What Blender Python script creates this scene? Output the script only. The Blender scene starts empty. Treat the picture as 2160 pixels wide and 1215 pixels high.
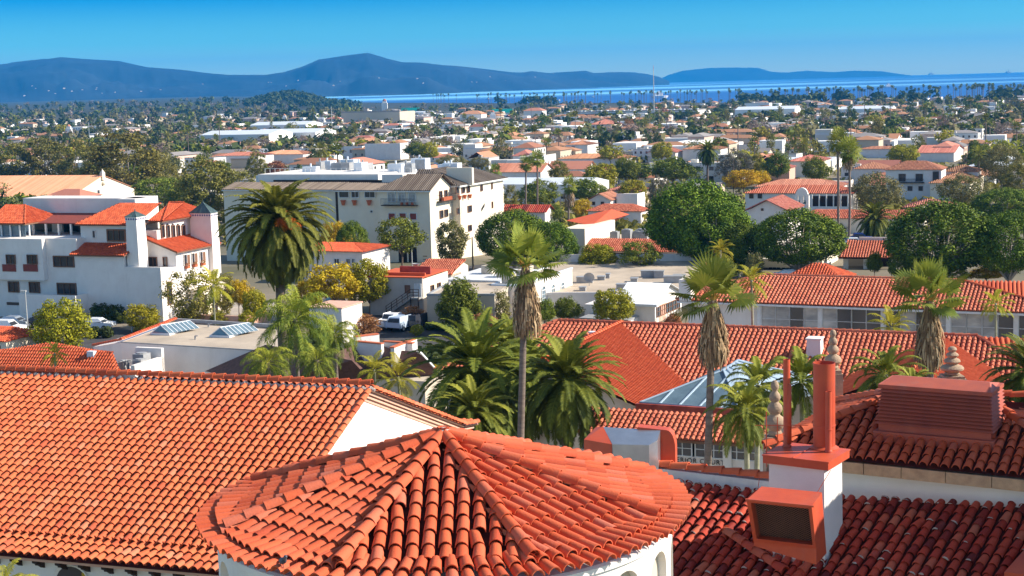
import bpy, math, random
from math import sin, cos, pi, radians, sqrt, atan, exp, floor, hypot, tan
from mathutils import Vector, Matrix, noise
V = Vector
sc = bpy.context.scene
COL = sc.collection
RND = random.Random(7)

# ------------------------------------------------------------------ camera
FP = 3200.0                       # focal length in pixels of the 2160 wide photograph
CAM = V((0, 0, 42.0))
PITCH = atan((607.5 - 176) / FP)
ROLL = 0.028
CF = V((0, cos(PITCH), -sin(PITCH)))
_U0 = V((0, sin(PITCH), cos(PITCH)))
CR = cos(ROLL) * V((1, 0, 0)) - sin(ROLL) * _U0
CU = cos(ROLL) * _U0 + sin(ROLL) * V((1, 0, 0))
cd = bpy.data.cameras.new('camera')
cd.sensor_width = 36.0
cd.lens = 36.0 * FP / 2160
cd.clip_start = 0.5
cd.clip_end = 120000
cam = bpy.data.objects.new('camera', cd)
COL.objects.link(cam)
m = Matrix((CR, CU, -CF)).transposed().to_4x4()
m.translation = CAM
cam.matrix_world = m
sc.camera = cam

# ------------------------------------------------------------------ sky, sun, exposure
SUN_AZ = radians(91)              # clockwise from +Y
SUN_EL = radians(33)
w = bpy.data.worlds.new('World'); sc.world = w; w.use_nodes = True
nt = w.node_tree; nt.nodes.clear()
def N(nt, t, **k):
    n = nt.nodes.new(t)
    for a, b in k.items():
        if a in n.inputs.keys(): n.inputs[a].default_value = b
        else: setattr(n, a, b)
    return n
out = N(nt, 'ShaderNodeOutputWorld'); bg = N(nt, 'ShaderNodeBackground')
sky = N(nt, 'ShaderNodeTexSky', sky_type='NISHITA', sun_disc=False)
sky.sun_elevation = SUN_EL; sky.sun_rotation = SUN_AZ
sky.altitude = 0; sky.air_density = 1.0; sky.dust_density = 0.3; sky.ozone_density = 1.4
tc = N(nt, 'ShaderNodeTexCoord'); sx = N(nt, 'ShaderNodeSeparateXYZ'); cx = N(nt, 'ShaderNodeCombineXYZ')
mz = N(nt, 'ShaderNodeMath', operation='MAXIMUM'); mz.inputs[1].default_value = 0.003
nt.links.new(tc.outputs['Generated'], sx.inputs[0])
nt.links.new(sx.outputs[0], cx.inputs[0]); nt.links.new(sx.outputs[1], cx.inputs[1])
nt.links.new(sx.outputs[2], mz.inputs[0]); nt.links.new(mz.outputs[0], cx.inputs[2])
nt.links.new(cx.outputs[0], sky.inputs[0])
rp = N(nt, 'ShaderNodeValToRGB'); e = rp.color_ramp.elements
e[0].position = 0.0; e[0].color = (0.82, 1.05, 0.80, 1)
e[1].position = 0.06; e[1].color = (0.0, 0.27, 0.66, 1)
e.new(0.030).color = (0.20, 0.62, 0.80, 1)
e.new(0.22).color = (0.5, 0.75, 1.0, 1)
e.new(0.5).color = (1.0, 0.87, 0.78, 1)
nt.links.new(mz.outputs[0], rp.inputs[0])
mx = N(nt, 'ShaderNodeMix', data_type='RGBA', blend_type='MULTIPLY'); mx.inputs[0].default_value = 1
nt.links.new(sky.outputs[0], mx.inputs[6]); nt.links.new(rp.outputs[0], mx.inputs[7])
nt.links.new(mx.outputs[2], bg.inputs[0]); nt.links.new(bg.outputs[0], out.inputs[0])
bg.inputs[1].default_value = 0.128
sl = bpy.data.lights.new('sun', 'SUN'); sl.energy = 5.0; sl.angle = radians(0.5); sl.color = (1.0, 0.92, 0.79)
so = bpy.data.objects.new('sun', sl); COL.objects.link(so)
SD = V((sin(SUN_AZ) * cos(SUN_EL), cos(SUN_AZ) * cos(SUN_EL), sin(SUN_EL)))
so.rotation_euler = (-SD).to_track_quat('-Z', 'Y').to_euler()
so.location = (60, -20, 90)
sc.view_settings.view_transform = 'Standard'; sc.view_settings.look = 'None'
sc.view_settings.exposure = 0.74; sc.view_settings.gamma = 1.0
sc.render.engine = 'CYCLES'
sc.cycles.max_bounces = 6; sc.cycles.diffuse_bounces = 3; sc.cycles.glossy_bounces = 2
sc.cycles.transparent_max_bounces = 6; sc.cycles.volume_bounces = 0; sc.cycles.transmission_bounces = 2
sc.cycles.use_adaptive_sampling = True
sc.cycles.use_denoising = True

# ------------------------------------------------------------------ pixel <-> place helpers
def ray(u, v): return CF + CR * ((u - 1080) / FP) - CU * ((v - 607.5) / FP)
def P(u, v, z):
    d = ray(u, v); return CAM + d * ((z - CAM.z) / d.z)
def PY(u, v, y):
    d = ray(u, v); return CAM + d * (y / d.y)
def PR(p):
    q = V(p) - CAM; k = q.dot(CF); return 1080 + FP * q.dot(CR) / k, 607.5 - FP * q.dot(CU) / k
def lerp(a, b, t): return a + (b - a) * t
def interp(x, pts):
    if x <= pts[0][0]: return pts[0][1]
    for (a, p), (b, q) in zip(pts, pts[1:]):
        if x <= b: return lerp(p, q, (x - a) / (b - a))
    return pts[-1][1]
def sm(t): t = max(0, min(1, t)); return t * t * (3 - 2 * t)
GP = [(-200, 13), (205, 13), (260, 12), (340, 7.8), (450, 6.5), (1000, 5.0), (2000, 3.2), (2800, 1.6), (9000, 1.6)]
def G(x, y):
    z = interp(y, GP)
    q = x / max(y, 50)
    if y > 900:
        k = sm((-q - 0.115) / 0.09) * sm((y - 1300) / 2600)
        z += 17 * k
        # wooded knoll
        z += 22 * exp(-((q + 0.140) / 0.020) ** 2 - ((y - 3300) / 400) ** 2)
    return z
def ground_at(u, v):
    y = 300.
    z = 12
    for _ in range(30):
        p = P(u, v, z); z = lerp(z, G(p.x, min(p.y, 9000)), 0.6)
    p = P(u, v, z)
    return p

# ------------------------------------------------------------------ materials
MATS = {}
def mat(name, col, rough=0.8, col2=None, scale=2.0, bump=0.0, bscale=None, attr=None, metal=0.0,
        var=0.0, spec=0.3, trans=0.0, stretch=None, stains=0.0, obj=False):
    """procedural material: col..col2 mixed by noise (and by the per-face attribute 'rnd')"""
    m = bpy.data.materials.new(name); m.use_nodes = True; nt = m.node_tree
    b = nt.nodes['Principled BSDF']
    b.inputs['Roughness'].default_value = rough
    b.inputs['Metallic'].default_value = metal
    b.inputs['Specular IOR Level'].default_value = spec
    c1 = (*col, 1); c2 = (*(col2 or [c * 0.8 for c in col]), 1)
    geo = N(nt, 'ShaderNodeTexCoord'); mp = N(nt, 'ShaderNodeMapping')
    if stretch: mp.inputs['Scale'].default_value = stretch
    nt.links.new(geo.outputs['Object'], mp.inputs[0])
    nz = N(nt, 'ShaderNodeTexNoise', Scale=scale, Detail=5.0, Roughness=0.6)
    nt.links.new(mp.outputs[0], nz.inputs['Vector'])
    rp = N(nt, 'ShaderNodeMapRange'); rp.inputs[1].default_value = 0.3; rp.inputs[2].default_value = 0.7
    nt.links.new(nz.outputs[0], rp.inputs[0])
    mx = N(nt, 'ShaderNodeMix', data_type='RGBA')
    mx.inputs[6].default_value = c1; mx.inputs[7].default_value = c2
    nt.links.new(rp.outputs[0], mx.inputs[0])
    last = mx.outputs[2]
    if attr:
        at = N(nt, 'ShaderNodeAttribute', attribute_name='rnd')
        r2 = N(nt, 'ShaderNodeValToRGB'); el = r2.color_ramp.elements
        el[0].position = 0; el[0].color = (*attr[0], 1); el[1].position = 1; el[1].color = (*attr[-1], 1)
        for i, a in enumerate(attr[1:-1]): el.new((i + 1) / (len(attr) - 1)).color = (*a, 1)
        nt.links.new(at.outputs['Fac'], r2.inputs[0])
        m2 = N(nt, 'ShaderNodeMix', data_type='RGBA'); m2.inputs[0].default_value = 0.72
        nt.links.new(last, m2.inputs[6]); nt.links.new(r2.outputs[0], m2.inputs[7]); last = m2.outputs[2]
    if stains:
        n2 = N(nt, 'ShaderNodeTexNoise', Scale=0.9, Detail=7.0, Roughness=0.7)
        mp2 = N(nt, 'ShaderNodeMapping'); mp2.inputs['Scale'].default_value = (1.2, 1.2, 0.35)
        nt.links.new(geo.outputs['Object'], mp2.inputs[0]); nt.links.new(mp2.outputs[0], n2.inputs['Vector'])
        r3 = N(nt, 'ShaderNodeMapRange'); r3.inputs[1].default_value = 0.55; r3.inputs[2].default_value = 0.8
        r3.inputs[4].default_value = stains
        nt.links.new(n2.outputs[0], r3.inputs[0])
        m3 = N(nt, 'ShaderNodeMix', data_type='RGBA'); m3.inputs[7].default_value = (0.25, 0.21, 0.17, 1)
        nt.links.new(r3.outputs[0], m3.inputs[0]); nt.links.new(last, m3.inputs[6]); last = m3.outputs[2]
    if var or obj:
        oi = N(nt, 'ShaderNodeObjectInfo'); hs = N(nt, 'ShaderNodeHueSaturation')
        r4 = N(nt, 'ShaderNodeMapRange'); r4.inputs[3].default_value = 1 - var; r4.inputs[4].default_value = 1 + var
        nt.links.new(oi.outputs['Random'], r4.inputs[0]); nt.links.new(r4.outputs[0], hs.inputs['Value'])
        ml = N(nt, 'ShaderNodeMath', operation='MULTIPLY'); ml.inputs[1].default_value = 7.13
        fr = N(nt, 'ShaderNodeMath', operation='FRACT')
        nt.links.new(oi.outputs['Random'], ml.inputs[0]); nt.links.new(ml.outputs[0], fr.inputs[0])
        r5 = N(nt, 'ShaderNodeMapRange'); r5.inputs[3].default_value = 0.5 - var * 0.06; r5.inputs[4].default_value = 0.5 + var * 0.06
        nt.links.new(fr.outputs[0], r5.inputs[0]); nt.links.new(r5.outputs[0], hs.inputs['Hue'])
        nt.links.new(last, hs.inputs['Color']); last = hs.outputs[0]
    nt.links.new(last, b.inputs['Base Color'])
    if bump:
        n3 = N(nt, 'ShaderNodeTexNoise', Scale=bscale or scale * 6, Detail=4.0)
        nt.links.new(mp.outputs[0], n3.inputs['Vector'])
        bp = N(nt, 'ShaderNodeBump'); bp.inputs['Strength'].default_value = bump; bp.inputs['Distance'].default_value = 0.03
        nt.links.new(n3.outputs[0], bp.inputs['Height']); nt.links.new(bp.outputs[0], b.inputs['Normal'])
    if trans:
        tr = N(nt, 'ShaderNodeBsdfTranslucent'); ms = N(nt, 'ShaderNodeMixShader'); ms.inputs[0].default_value = trans
        nt.links.new(last, tr.inputs[0]); o = nt.nodes['Material Output']
        nt.links.new(b.outputs[0], ms.inputs[1]); nt.links.new(tr.outputs[0], ms.inputs[2]); nt.links.new(ms.outputs[0], o.inputs[0])
    MATS[name] = m
    return m
TR = [(0.38, 0.055, 0.025), (0.56, 0.10, 0.036), (0.66, 0.14, 0.048), (0.70, 0.17, 0.06), (0.66, 0.22, 0.12)]
mat('tile_orange', (0.64, 0.15, 0.055), 0.75, (0.34, 0.07, 0.035), 1.3, attr=TR, bump=0.3, bscale=30, stains=.30)
mat('tile_rotunda', (0.62, 0.115, 0.042), 0.75, (0.36, 0.06, 0.028), 2.0, bump=0.3, bscale=30, stains=.30,
    attr=[(0.42, 0.06, 0.025), (0.56, 0.090, 0.032), (0.66, 0.12, 0.042), (0.66, 0.14, 0.06), (0.60, 0.18, 0.11)])
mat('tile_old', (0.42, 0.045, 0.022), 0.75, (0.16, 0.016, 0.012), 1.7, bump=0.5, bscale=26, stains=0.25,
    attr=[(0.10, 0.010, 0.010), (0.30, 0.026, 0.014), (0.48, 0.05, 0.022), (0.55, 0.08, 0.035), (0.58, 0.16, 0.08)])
mat('tile_pan', (0.13, 0.022, 0.014), 0.9, (0.05, 0.012, 0.010), 3.0)
mat('tile_school', (0.60, 0.16, 0.085), 0.8, (0.42, 0.10, 0.055), 0.5,
    attr=[(0.30, 0.07, 0.04), (0.52, 0.14, 0.075), (0.62, 0.19, 0.10), (0.66, 0.24, 0.14)])
mat('tile_bright', (0.66, 0.13, 0.045), 0.8, (0.50, 0.085, 0.035), 0.8,
    attr=[(0.42, 0.07, 0.03), (0.60, 0.11, 0.04), (0.70, 0.17, 0.07)])
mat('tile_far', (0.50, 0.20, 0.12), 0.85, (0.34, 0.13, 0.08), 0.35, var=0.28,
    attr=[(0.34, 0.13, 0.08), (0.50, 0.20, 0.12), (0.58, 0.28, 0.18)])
mat('tile_greybrown', (0.20, 0.155, 0.12), 0.85, (0.13, 0.095, 0.075), 0.5,
    attr=[(0.11, 0.08, 0.06), (0.18, 0.14, 0.11), (0.25, 0.20, 0.16)])
mat('shingle_brown', (0.16, 0.085, 0.07), 0.9, (0.09, 0.05, 0.042), 3.0, bump=0.5, bscale=8)
mat('stone_warm', (0.66, 0.43, 0.25), 0.9, (0.42, 0.27, 0.16), 3.0, bump=0.4, bscale=18, stains=0.25)
mat('louvre_paint', (0.48, 0.11, 0.06), 0.6, (0.34, 0.085, 0.06), 1.5, stains=0.3)
mat('pale_blue_metal', (0.42, 0.52, 0.60), 0.35, (0.34, 0.44, 0.54), .5, spec=.5)
mat('stucco_white', (0.86, 0.80, 0.74), 0.85, (0.78, 0.71, 0.65), 0.6, bump=0.12, bscale=14, stains=0.20)
mat('stucco_old', (0.80, 0.77, 0.74), 0.85, (0.70, 0.67, 0.64), 0.8, bump=0.2, bscale=12, stains=0.28)
mat('stucco_cream', (0.84, 0.74, 0.58), 0.85, (0.77, 0.67, 0.52), 0.5, bump=0.1, bscale=12, stains=0.14)
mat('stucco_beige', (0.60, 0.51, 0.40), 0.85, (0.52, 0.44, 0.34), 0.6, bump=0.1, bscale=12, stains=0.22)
mat('stucco_grey', (0.52, 0.47, 0.42), 0.88, (0.42, 0.38, 0.34), 0.7, bump=0.1, stains=0.35)
mat('far_wall', (0.80, 0.75, 0.68), 0.85, (0.70, 0.64, 0.56), 0.1, var=0.22)
mat('far_roof', (0.62, 0.57, 0.50), 0.85, (0.50, 0.44, 0.38), 0.1, var=0.35)
mat('cornice_pink', (0.78, 0.46, 0.34), 0.8, (0.66, 0.36, 0.26), 2.0, bump=0.15)
mat('stone', (0.46, 0.33, 0.22), 0.9, (0.28, 0.20, 0.14), 4.0, bump=0.6, bscale=18, stains=0.4)
mat('mortar', (0.55, 0.46, 0.40), 0.95, (0.34, 0.28, 0.25), 8.0, bump=0.8, bscale=30)
mat('red_metal', (0.60, 0.095, 0.035), 0.5, (0.46, 0.065, 0.03), 1.2, spec=0.4, stains=0.22, bump=0.05)
mat('red_metal_dark', (0.50, 0.10, 0.065), 0.6, (0.24, 0.035, 0.03), 1.5, stains=0.15)
mat('mesh_dark', (0.05, 0.028, 0.02), 0.8, (0.025, 0.015, 0.012), 40.0)
mat('silver', (0.62, 0.64, 0.68), 0.32, (0.5, 0.52, 0.56), 2.0, metal=0.85)
mat('pipe_inside', (0.03, 0.02, 0.02), 0.9)
mat('glass_dark', (0.022, 0.025, 0.03), 0.12, (0.05, 0.05, 0.06), 0.7, spec=0.6)
mat('glass_sky', (0.17, 0.25, 0.30), 0.08, (0.09, 0.14, 0.18), 0.8, spec=0.8)
mat('blind', (0.62, 0.60, 0.55), 0.5, (0.22, 0.22, 0.22), 0.55, stretch=(1, 1, 2.5))
mat('frame_brown', (0.24, 0.12, 0.07), 0.7)
mat('frame_white', (0.78, 0.78, 0.76), 0.6)
mat('wood_dark', (0.05, 0.03, 0.022), 0.8)
mat('brick_red', (0.30, 0.07, 0.05), 0.85, (0.2, 0.05, 0.04), 3.0)
mat('terracotta', (0.60, 0.16, 0.07), 0.8)
mat('metal_white', (0.74, 0.77, 0.80), 0.45, (0.66, 0.69, 0.73), 0.3, spec=0.4)
mat('metal_grey', (0.38, 0.38, 0.38), 0.5, (0.28, 0.28, 0.28), 2.0)
mat('flat_roof', (0.60, 0.49, 0.37), 0.9, (0.38, 0.31, 0.24), 0.22, bump=0.1, stains=0.25)
mat('flat_white', (0.72, 0.72, 0.72), 0.8, (0.60, 0.60, 0.60), 0.4, stains=0.2)
mat('asphalt', (0.085, 0.08, 0.08), 0.9, (0.055, 0.052, 0.052), 0.8)
mat('concrete', (0.42, 0.37, 0.31), 0.9, (0.32, 0.28, 0.24), 0.5)
mat('paint_white', (0.8, 0.8, 0.8), 0.7)
mat('lamp_metal', (0.55, 0.55, 0.53), 0.45, metal=0.3)
mat('paver_red', (0.45, 0.14, 0.08), 0.85, (0.3, 0.1, 0.06), 4.0)
mat('blue_tile', (0.03, 0.05, 0.22), 0.3)
mat('patina', (0.13, 0.19, 0.19), 0.5, (0.07, 0.11, 0.11), 1.5, metal=0.3)
mat('green_cloth', (0.01, 0.35, 0.30), 0.7)

# ------------------------------------------------------------------ mesh builder
class MB:
    def __init__(s): s.v = []; s.f = []; s.r = []; s.mi = []
    def add(s, vs, fs, r=0.5, mi=0):
        n = len(s.v); s.v.extend(vs)
        for f in fs: s.f.append([i + n for i in f]); s.r.append(r); s.mi.append(mi)
    def poly(s, *vs, r=0.5, mi=0): s.add([tuple(p) for p in vs], [list(range(len(vs)))], r, mi)
    def box(s, x0, x1, y0, y1, z0, z1, r=0.5, mi=0, taper=0.0):
        t = taper
        vs = [(x0, y0, z0), (x1, y0, z0), (x1, y1, z0), (x0, y1, z0),
              (x0 + t, y0 + t, z1), (x1 - t, y0 + t, z1), (x1 - t, y1 - t, z1), (x0 + t, y1 - t, z1)]
        s.add(vs, [(0, 3, 2, 1), (4, 5, 6, 7), (0, 1, 5, 4), (1, 2, 6, 5), (2, 3, 7, 6), (3, 0, 4, 7)], r, mi)
    def tube(s, p0, p1, r0, r1=None, n=8, r=0.5, cap=True, mi=0):
        p0 = V(p0); p1 = V(p1); r1 = r0 if r1 is None else r1
        d = (p1 - p0)
        if d.length < 1e-6: return
        d.normalize(); a = d.orthogonal().normalized(); b = d.cross(a)
        vs = []
        for p, q in ((p0, r0), (p1, r1)):
            for i in range(n):
                t = 2 * pi * i / n; vs.append(tuple(p + a * (q * cos(t)) + b * (q * sin(t))))
        fs = [(i, (i + 1) % n, n + (i + 1) % n, n + i) for i in range(n)]
        if cap: fs += [tuple(range(n))[::-1], tuple(range(n, 2 * n))]
        s.add(vs, fs, r, mi)
    def path(s, pts, rads, n=7, r=0.5):
        pts = [V(p) for p in pts]; k = len(pts); vs = []; a = None
        for i, p in enumerate(pts):
            d = (pts[min(i + 1, k - 1)] - pts[max(i - 1, 0)]).normalized()
            if a is None: a = d.orthogonal().normalized()
            a = (a - d * a.dot(d)).normalized(); b = d.cross(a)
            for j in range(n):
                t = 2 * pi * j / n; vs.append(tuple(p + (a * cos(t) + b * sin(t)) * rads[i]))
        fs = [(i * n + j, i * n + (j + 1) % n, (i + 1) * n + (j + 1) % n, (i + 1) * n + j) for i in range(k - 1) for j in range(n)]
        fs += [tuple(range(n))[::-1], tuple(range((k - 1) * n, k * n))]
        s.add(vs, fs, r)
    def lathe(s, c, prof, n=14, r=0.5):
        vs = []; c = V(c)
        for (q, z) in prof:
            for j in range(n):
                t = 2 * pi * j / n; vs.append((c.x + q * cos(t), c.y + q * sin(t), c.z + z))
        k = len(prof)
        fs = [(i * n + j, i * n + (j + 1) % n, (i + 1) * n + (j + 1) % n, (i + 1) * n + j) for i in range(k - 1) for j in range(n)]
        fs += [tuple(range(n))[::-1], tuple(range((k - 1) * n, k * n))]
        s.add(vs, fs, r)
    def build(s, name, m, parent=None, smooth=False, autosmooth=False):
        me = bpy.data.meshes.new(name)
        me.from_pydata([tuple(p) for p in s.v], [], s.f)
        ms = m if isinstance(m, (list, tuple)) else [m]
        for q in ms: me.materials.append(MATS[q] if isinstance(q, str) else q)
        if s.f:
            a = me.attributes.new('rnd', 'FLOAT', 'FACE'); a.data.foreach_set('value', s.r)
            if len(ms) > 1: me.polygons.foreach_set('material_index', s.mi)
            if smooth: me.polygons.foreach_set('use_smooth', [True] * len(s.f))
        me.update()
        if autosmooth:
            me.set_sharp_from_angle(angle=radians(40))
        o = bpy.data.objects.new(name, me); COL.objects.link(o)
        if parent: o.parent = parent
        return o
def tag(o, label, cat, group=None):
    o['label'] = label; o['category'] = cat
    if group: o['group'] = group
    return o
def thing(name, label, cat, loc=(0, 0, 0), rz=0.0, group=None):
    o = bpy.data.objects.new(name, None); COL.objects.link(o); o.empty_display_size = 0.5
    o.location = loc; o.rotation_euler = (0, 0, rz)
    return tag(o, label, cat, group)
def struct(o, k='structure'): o['kind'] = k; return o
def copy_tree(o, label=None, group=None, loc=None, rz=None, scale=None, kids=None):
    r = o.copy(); COL.objects.link(r)
    for ch in (kids if kids is not None else o.children):
        c = ch.copy(); COL.objects.link(c); c.parent = r
        for g in ch.children:
            d = g.copy(); COL.objects.link(d); d.parent = c
    if label: r['label'] = label
    if group: r['group'] = group
    if loc is not None: r.location = loc
    if rz is not None: r.rotation_euler = (0, 0, rz)
    if scale is not None: r.scale = scale
    return r

# ------------------------------------------------------------------ tiles
def tile(mb, c, ax, nn, dn, ln, r1, r0, lift, n, rnd, thick=0.016, inner=False, cap=False):
    """one barrel tile: lower end centre c, across ax, normal nn, downslope dn"""
    vs = []
    up = c - dn * ln
    for (q, rr, h) in ((c, r1, lift), (up, r0, 0.0)):
        for i in range(n + 1):
            t = pi * i / n
            vs.append(tuple(q + ax * (rr * cos(t)) + nn * (rr * 1.08 * sin(t) + h)))
    fs = [(i, i + 1, n + 2 + i, n + 1 + i) for i in range(n)]
    if cap:
        mb.add(vs, fs + [tuple(range(n + 1))[::-1]], rnd); return
    k = len(vs)
    for i in range(n + 1):
        t = pi * i / n; rr = r1 - thick
        vs.append(tuple(c + ax * (rr * cos(t)) + nn * (rr * 1.08 * sin(t) + lift)))
    fs += [(i + 1, i, k + i, k + i + 1) for i in range(n)]
    if inner:
        for i in range(n + 1):
            t = pi * i / n; rr = r0 - thick
            vs.append(tuple(up + ax * (rr * cos(t)) + nn * (rr * 1.08 * sin(t))))
        fs += [(k + i + 1, k + i, k + n + 1 + i, k + n + 2 + i) for i in range(n)]
    mb.add(vs, fs, rnd)
def frame_of(poly):
    n = V((0, 0, 0))
    for i in range(len(poly)): n += poly[i].cross(poly[(i + 1) % len(poly)])
    n.normalize()
    if n.z < 0: n = -n
    dn = (n * n.z - V((0, 0, 1))); dn = V((n.x * n.z, n.y * n.z, n.z * n.z - 1)).normalized()
    return n, dn, n.cross(dn).normalized()
def clip(poly2, s):
    ts = []
    k = len(poly2)
    for i in range(k):
        (a, b), (c, d) = poly2[i], poly2[(i + 1) % k]
        if (a - s) * (c - s) <= 0 and abs(a - c) > 1e-9: ts.append(b + (d - b) * (s - a) / (c - a))
    return (min(ts), max(ts)) if len(ts) >= 2 and max(ts) - min(ts) > 0.05 else None
def tiles(poly, sp=0.28, r=0.11, ex=0.36, level=2, rng=RND, cover=None, pan=None, jit=1.0, lo=0.0, hi=1.0, dn=None, phase=0.5, arrange=None):
    """barrel tile covering of a planar polygon; level 2 foreground, 1 middle, 0 ribs only"""
    poly = [V(p) for p in poly]
    n, d0, ax = frame_of(poly)
    if dn is None: dn = d0
    else: dn = (dn - n * dn.dot(n)).normalized(); ax = n.cross(dn)
    o = poly[0]
    p2 = [((p - o).dot(ax), (p - o).dot(dn)) for p in poly]
    smin = min(p[0] for p in p2); smax = max(p[0] for p in p2)
    global LASTT; LASTT = []
    cover = cover if cover is not None else MB(); pan = pan if pan is not None else MB()
    k = int((smax - smin) / sp)
    off = ((smax - smin) - k * sp) / 2
    pan.poly(*[p - n * (r * (0.45 if level == 2 else 0.15)) for p in poly], r=0.2)
    for i in range(k + 1):
        s = smin + off + (i - 0.5 + phase) * sp
        if s > smax: continue
        iv = clip(p2, min(max(s, smin + .01), smax - .01))
        if not iv: continue
        t0, t1 = iv
        if level == 0:
            a = o + ax * s + dn * t0; b = o + ax * s + dn * t1
            rr = rng.uniform(lo, hi)
            pts = []
            for q in (b, a):
                for (cx_, h) in ((-r, 0), (-r * .45, r * .8), (r * .45, r * .8), (r, 0)): pts.append(tuple(q + ax * cx_ + n * h))
            cover.add(pts, [(j, j + 1, j + 5, j + 4) for j in range(3)] + [(0, 3, 2, 1)], rr)
            continue
        t = t1; row = 0
        while t > t0 + 0.04:
            ln = min(ex * 1.12, t - t0)
            c = o + ax * (s + rng.uniform(-1, 1) * 0.006 * jit) + dn * (t + (rng.uniform(-1, 1) * 0.012 * jit if row else 0))
            a2 = ax
            d2 = dn
            if level == 2:
                ang = rng.gauss(0, 0.012) * jit
                if rng.random() < 0.015 * jit: ang *= 4
                d2 = (dn * cos(ang) + ax * sin(ang)); a2 = n.cross(d2)
                rr = rng.triangular(lo, hi, lerp(lo, hi, .55))
                if rng.random() < 0.03: rr = hi
                if rng.random() < 0.03: rr = lo
                LASTT.append((c, a2, n, d2))
                tile(cover, c, a2, n, d2, ln, r, r * 0.84, r * 0.26 + rng.uniform(0, .008) * jit, 7, rr, inner=(row == 0))
            else:
                tile(cover, c, ax, n, dn, ln, r, r * 0.86, r * 0.3, 4, rng.uniform(lo, hi), cap=True)
            t -= ex; row += 1
    return cover, pan
def caps(mb, p0, p1, r=0.13, ln=0.4, rng=RND, n=6, lo=0.0, hi=1.0, up=V((0, 0, 1)), jit=1.0, inner=False):
    """ridge or hip caps laid from the low end p1 to the high end p0"""
    p0 = V(p0); p1 = V(p1); d = (p1 - p0); L = d.length; d.normalize()
    ax = up.cross(d).normalized(); nn = d.cross(ax).normalized()
    if nn.z < 0: nn = -nn
    t = L; row = 0
    while t > 0.02:
        l2 = min(ln * 1.15, t)
        ang = rng.gauss(0, .015) * jit; d2 = d * cos(ang) + ax * sin(ang)
        tile(mb, p0 + d * t, ax, nn, d2, l2, r, r * .85, r * .25, n, rng.uniform(lo, hi), inner=(inner and row == 0), thick=r * .13)
        t -= ln; row += 1
# ------------------------------------------------------------------ local frames set out from measured points
class Fr:
    def __init__(s, o, yaw, root=None):
        s.o = V(o); s.a = radians(yaw)
        s.ex = V((cos(s.a), sin(s.a), 0)); s.ey = V((-sin(s.a), cos(s.a), 0)); s.root = root
    def W(s, x, y, z): return s.o + s.ex * x + s.ey * y + V((0, 0, z))
    def L(s, p): d = V(p) - s.o; return V((d.dot(s.ex), d.dot(s.ey), d.z))
    def hit(s, u, v, face='f', off=0.0):
        d = ray(u, v); n = s.ey if face == 'f' else s.ex
        if face == 'z': n = V((0, 0, 1))
        q = s.o + n * off
        return s.L(CAM + d * ((q - CAM).dot(n) / d.dot(n)))
    def X(s, u, y=0, z=0):
        p = s.W(0, y, z) - CAM; n = CR * FP - CF * (u - 1080); return -p.dot(n) / s.ex.dot(n)
    def Y(s, u, x=0, z=0):
        p = s.W(x, 0, z) - CAM; n = CR * FP - CF * (u - 1080); return -p.dot(n) / s.ey.dot(n)
    def Z(s, v, x=0, y=0):
        p = s.W(x, y, 0) - CAM; n = CU * FP + CF * (v - 607.5); return -p.dot(n) / n.z
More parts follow.
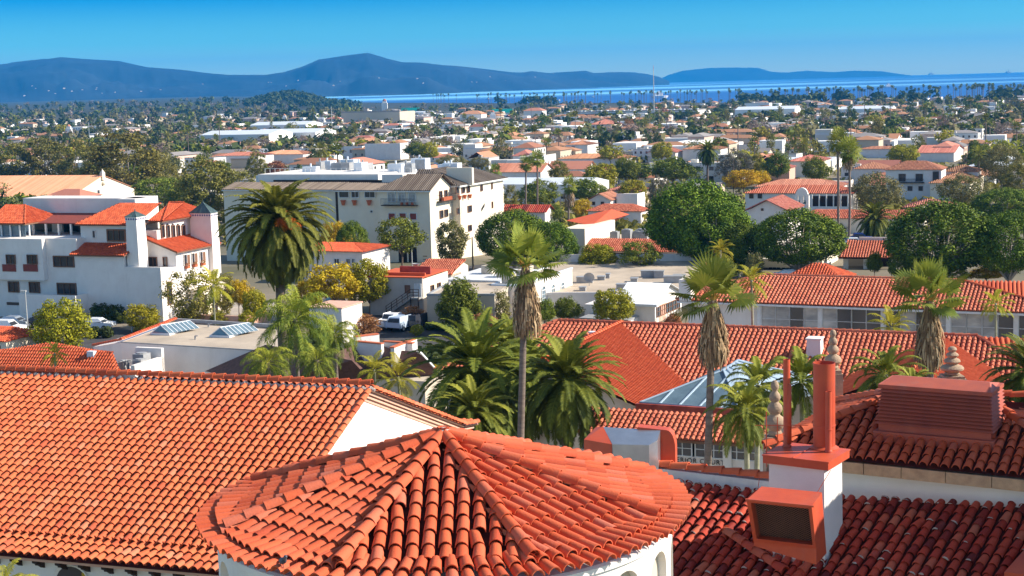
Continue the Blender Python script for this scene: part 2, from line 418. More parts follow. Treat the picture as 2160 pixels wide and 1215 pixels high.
class Bld(Fr):
    def __init__(s, name, label, cat, o, yaw=-23, group=None):
        Fr.__init__(s, o, yaw)
        s.root = thing(name, label, cat, s.o, s.a, group)
        s.gz = 0
    def part(s, name, m, mb, parent=None, smooth=False, asm=False):
        return mb.build(name, m, parent or s.root, smooth, asm)
    def box(s, name, m, x0, x1, y0, y1, z0, z1, taper=0.0, parent=None):
        b = MB(); b.box(x0, x1, y0, y1, z0, z1, taper=taper); return s.part(name, m, b, parent)
    def roof(s, poly, m='tile_school', level=1, sp=0.3, ex=0.4, r=0.115, name='tile_roof', cap=(), lo=0, hi=1, capr=.14, parent=None):
        """poly in local coordinates"""
        if isinstance(poly[0][0], (int, float)): poly = [poly]
        c = MB(); p = MB()
        for q in poly: tiles([V(a) for a in q], sp, r, ex, level, cover=c, pan=p, lo=lo, hi=hi)
        for a, b in cap: caps(c, a, b, capr, .45, n=4, lo=lo, hi=hi)
        n = len(c.v); c.v += p.v; c.f += [[i + n for i in f] for f in p.f]; c.r += [0.12] * len(p.f); c.mi += p.mi
        return s.part(name, m, c, parent)
    def slab(s, poly, th, m, name='roof_deck', parent=None):
        b = MB(); q = [V(a) for a in poly]; k = len(q); d = V((0, 0, -th))
        b.add([tuple(a) for a in q] + [tuple(a + d) for a in q],
              [tuple(range(k)), tuple(range(k, 2 * k))[::-1]] + [(i, (i + 1) % k, k + (i + 1) % k, k + i) for i in range(k)])
        return s.part(name, m, b, parent)
    def win(s, face, a, z, w, h, off, frame='frame_white', pane='glass_dark', mull=1, rows=1, depth=.16, fw=.08, sgn=-1, name='window', sill=None):
        """window standing 3-10 cm proud of a wall; a is the centre along the wall, z the centre height"""
        f = MB(); p = MB()
        def bx(mb, a0, a1, d0, d1, z0, z1):
            if face == 'f': mb.box(a0, a1, off - d1, off - d0, z0, z1)
            else: mb.box(off + d0, off + d1, a0, a1, z0, z1)
        a0, a1, z0, z1 = a - w / 2, a + w / 2, z - h / 2, z + h / 2
        bx(f, a0 - fw, a0, .002, depth, z0 - fw, z1 + fw); bx(f, a1, a1 + fw, .002, depth, z0 - fw, z1 + fw)
        bx(f, a0, a1, .002, depth, z1, z1 + fw); bx(f, a0, a1, .002, depth, z0 - fw, z0)
        for i in range(1, mull + 1):
            c = lerp(a0, a1, i / (mull + 1)); bx(f, c - .025, c + .025, .03, depth * .8, z0, z1)
        for i in range(1, rows):
            c = lerp(z0, z1, i / rows); bx(f, a0, a1, .032, depth * .76, c - .02, c + .02)
        bx(p, a0 + .002, a1 - .002, .004, .028, z0 + .002, z1 - .002)
        if sill: bx(f, a0 - .2, a1 + .2, .004, depth + .18, z0 - fw - .1, z0 - fw - .003)
        o = s.part(name, frame, f); s.part('pane', pane, p, o); return o
    def wpx(s, face, off, u0, v0, u1, v1, **k):
        a = s.hit(u0, v0, face, off); b = s.hit(u1, v1, face, off)
        i = 0 if face == 'f' else 1
        w = abs(b[i] - a[i]); h = abs(a.z - b.z)
        return s.win(face, (a[i] + b[i]) / 2, (a.z + b.z) / 2, w, h, off, **k)
def keep(o, root):
    """vertices are in world coordinates"""
    o.parent = root; o.location = -V(root.location); return o

# ================================================================== FOREGROUND
# ---- left wing of the courthouse
ZR = 32.2
RA = P(0, 785, ZR); RB = P(785, 818, ZR); rd = (RB - RA).normalized(); rn = V((rd.y, -rd.x, 0))
root = thing('courthouse_wing', 'large white wing with orange barrel tiled gable roof filling the lower left', 'building', (RB.x, RB.y, 13))
def rp_(q, s, t1=.38, L1=8.2, t2=.16):       # point on roof q from ridge, s along ridge back from the right end (sg by sign of q)
    a = abs(q); z = ZR - (t1 * min(a, L1) + t2 * max(0, a - L1))
    p = RB - rd * s + rn * q; return V((p.x, p.y, z))
LW = 26.0
cov, pan = MB(), MB()
for s1 in (1,):
    tiles([rp_(0.12, LW), rp_(0.12, 0), rp_(8.2, 0), rp_(8.2, LW)], .285, .108, .36, 2, cover=cov, pan=pan, lo=.15, hi=.95)
o_ = V((0, 0, -.09))
tiles([rp_(7.95, LW) + o_ , rp_(7.95, 0) + o_, rp_(9.3, 0) + o_, rp_(9.3, LW) + o_], .285, .12, .40, 2, cover=cov, pan=pan, lo=.2, hi=1, jit=2.4, phase=.72)
# far slope, seen only at its rake
tiles([rp_(-0.12, 9), rp_(-0.12, 0), rp_(-8.6, 0), rp_(-8.6, 9)], .285, .115, .36, 2, cover=cov, pan=pan, lo=.2, hi=1)
tiles([rp_(-8.5, 9), rp_(-8.5, 0), rp_(-10, 0), rp_(-10, 9)], .285, .115, .36, 2, cover=cov, pan=pan, lo=.2, hi=1)
keep(cov.build('tile_roof', 'tile_orange', smooth=True, autosmooth=True), root)
keep(pan.build('roof_deck', 'tile_pan'), root)
b = MB(); caps(b, rp_(0, LW) + V((0, 0, .10)), rp_(0, 0) + V((0, 0, .10)), .15, .42, jit=.6, lo=.1, hi=.6)
keep(b.build('ridge_cap', 'tile_orange', smooth=True, autosmooth=True), root)
b = MB()
for i in range(90):                                 # mortar under the ridge caps
    s_ = i * LW / 90; p = rp_(.13, s_)
    b.path([p - rd * .16 + V((0, 0, -.0)), p + V((0, 0, .04 + RND.random() * .03)), p + rd * .16], [.05, .075 + RND.random() * .03, .05], 6)
keep(b.build('mortar_bed', 'mortar'), root)
# walls
b = MB()
def vert(b, pts, zb, r=.5):
    for p, q in zip(pts, pts[1:]): b.poly((p.x, p.y, zb), (q.x, q.y, zb), q, p, r=r)
def off(p, dz): return V((p.x, p.y, p.z + dz))
IN = 0.32
gw = [off(rp_(q, IN), -.12) for q in (8.75, 8.2, 4, 0, -4, -8.2, -9.2)]
vert(b, gw, 12)
fw_ = [off(rp_(8.75, LW), -.3), off(rp_(8.75, IN), -.3)]; vert(b, fw_, 12)
bw_ = [off(rp_(-9.2, IN), -.2), off(rp_(-9.2, LW), -.2)]; vert(b, bw_, 12)
keep(b.build('wall', 'stucco_white'), root)
# moulded pink rake cornice
b = MB()
for k in range(4):
    out = (.03 + .07 * (3 - k)); z0 = -.02 - k * .12; z1 = z0 - .105
    for (qs) in ([0, 8.3], [0, -8.55], [-8.55, -10.05 + .28 * k], [8.3, 9.2]):
        A = rp_(qs[0], IN); B_ = rp_(qs[1], IN); A2 = A + rd * (out); B2 = B_ + rd * (out)
        pts = [off(A, z0), off(B_, z0), off(B2, z0), off(A2, z0), off(A, z1), off(B_, z1), off(B2, z1 + .03), off(A2, z1 + .03)]
        b.add([tuple(p) for p in pts], [(0, 1, 2, 3), (4, 7, 6, 5), (3, 2, 6, 7), (0, 4, 5, 1), (1, 5, 6, 2), (0, 3, 7, 4)])
keep(b.build('rake_cornice', 'cornice_pink'), root)
b = MB()                                            # eave board and corbels
A = rp_(9.15, LW); B_ = rp_(9.15, 0)
for (q0, q1, za, zb_) in ((8.74, 9.15, -.17, -.29), (8.74, 8.98, -.292, -.36)):
    a0, a1 = rp_(q0, LW), rp_(q0, .2); c0, c1 = rp_(q1, LW), rp_(q1, .2); zz = rp_(9.15, 0).z
    vs = [(p.x, p.y, zz + z) for z in (za, zb_) for p in (a0, a1, c1, c0)]
    b.add(vs, [(0, 1, 2, 3), (7, 6, 5, 4), (2, 3, 7, 6), (1, 2, 6, 5), (0, 4, 7, 3)])
keep(b.build('eave_board', 'cornice_pink'), root)
zz = rp_(9.15, 0).z
for i in range(30):
    b = MB(); s_ = .55 + i * .78
    prof = [(8.74, -.292), (9.14, -.292), (9.14, -.36), (9.02, -.42), (9.0, -.47), (8.9, -.50), (8.74, -.62)]
    n = len(prof); vs = []
    for ds in (-.075, .075):
        for q, z in prof:
            p = rp_(q, s_ + ds); vs.append((p.x, p.y, zz + z - .001))
    b.add(vs, [tuple(range(n)), tuple(range(n, 2 * n))[::-1]] + [(j, (j + 1) % n, n + (j + 1) % n, n + j) for j in range(n)])
    keep(b.build('corbel', 'wood_dark'), root)
# arched window with stained glass
wf = Fr(RB - rd * 0 + rn * 8.75, math.degrees(math.atan2(rd.y, rd.x)))
h0 = wf.hit(150, 1196, 'f', 0)
b = MB(); pn = MB(); sg = MB()
wc, wz = h0.x, h0.z; ww = .52
def wp(x, y, z): return tuple(wf.W(x, y, z))
arc = [(wc + ww * cos(t * pi / 10), wz - .42 + .44 * sin(t * pi / 10)) for t in range(11)]
outl = [(wc + ww, wz - 2.2)] + arc + [(wc - ww, wz - 2.2)]
pn.poly(*[wp(x, -.012, z) for x, z in outl])
for i in range(len(outl) - 1):
    (x0, z0), (x1, z1) = outl[i], outl[i + 1]
    k = 1.14
    def o2(x, z): return (wc + (x - wc) * k, z + (.07 if z > wz - .42 else 0))
    b.poly(wp(x0, -.012, z0), wp(x1, -.012, z1), wp(*((o2(x1, z1)[0], -.05, o2(x1, z1)[1]))), wp(*((o2(x0, z0)[0], -.05, o2(x0, z0)[1]))))
w_ = keep(b.build('window', 'stucco_white'), root)
g_ = pn.build('pane', 'glass_dark'); g_.parent = w_
mat('stain_yellow', (.55, .36, .03), .3); mat('stain_blue', (.02, .10, .28), .3)
for (x, dz, hh, m_) in ((.12, -.55, .9, 'stain_yellow'), (.30, -.5, 1.1, 'stain_blue'), (.42, -.35, .7, 'stain_yellow')):
    q = MB(); q.poly(wp(wc + x - .06, -.02, wz + dz - hh), wp(wc + x + .06, -.02, wz + dz - hh), wp(wc + x + .06, -.02, wz + dz + .22), wp(wc + x - .06, -.02, wz + dz + .22))
    o = q.build('coloured_pane', m_); o.parent = w_

# ---- rotunda
RC = PY(940, 1066, 28.5); RC = V((RC.x, RC.y, 0)); ZA = 35.27; RR = 4.70
root = thing('rotunda', 'round white drum building with umbrella shaped red barrel tile roof at the bottom centre', 'building', (RC.x, RC.y, 13))
def rpt(a, r, z=None):                              # a measured from the direction towards the camera, to the right
    if z is None: z = ZA - (.315 * min(r, 3.85) + .17 * max(0, r - 3.85))
    return V((RC.x + r * sin(a), RC.y - r * cos(a), z))
cov, pan = MB(), MB()
for k in range(8):
    a0 = radians(-22.5 + 45 * k); a1 = a0 + radians(45); ri = 4.22
    zc = ZA - .315 * 3.9
    p0, p1 = rpt(a0, ri, zc), rpt(a1, ri, zc)
    tiles([V((RC.x, RC.y, ZA)), p0, p1], .285, .121, .42, 2, cover=cov, pan=pan, lo=.05, hi=1, jit=1.8)
keep(cov.build('tile_roof', 'tile_rotunda', smooth=True, autosmooth=True), root)
keep(pan.build('roof_deck', 'tile_pan'), root)
cov = MB()
nt_ = 102
for row, (re, rl, dz) in enumerate(((RR, .50, 0), (RR - .36, .50, .035))):
    for i in range(nt_):
        a = 2 * pi * (i + .5 * 0) / nt_ + RND.uniform(-.004, .004)
        c = rpt(a, re + RND.uniform(-.025, .025)); c.z += dz
        dn = (rpt(a, 4.6) - rpt(a, 4.0)).normalized(); nn = V((-dn.z * sin(a), dn.z * cos(a), sqrt(max(0, 1 - dn.z ** 2))))
        nn = (V((0, 0, 1)) - dn * dn.z).normalized(); ax = nn.cross(dn)
        rr = RND.triangular(.1, 1, .6)
        tile(cov, c, ax, nn, dn, rl, .122, .10, .03 + RND.uniform(0, .02), 7, rr, inner=(row == 0), thick=.02)
keep(cov.build('eave_tiles', 'tile_rotunda', smooth=True, autosmooth=True), root)
for k in range(8):
    b = MB(); a0 = radians(-22.5 + 45 * k)
    zc = ZA - .315 * 3.9
    caps(b, V((RC.x, RC.y, ZA + .10)), rpt(a0, 4.28, zc - .01) + V((0, 0, .09)), .128, .40, inner=True, jit=1.5, lo=.2, hi=.9, n=8)
    keep(b.build('hip_cap', 'tile_rotunda', smooth=True, autosmooth=True), root)
b = MB(); b.lathe((RC.x, RC.y, ZA + .06), [(.24, 0), (.21, .06), (.14, .12), (.08, .15), (.02, .17)], 11)
for v_ in range(len(b.v)):
    x, y, z = b.v[v_]; n_ = noise.noise(V((x * 9, y * 9, z * 9))); b.v[v_] = (x + n_ * .05, y + n_ * .04, z + n_ * .04)
keep(b.build('mortar_cap', 'mortar', smooth=True), root)
b = MB()                                            # drum with blind arches
RW = 4.36; NA = 22; zt = 33.77; za = 33.50
prev = None
seg = 12
for k in range(NA):
    ca = radians(81 - 16.3636 * k); hw = radians(5.6)
    angs = [ca - radians(8.1818) + radians(3.08) * j / 3 for j in range(3)]
    samples = [(a, None) for a in angs] + [(ca - hw, -1)] + [(ca + hw * (-cos(pi * j / seg)), j) for j in range(seg + 1)] + [(ca + hw, -1)] + [(ca + hw + radians(3.08) * j / 3, None) for j in range(1, 4)]
    def hz(s):
        a, j = s
        if j is None: return None
        if j == -1: return za - .42
        return za - .42 + .42 * sin(pi * j / seg)
    for s0, s1 in zip(samples, samples[1:]):
        a0, a1 = s0[0], s1[0]
        if abs(a1 - a0) < 1e-6: continue
        h0_, h1_ = hz(s0), hz(s1)
        if h0_ is None or h1_ is None:
            b.poly(rpt(a0, RW, 26), rpt(a1, RW, 26), rpt(a1, RW, zt), rpt(a0, RW, zt)); continue
        b.poly(rpt(a0, RW, h0_), rpt(a1, RW, h1_), rpt(a1, RW, zt), rpt(a0, RW, zt))
        b.poly(rpt(a0, RW, h0_), rpt(a1, RW, h1_), rpt(a1, RW - .16, h1_), rpt(a0, RW - .16, h0_))
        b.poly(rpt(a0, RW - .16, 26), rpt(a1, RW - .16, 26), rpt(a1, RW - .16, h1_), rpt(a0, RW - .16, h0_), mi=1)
    for sgn in (-1, 1):
        a = ca + sgn * hw; b.poly(rpt(a, RW, 26), rpt(a, RW - .16, 26), rpt(a, RW - .16, za - .42), rpt(a, RW, za - .42))
nn_ = 96
for i in range(nn_):
    a0, a1 = 2 * pi * i / nn_, 2 * pi * (i + 1) / nn_
    b.poly(rpt(a0, RW, zt), rpt(a1, RW, zt), rpt(a1, 3.2, zt + .1), rpt(a0, 3.2, zt + .1))
    b.poly(rpt(a0, RW + .07, zt - .10), rpt(a1, RW + .07, zt - .10), rpt(a1, RW + .07, zt - .002), rpt(a0, RW + .07, zt - .002))
    b.poly(rpt(a0, RW + .07, zt - .10), rpt(a1, RW + .07, zt - .10), rpt(a1, RW + .002, zt - .13), rpt(a0, RW + .002, zt - .13))
    b.poly(rpt(a0, RW + .07, zt - .002), rpt(a1, RW + .07, zt - .002), rpt(a1, RW, zt + .03), rpt(a0, RW, zt + .03))
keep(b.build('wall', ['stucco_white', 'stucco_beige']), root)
# pigeon sitting on the eave
pp = rpt(radians(-34), 4.62); pp.z += .17
pg = MB()
prof = [(-.15, .0), (-.10, .022), (-.05, .05), (0, .062), (.05, .058), (.09, .04), (.115, .03), (.135, .033), (.155, .03), (.175, .012), (.195, .003)]
zs = [0, .0, .005, .01, .03, .06, .09, .115, .12, .115, .11]
pg.path([V((x * .5, -x * .8, z)) + V((0, 0, .05)) for (x, _), z in zip(prof, zs)], [max(.004, q) for _, q in prof], 8)
pg.tube((.01, 0, .0), (.01, 0, -.07), .006, n=4); pg.tube((-.01, -.02, .0), (-.01, -.02, -.07), .006, n=4)
mat('feather', (.13, .14, .17), .7, (.05, .05, .07), 12)
o = pg.build('pigeon', 'feather', smooth=True); o.location = pp
tag(o, 'grey pigeon perched on the front left eave tiles of the rotunda', 'bird')

# ---- lower right roof, in the shade, with the parapet at its top
YW = -30
wl = Fr(PY(1780, 1054, 41.3), -30)                  # foot of the upper wall
contour = V((cos(radians(-31)), sin(radians(-31)), 0)); dnh = V((contour.y, -contour.x, 0)); T_ = .42
c0 = V(wl.o)
def lr(s, q): p = c0 + contour * s + dnh * q; return V((p.x, p.y, c0.z - T_ * q))
root = thing('old_tiled_wing', 'low wing with dark weathered red barrel tiles below the white wall at lower right', 'building', (c0.x, c0.y, 13))
cov, pan = MB(), MB()
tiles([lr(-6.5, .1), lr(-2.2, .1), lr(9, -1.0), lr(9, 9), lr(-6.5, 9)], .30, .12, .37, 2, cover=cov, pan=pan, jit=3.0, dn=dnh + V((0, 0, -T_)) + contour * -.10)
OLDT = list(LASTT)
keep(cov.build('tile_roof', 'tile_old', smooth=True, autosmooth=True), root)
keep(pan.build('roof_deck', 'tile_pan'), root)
b = MB()
for (c, a_, n_, d_) in RND.sample(OLDT, min(len(OLDT), 260)):      # mortar squeezed out at the tile joints
    t0_, t1_ = RND.uniform(.3, 1.2), RND.uniform(1.7, 2.8); k_ = RND.uniform(.012, .03)
    b.path([c + a_ * (.125 * cos(t)) + n_ * (.125 * 1.08 * sin(t) + .03) + d_ * .01 for t in (t0_, lerp(t0_, t1_, .33), lerp(t0_, t1_, .66), t1_)], [k_ * .5, k_, k_ * .9, k_ * .4], 5)
keep(b.build('mortar_patches', 'mortar'), root)['kind'] = 'stuff'
b = MB()                                            # parapet wall
e0, e1 = lr(-6.5, 0), lr(-2.05, 0)
def wallbox(b, p, q, th, z0, z1):
    d = (q - p); d.z = 0; d.normalize(); nn = V((-d.y, d.x, 0)) * th
    vs = [(a.x, a.y, z) for z in (z0, z1) for a in (p, q, q + nn, p + nn)]
    b.add(vs, [(0, 3, 2, 1), (4, 5, 6, 7), (0, 1, 5, 4), (1, 2, 6, 5), (2, 3, 7, 6), (3, 0, 4, 7)])
wallbox(b, e0, e1, .3, 13, c0.z + .27)
wallbox(b, lr(-6.5, 0), lr(-6.5, 9), .3, 13, c0.z - 4)
keep(b.build('parapet', 'stucco_old'), root)
b = MB(); caps(b, lr(-6.5, -.16) + V((0, 0, .24)), lr(-2.05, -.16) + V((0, 0, .26)), .17, .55, lo=.4, hi=.9, n=6)
o = keep(b.build('parapet_cap', 'tile_bright', smooth=True, autosmooth=True), root)
b = MB(); caps(b, lr(-2.75, 2.0) + V((0, 0, .12)), lr(-.55, 3.15) + V((0, 0, .06)), .15, .42, lo=.4, hi=1, n=6)
caps(b, lr(.35, 1.1) + V((0, 0, .12)), lr(-.2, 3.4) + V((0, 0, .06)), .13, .36, lo=.5, hi=1, n=6)
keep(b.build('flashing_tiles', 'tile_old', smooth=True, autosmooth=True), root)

# ---- upper right hip roofed wing
ub = Fr(PY(1612, 950, 43.0), YW)
root = thing('hip_roofed_wing', 'white wing with red tiled hip roof and stone eave beam behind the chimney', 'building', (ub.o.x, ub.o.y, 13))
LX, DY, SL = 14.5, 6.6, .40
zE = 0.0; zR = SL * DY / 2
E1, E2, E3, E4 = ub.W(0, 0, zE), ub.W(LX, 0, zE), ub.W(LX, DY, zE), ub.W(0, DY, zE)
T1, T2 = ub.W(DY / 2, DY / 2, zR), ub.W(DY / 2 + 2.1, DY / 2, zR)
T3 = ub.W(LX, DY / 2 + 1.4, zR * .9)
cov, pan = MB(), MB()
tiles([E1, ub.W(9.2, 0, 0), T2, T1], .30, .12, .37, 2, cover=cov, pan=pan, jit=2.2, lo=.1, hi=.9)
tiles([E1, T1, E4], .30, .12, .37, 2, cover=cov, pan=pan, jit=2.2, lo=.3, hi=1)
tiles([E4, T1, T2, ub.W(9.2, DY, 0)], .30, .12, .37, 1, cover=cov, pan=pan, jit=2, lo=.3, hi=1)
tiles([ub.W(9.2, 0, 0), ub.W(16, -1.5, 0), ub.W(15, 4.5, zR), T2], .30, .12, .37, 2, cover=cov, pan=pan, jit=2.2, lo=.3, hi=1)
keep(cov.build('tile_roof', 'tile_rotunda', smooth=True, autosmooth=True), root)
keep(pan.build('roof_deck', 'tile_pan'), root)
up_ = V((0, 0, .11))
for a, c in ((T1, E1), (T1, E4), (T1, T2), (T2, ub.W(9.2, 0, 0)), (T2, ub.W(15, 4.5, zR))):
    b = MB(); caps(b, a + up_, c + up_, .15, .42, jit=2, lo=.3, hi=1); keep(b.build('hip_cap', 'tile_rotunda', smooth=True, autosmooth=True), root)
b = MB()
def ubx(b, x0, x1, y0, y1, z0, z1):
    vs = [tuple(ub.W(x, y, z)) for z in (z0, z1) for x, y in ((x0, y0), (x1, y0), (x1, y1), (x0, y1))]
    b.add(vs, [(0, 3, 2, 1), (4, 5, 6, 7), (0, 1, 5, 4), (1, 2, 6, 5), (2, 3, 7, 6), (3, 0, 4, 7)])
x = .05
while x < LX:
    l = RND.uniform(.9, 1.3); ubx(b, x, x + l - .02, .0, .45, -.42, -.10); x += l
ubx(b, .05, .4, .45, DY - .1, -.42, -.10)
keep(b.build('stone_beam', 'stone_warm'), root)
b = MB(); ubx(b, .2, LX, .30, DY - .1, -9, -.425); ubx(b, .42, LX, .46, DY - .2, -.42, -.08)
keep(b.build('wall', 'stucco_white'), root)

# stone finials
def finial(p, h, w, label):
    b = MB(); s = w / 2
    b.box(-s, s, -s, s, -.9, h * .13); b.box(-s * .86, s * .86, -s * .86, s * .86, h * .13, h * .2)
    pr = [(.50, .20), (.62, .22), (.66, .25), (.55, .28), (.62, .30), (.98, .36), (1.0, .41), (.85, .46), (.5, .50), (.46, .52), (.62, .55), (.72, .59), (.64, .64), (.40, .68),
          (.36, .70), (.50, .73), (.55, .77), (.44, .81), (.28, .84), (.26, .86), (.36, .89), (.40, .92), (.33, .97), (.16, 1.0)]
    b.lathe((0, 0, 0), [(s * q, h * z) for q, z in pr], 16)
    o = b.build('stone_finial', 'stone', smooth=True, autosmooth=True); o.location = p
    tag(o, label, 'finial', 'carved stone finials on the roof corners'); return o
q = PY(1635, 962, 43.3); finial(V((q.x, q.y, PY(1635, 948, 43.3).z)), 2.05, .62, 'tall carved stone finial left of the thin red pipe')
q = T1 + V((0, 0, 0)); q = PY(1757, 800, 49.0); finial(q, 1.65, .55, 'carved stone finial showing just behind the wide red flue pipe')
q = PY(2008, 806, 46.2); finial(q, 1.12, .72, 'short carved stone finial behind the red louvred cabinet')

# ---- chimney with red cap and flues
ch = Bld('chimney', 'white stucco chimney with flat red metal cap and three red flue pipes', 'chimney', PY(1740, 1132, 38.9), -33)
W_, D_ = 1.62, 1.35
zt = ch.Z(990, 0, 0)
b = MB(); b.box(-W_, 0, 0, D_, -1.5, zt, taper=.03); ch.part('shaft', 'stucco_old', b)
b = MB(); b.box(-W_ - .09, .13, -.10, D_ + .12, zt, zt + .20); b.box(-W_ - .11, .15, -.12, D_ + .14, zt + .2, zt + .235)
b.box(-W_ + .75, -W_ + .78, -.11, D_ + .1, zt + .235, zt + .25)
ch.part('cap', 'red_metal', b)
zc = zt + .235
def flue(x, y, r, h, th=.012, seam=None, skirt=1.35):
    b = MB(); n = 28 if r > .2 else 16
    b.lathe((x, y, zc), [(r * skirt, .001), (r * skirt, .02), (r * 1.05, .07), (r, .08), (r, h), (r - th, h), (r - th, h - .5)], n)
    b.f = [f for f in b.f if len(f) <= 4]
    b.r = [.5] * len(b.f); b.mi = [0] * len(b.f)
    k = MB()
    if seam:
        for z in seam: b.lathe((x, y, zc + z), [(r + .001, 0), (r + .012, .005), (r + .012, .03), (r + .001, .035)], n)
    o = ch.part('flue_pipe', 'red_metal', b, smooth=True, asm=True)
    k.lathe((x, y, zc + h - .5), [(r - th - .001, 0), (r - th - .001, .01)], n); ch.part('pipe_lining', 'pipe_inside', k, o)
q = ch.hit(1740, 945, 'z', zc); x1, y1 = q.x - .02, q.y
flue(x1, y1, .295, ch.Z(765, x1, y1) - zc, seam=(.62,))
q = ch.hit(1740, 958, 'z', zc); flue(q.x + .0, y1 - .38, .085, ch.Z(826, q.x, y1 - .38) - zc, seam=(.6,))
q = ch.hit(1660, 942, 'z', zc); flue(q.x, q.y, .095, ch.Z(758, q.x, q.y) - zc, seam=(.3,))
b = MB()                                            # sleeve on the thin flue, stays and rods
b.tube((q.x + .07, q.y - .02, zc + .1), (q.x + .07, q.y - .02, zc + 1.75), .07, n=10)
ch.part('flue_sleeve', 'red_metal', b, smooth=True)
b = MB()
for (u, v0, v1) in ((1617, 868, 985), (1640, 880, 935)):
    q = ch.hit(u, v1, 'f', .05 if u == 1617 else .5); b.tube((q.x, q.y, q.z), (q.x, q.y, ch.Z(v0, q.x, q.y)), .014, n=6)
q = ch.hit(1592, 897, 'f', .3); q2 = ch.hit(1705, 897, 'f', .3); b.tube(tuple(q), tuple(q2), .012, n=6)
ch.part('stay_rod', 'red_metal', b)
b = MB(); a = ch.hit(1752, 992, 'f', -.02); c = ch.hit(1722, 1042, 'f', -.5); b.tube(tuple(a), tuple(c), .009, n=5)
a = ch.hit(1603, 1000, 'f', -.02); c = ch.hit(1598, 1040, 'f', -.5); b.tube(tuple(a), tuple(c), .009, n=5)
ch.part('stay_wire', 'red_metal', b)

# ---- red vent hood with wire mesh
vh = Bld('vent_hood', 'bright red sheet metal vent hood with wire mesh front below the chimney', 'vent', PY(1590, 1142, 37.6), -27)
vw = vh.X(1722, 0, .2)
b = MB()
h1 = .0; h2 = 1.2; f0 = -.02; ft = -.42; db = .95
A0, A1 = (0, 0, -.6), (vw, 0, -.75)                # body
pts = {'bl': (0, 0, -.12), 'br': (vw, 0, -.42), 'ml': (0, f0, h1), 'mr': (vw, f0, h1), 'tl': (-.05, ft, h2), 'tr': (vw + .0, ft, h2),
       'bbl': (0, db, -.3), 'bbr': (vw, db, -.4), 'btl': (0.05, db * .55, h2 + .12), 'btr': (vw, db * .55, h2 + .12)}
g = lambda k: pts[k]
b.poly(g('bl'), g('br'), g('mr'), g('ml'))
b.poly(g('br'), g('bbr'), g('btr'), g('tr'), g('mr'))
b.poly(g('bl'), g('ml'), g('tl'), g('btl'), g('bbl'))
b.poly(g('tl'), g('tr'), g('btr'), g('btl'))
b.poly(g('bbl'), g('btl'), g('btr'), g('bbr'))
def fp(a, c, dy=0):                                  # point on the sloping front face
    x0 = lerp(-.05 * c, vw, a); y = lerp(f0, ft, c); return (x0, y + dy, lerp(h1, h2, c))
fr_ = [(0, 0), (1, 0), (1, 1), (0, 1)]; inn = [(.06, .08), (.95, .08), (.95, .94), (.06, .94)]
for i in range(4):
    b.poly(fp(*fr_[i]), fp(*fr_[(i + 1) % 4]), fp(*inn[(i + 1) % 4]), fp(*inn[i]))
    b.poly(fp(*inn[i]), fp(*inn[(i + 1) % 4]), fp(*inn[(i + 1) % 4], dy=.34), fp(*inn[i], dy=.34))
b.box(-.07, vw + .06, ft - .03, ft + .02, h2 - .01, h2 + .03)
vh.part('hood', 'red_metal', b)
b = MB(); b.poly(*[fp(*i, dy=.33) for i in inn]); vh.part('backing', 'pipe_inside', b)
b = MB()
for i in range(34):
    for (s, e_) in (((i / 17 - 1), 0), ((i / 17), 1)):
        pts2 = []
        for c in (.1, .9):
            a = s + (c - .1) / .8 * 1.0 if e_ == 0 else s - (c - .1) / .8 * 1.0
            pts2.append((a, c))
        (a0, c0_), (a1, c1_) = pts2
        # clip to the opening
        lo_, hi_ = 0.0, 1.0
        dx = a1 - a0
        for lim, sg_ in ((.06, 1), (.94, -1)):
            t = (lim - a0) / dx if dx else 0
            if dx * sg_ > 0: lo_ = max(lo_, t)
            else: hi_ = min(hi_, t)
        if hi_ - lo_ > .02:
            P0 = fp(lerp(a0, a1, lo_), lerp(c0_, c1_, lo_), .22); P1 = fp(lerp(a0, a1, hi_), lerp(c0_, c1_, hi_), .22)
            b.tube(P0, P1, .004, n=3, cap=False)
mat('wire', (.30, .13, .07), .5); vh.part('wire_mesh', 'wire', b)

# ---- red louvred cabinet
lc = Bld('louvred_cabinet', 'large dark red metal cabinet with horizontal louvres on the hip roof', 'vent', PY(2090, 938, 40.9), -30)
lw = -lc.X(1853, 0, 0); ld = 1.5
b = MB(); b.box(-lw - .12, .12, -.12, ld + .5, -.6, .12); b.box(-lw, 0, 0, ld, .12, .34); lc.part('base', 'louvre_paint', b)
zt = lc.Z(836, 0, 0)
b = MB(); n = 10; hh = (zt - .34) / n; tp = .12
for i in range(n):
    z = .34 + hh * i; t0 = .02 + .006 * i
    x0, x1, y0, y1 = -lw + t0 * 1.2, -t0 * 1.2, t0, ld - t0
    # each louvre blade slopes outward at its bottom
    o_ = .11; vs = []
    for (e_, zz_) in ((o_, z), (-.03, z + hh * .98), (-.05, z + hh * .98), (o_ - .03, z - .012)):
        vs += [(x0 - e_, y0 - e_, zz_), (x1 + e_, y0 - e_, zz_), (x1 + e_, y1 + e_, zz_), (x0 - e_, y1 + e_, zz_)]
    fs = []
    for a_, c_ in ((0, 1), (2, 3), (3, 0)):
        for j in range(4): fs.append((a_ * 4 + j, a_ * 4 + (j + 1) % 4, c_ * 4 + (j + 1) % 4, c_ * 4 + j))
    bb = MB(); bb.add(vs, fs); lc.part('louvre', 'louvre_paint', bb)
t0 = .02 + .006 * n
b.box(-lw + t0 - .10, -t0 + .10, t0 - .08, ld - t0 + .05, zt - .01, zt + .10)
b.add([(-lw + .06, .02, zt + .101), (-.02, .02, zt + .101), (-.22, ld * .5, zt + .24), (-lw + .22, ld * .5, zt + .24), (-.1, ld, zt + .101), (-lw + .1, ld, zt + .101)], [(0, 1, 2, 3), (3, 2, 4, 5), (1, 4, 2), (0, 3, 5)])
lc.part('top', 'louvre_paint', b)
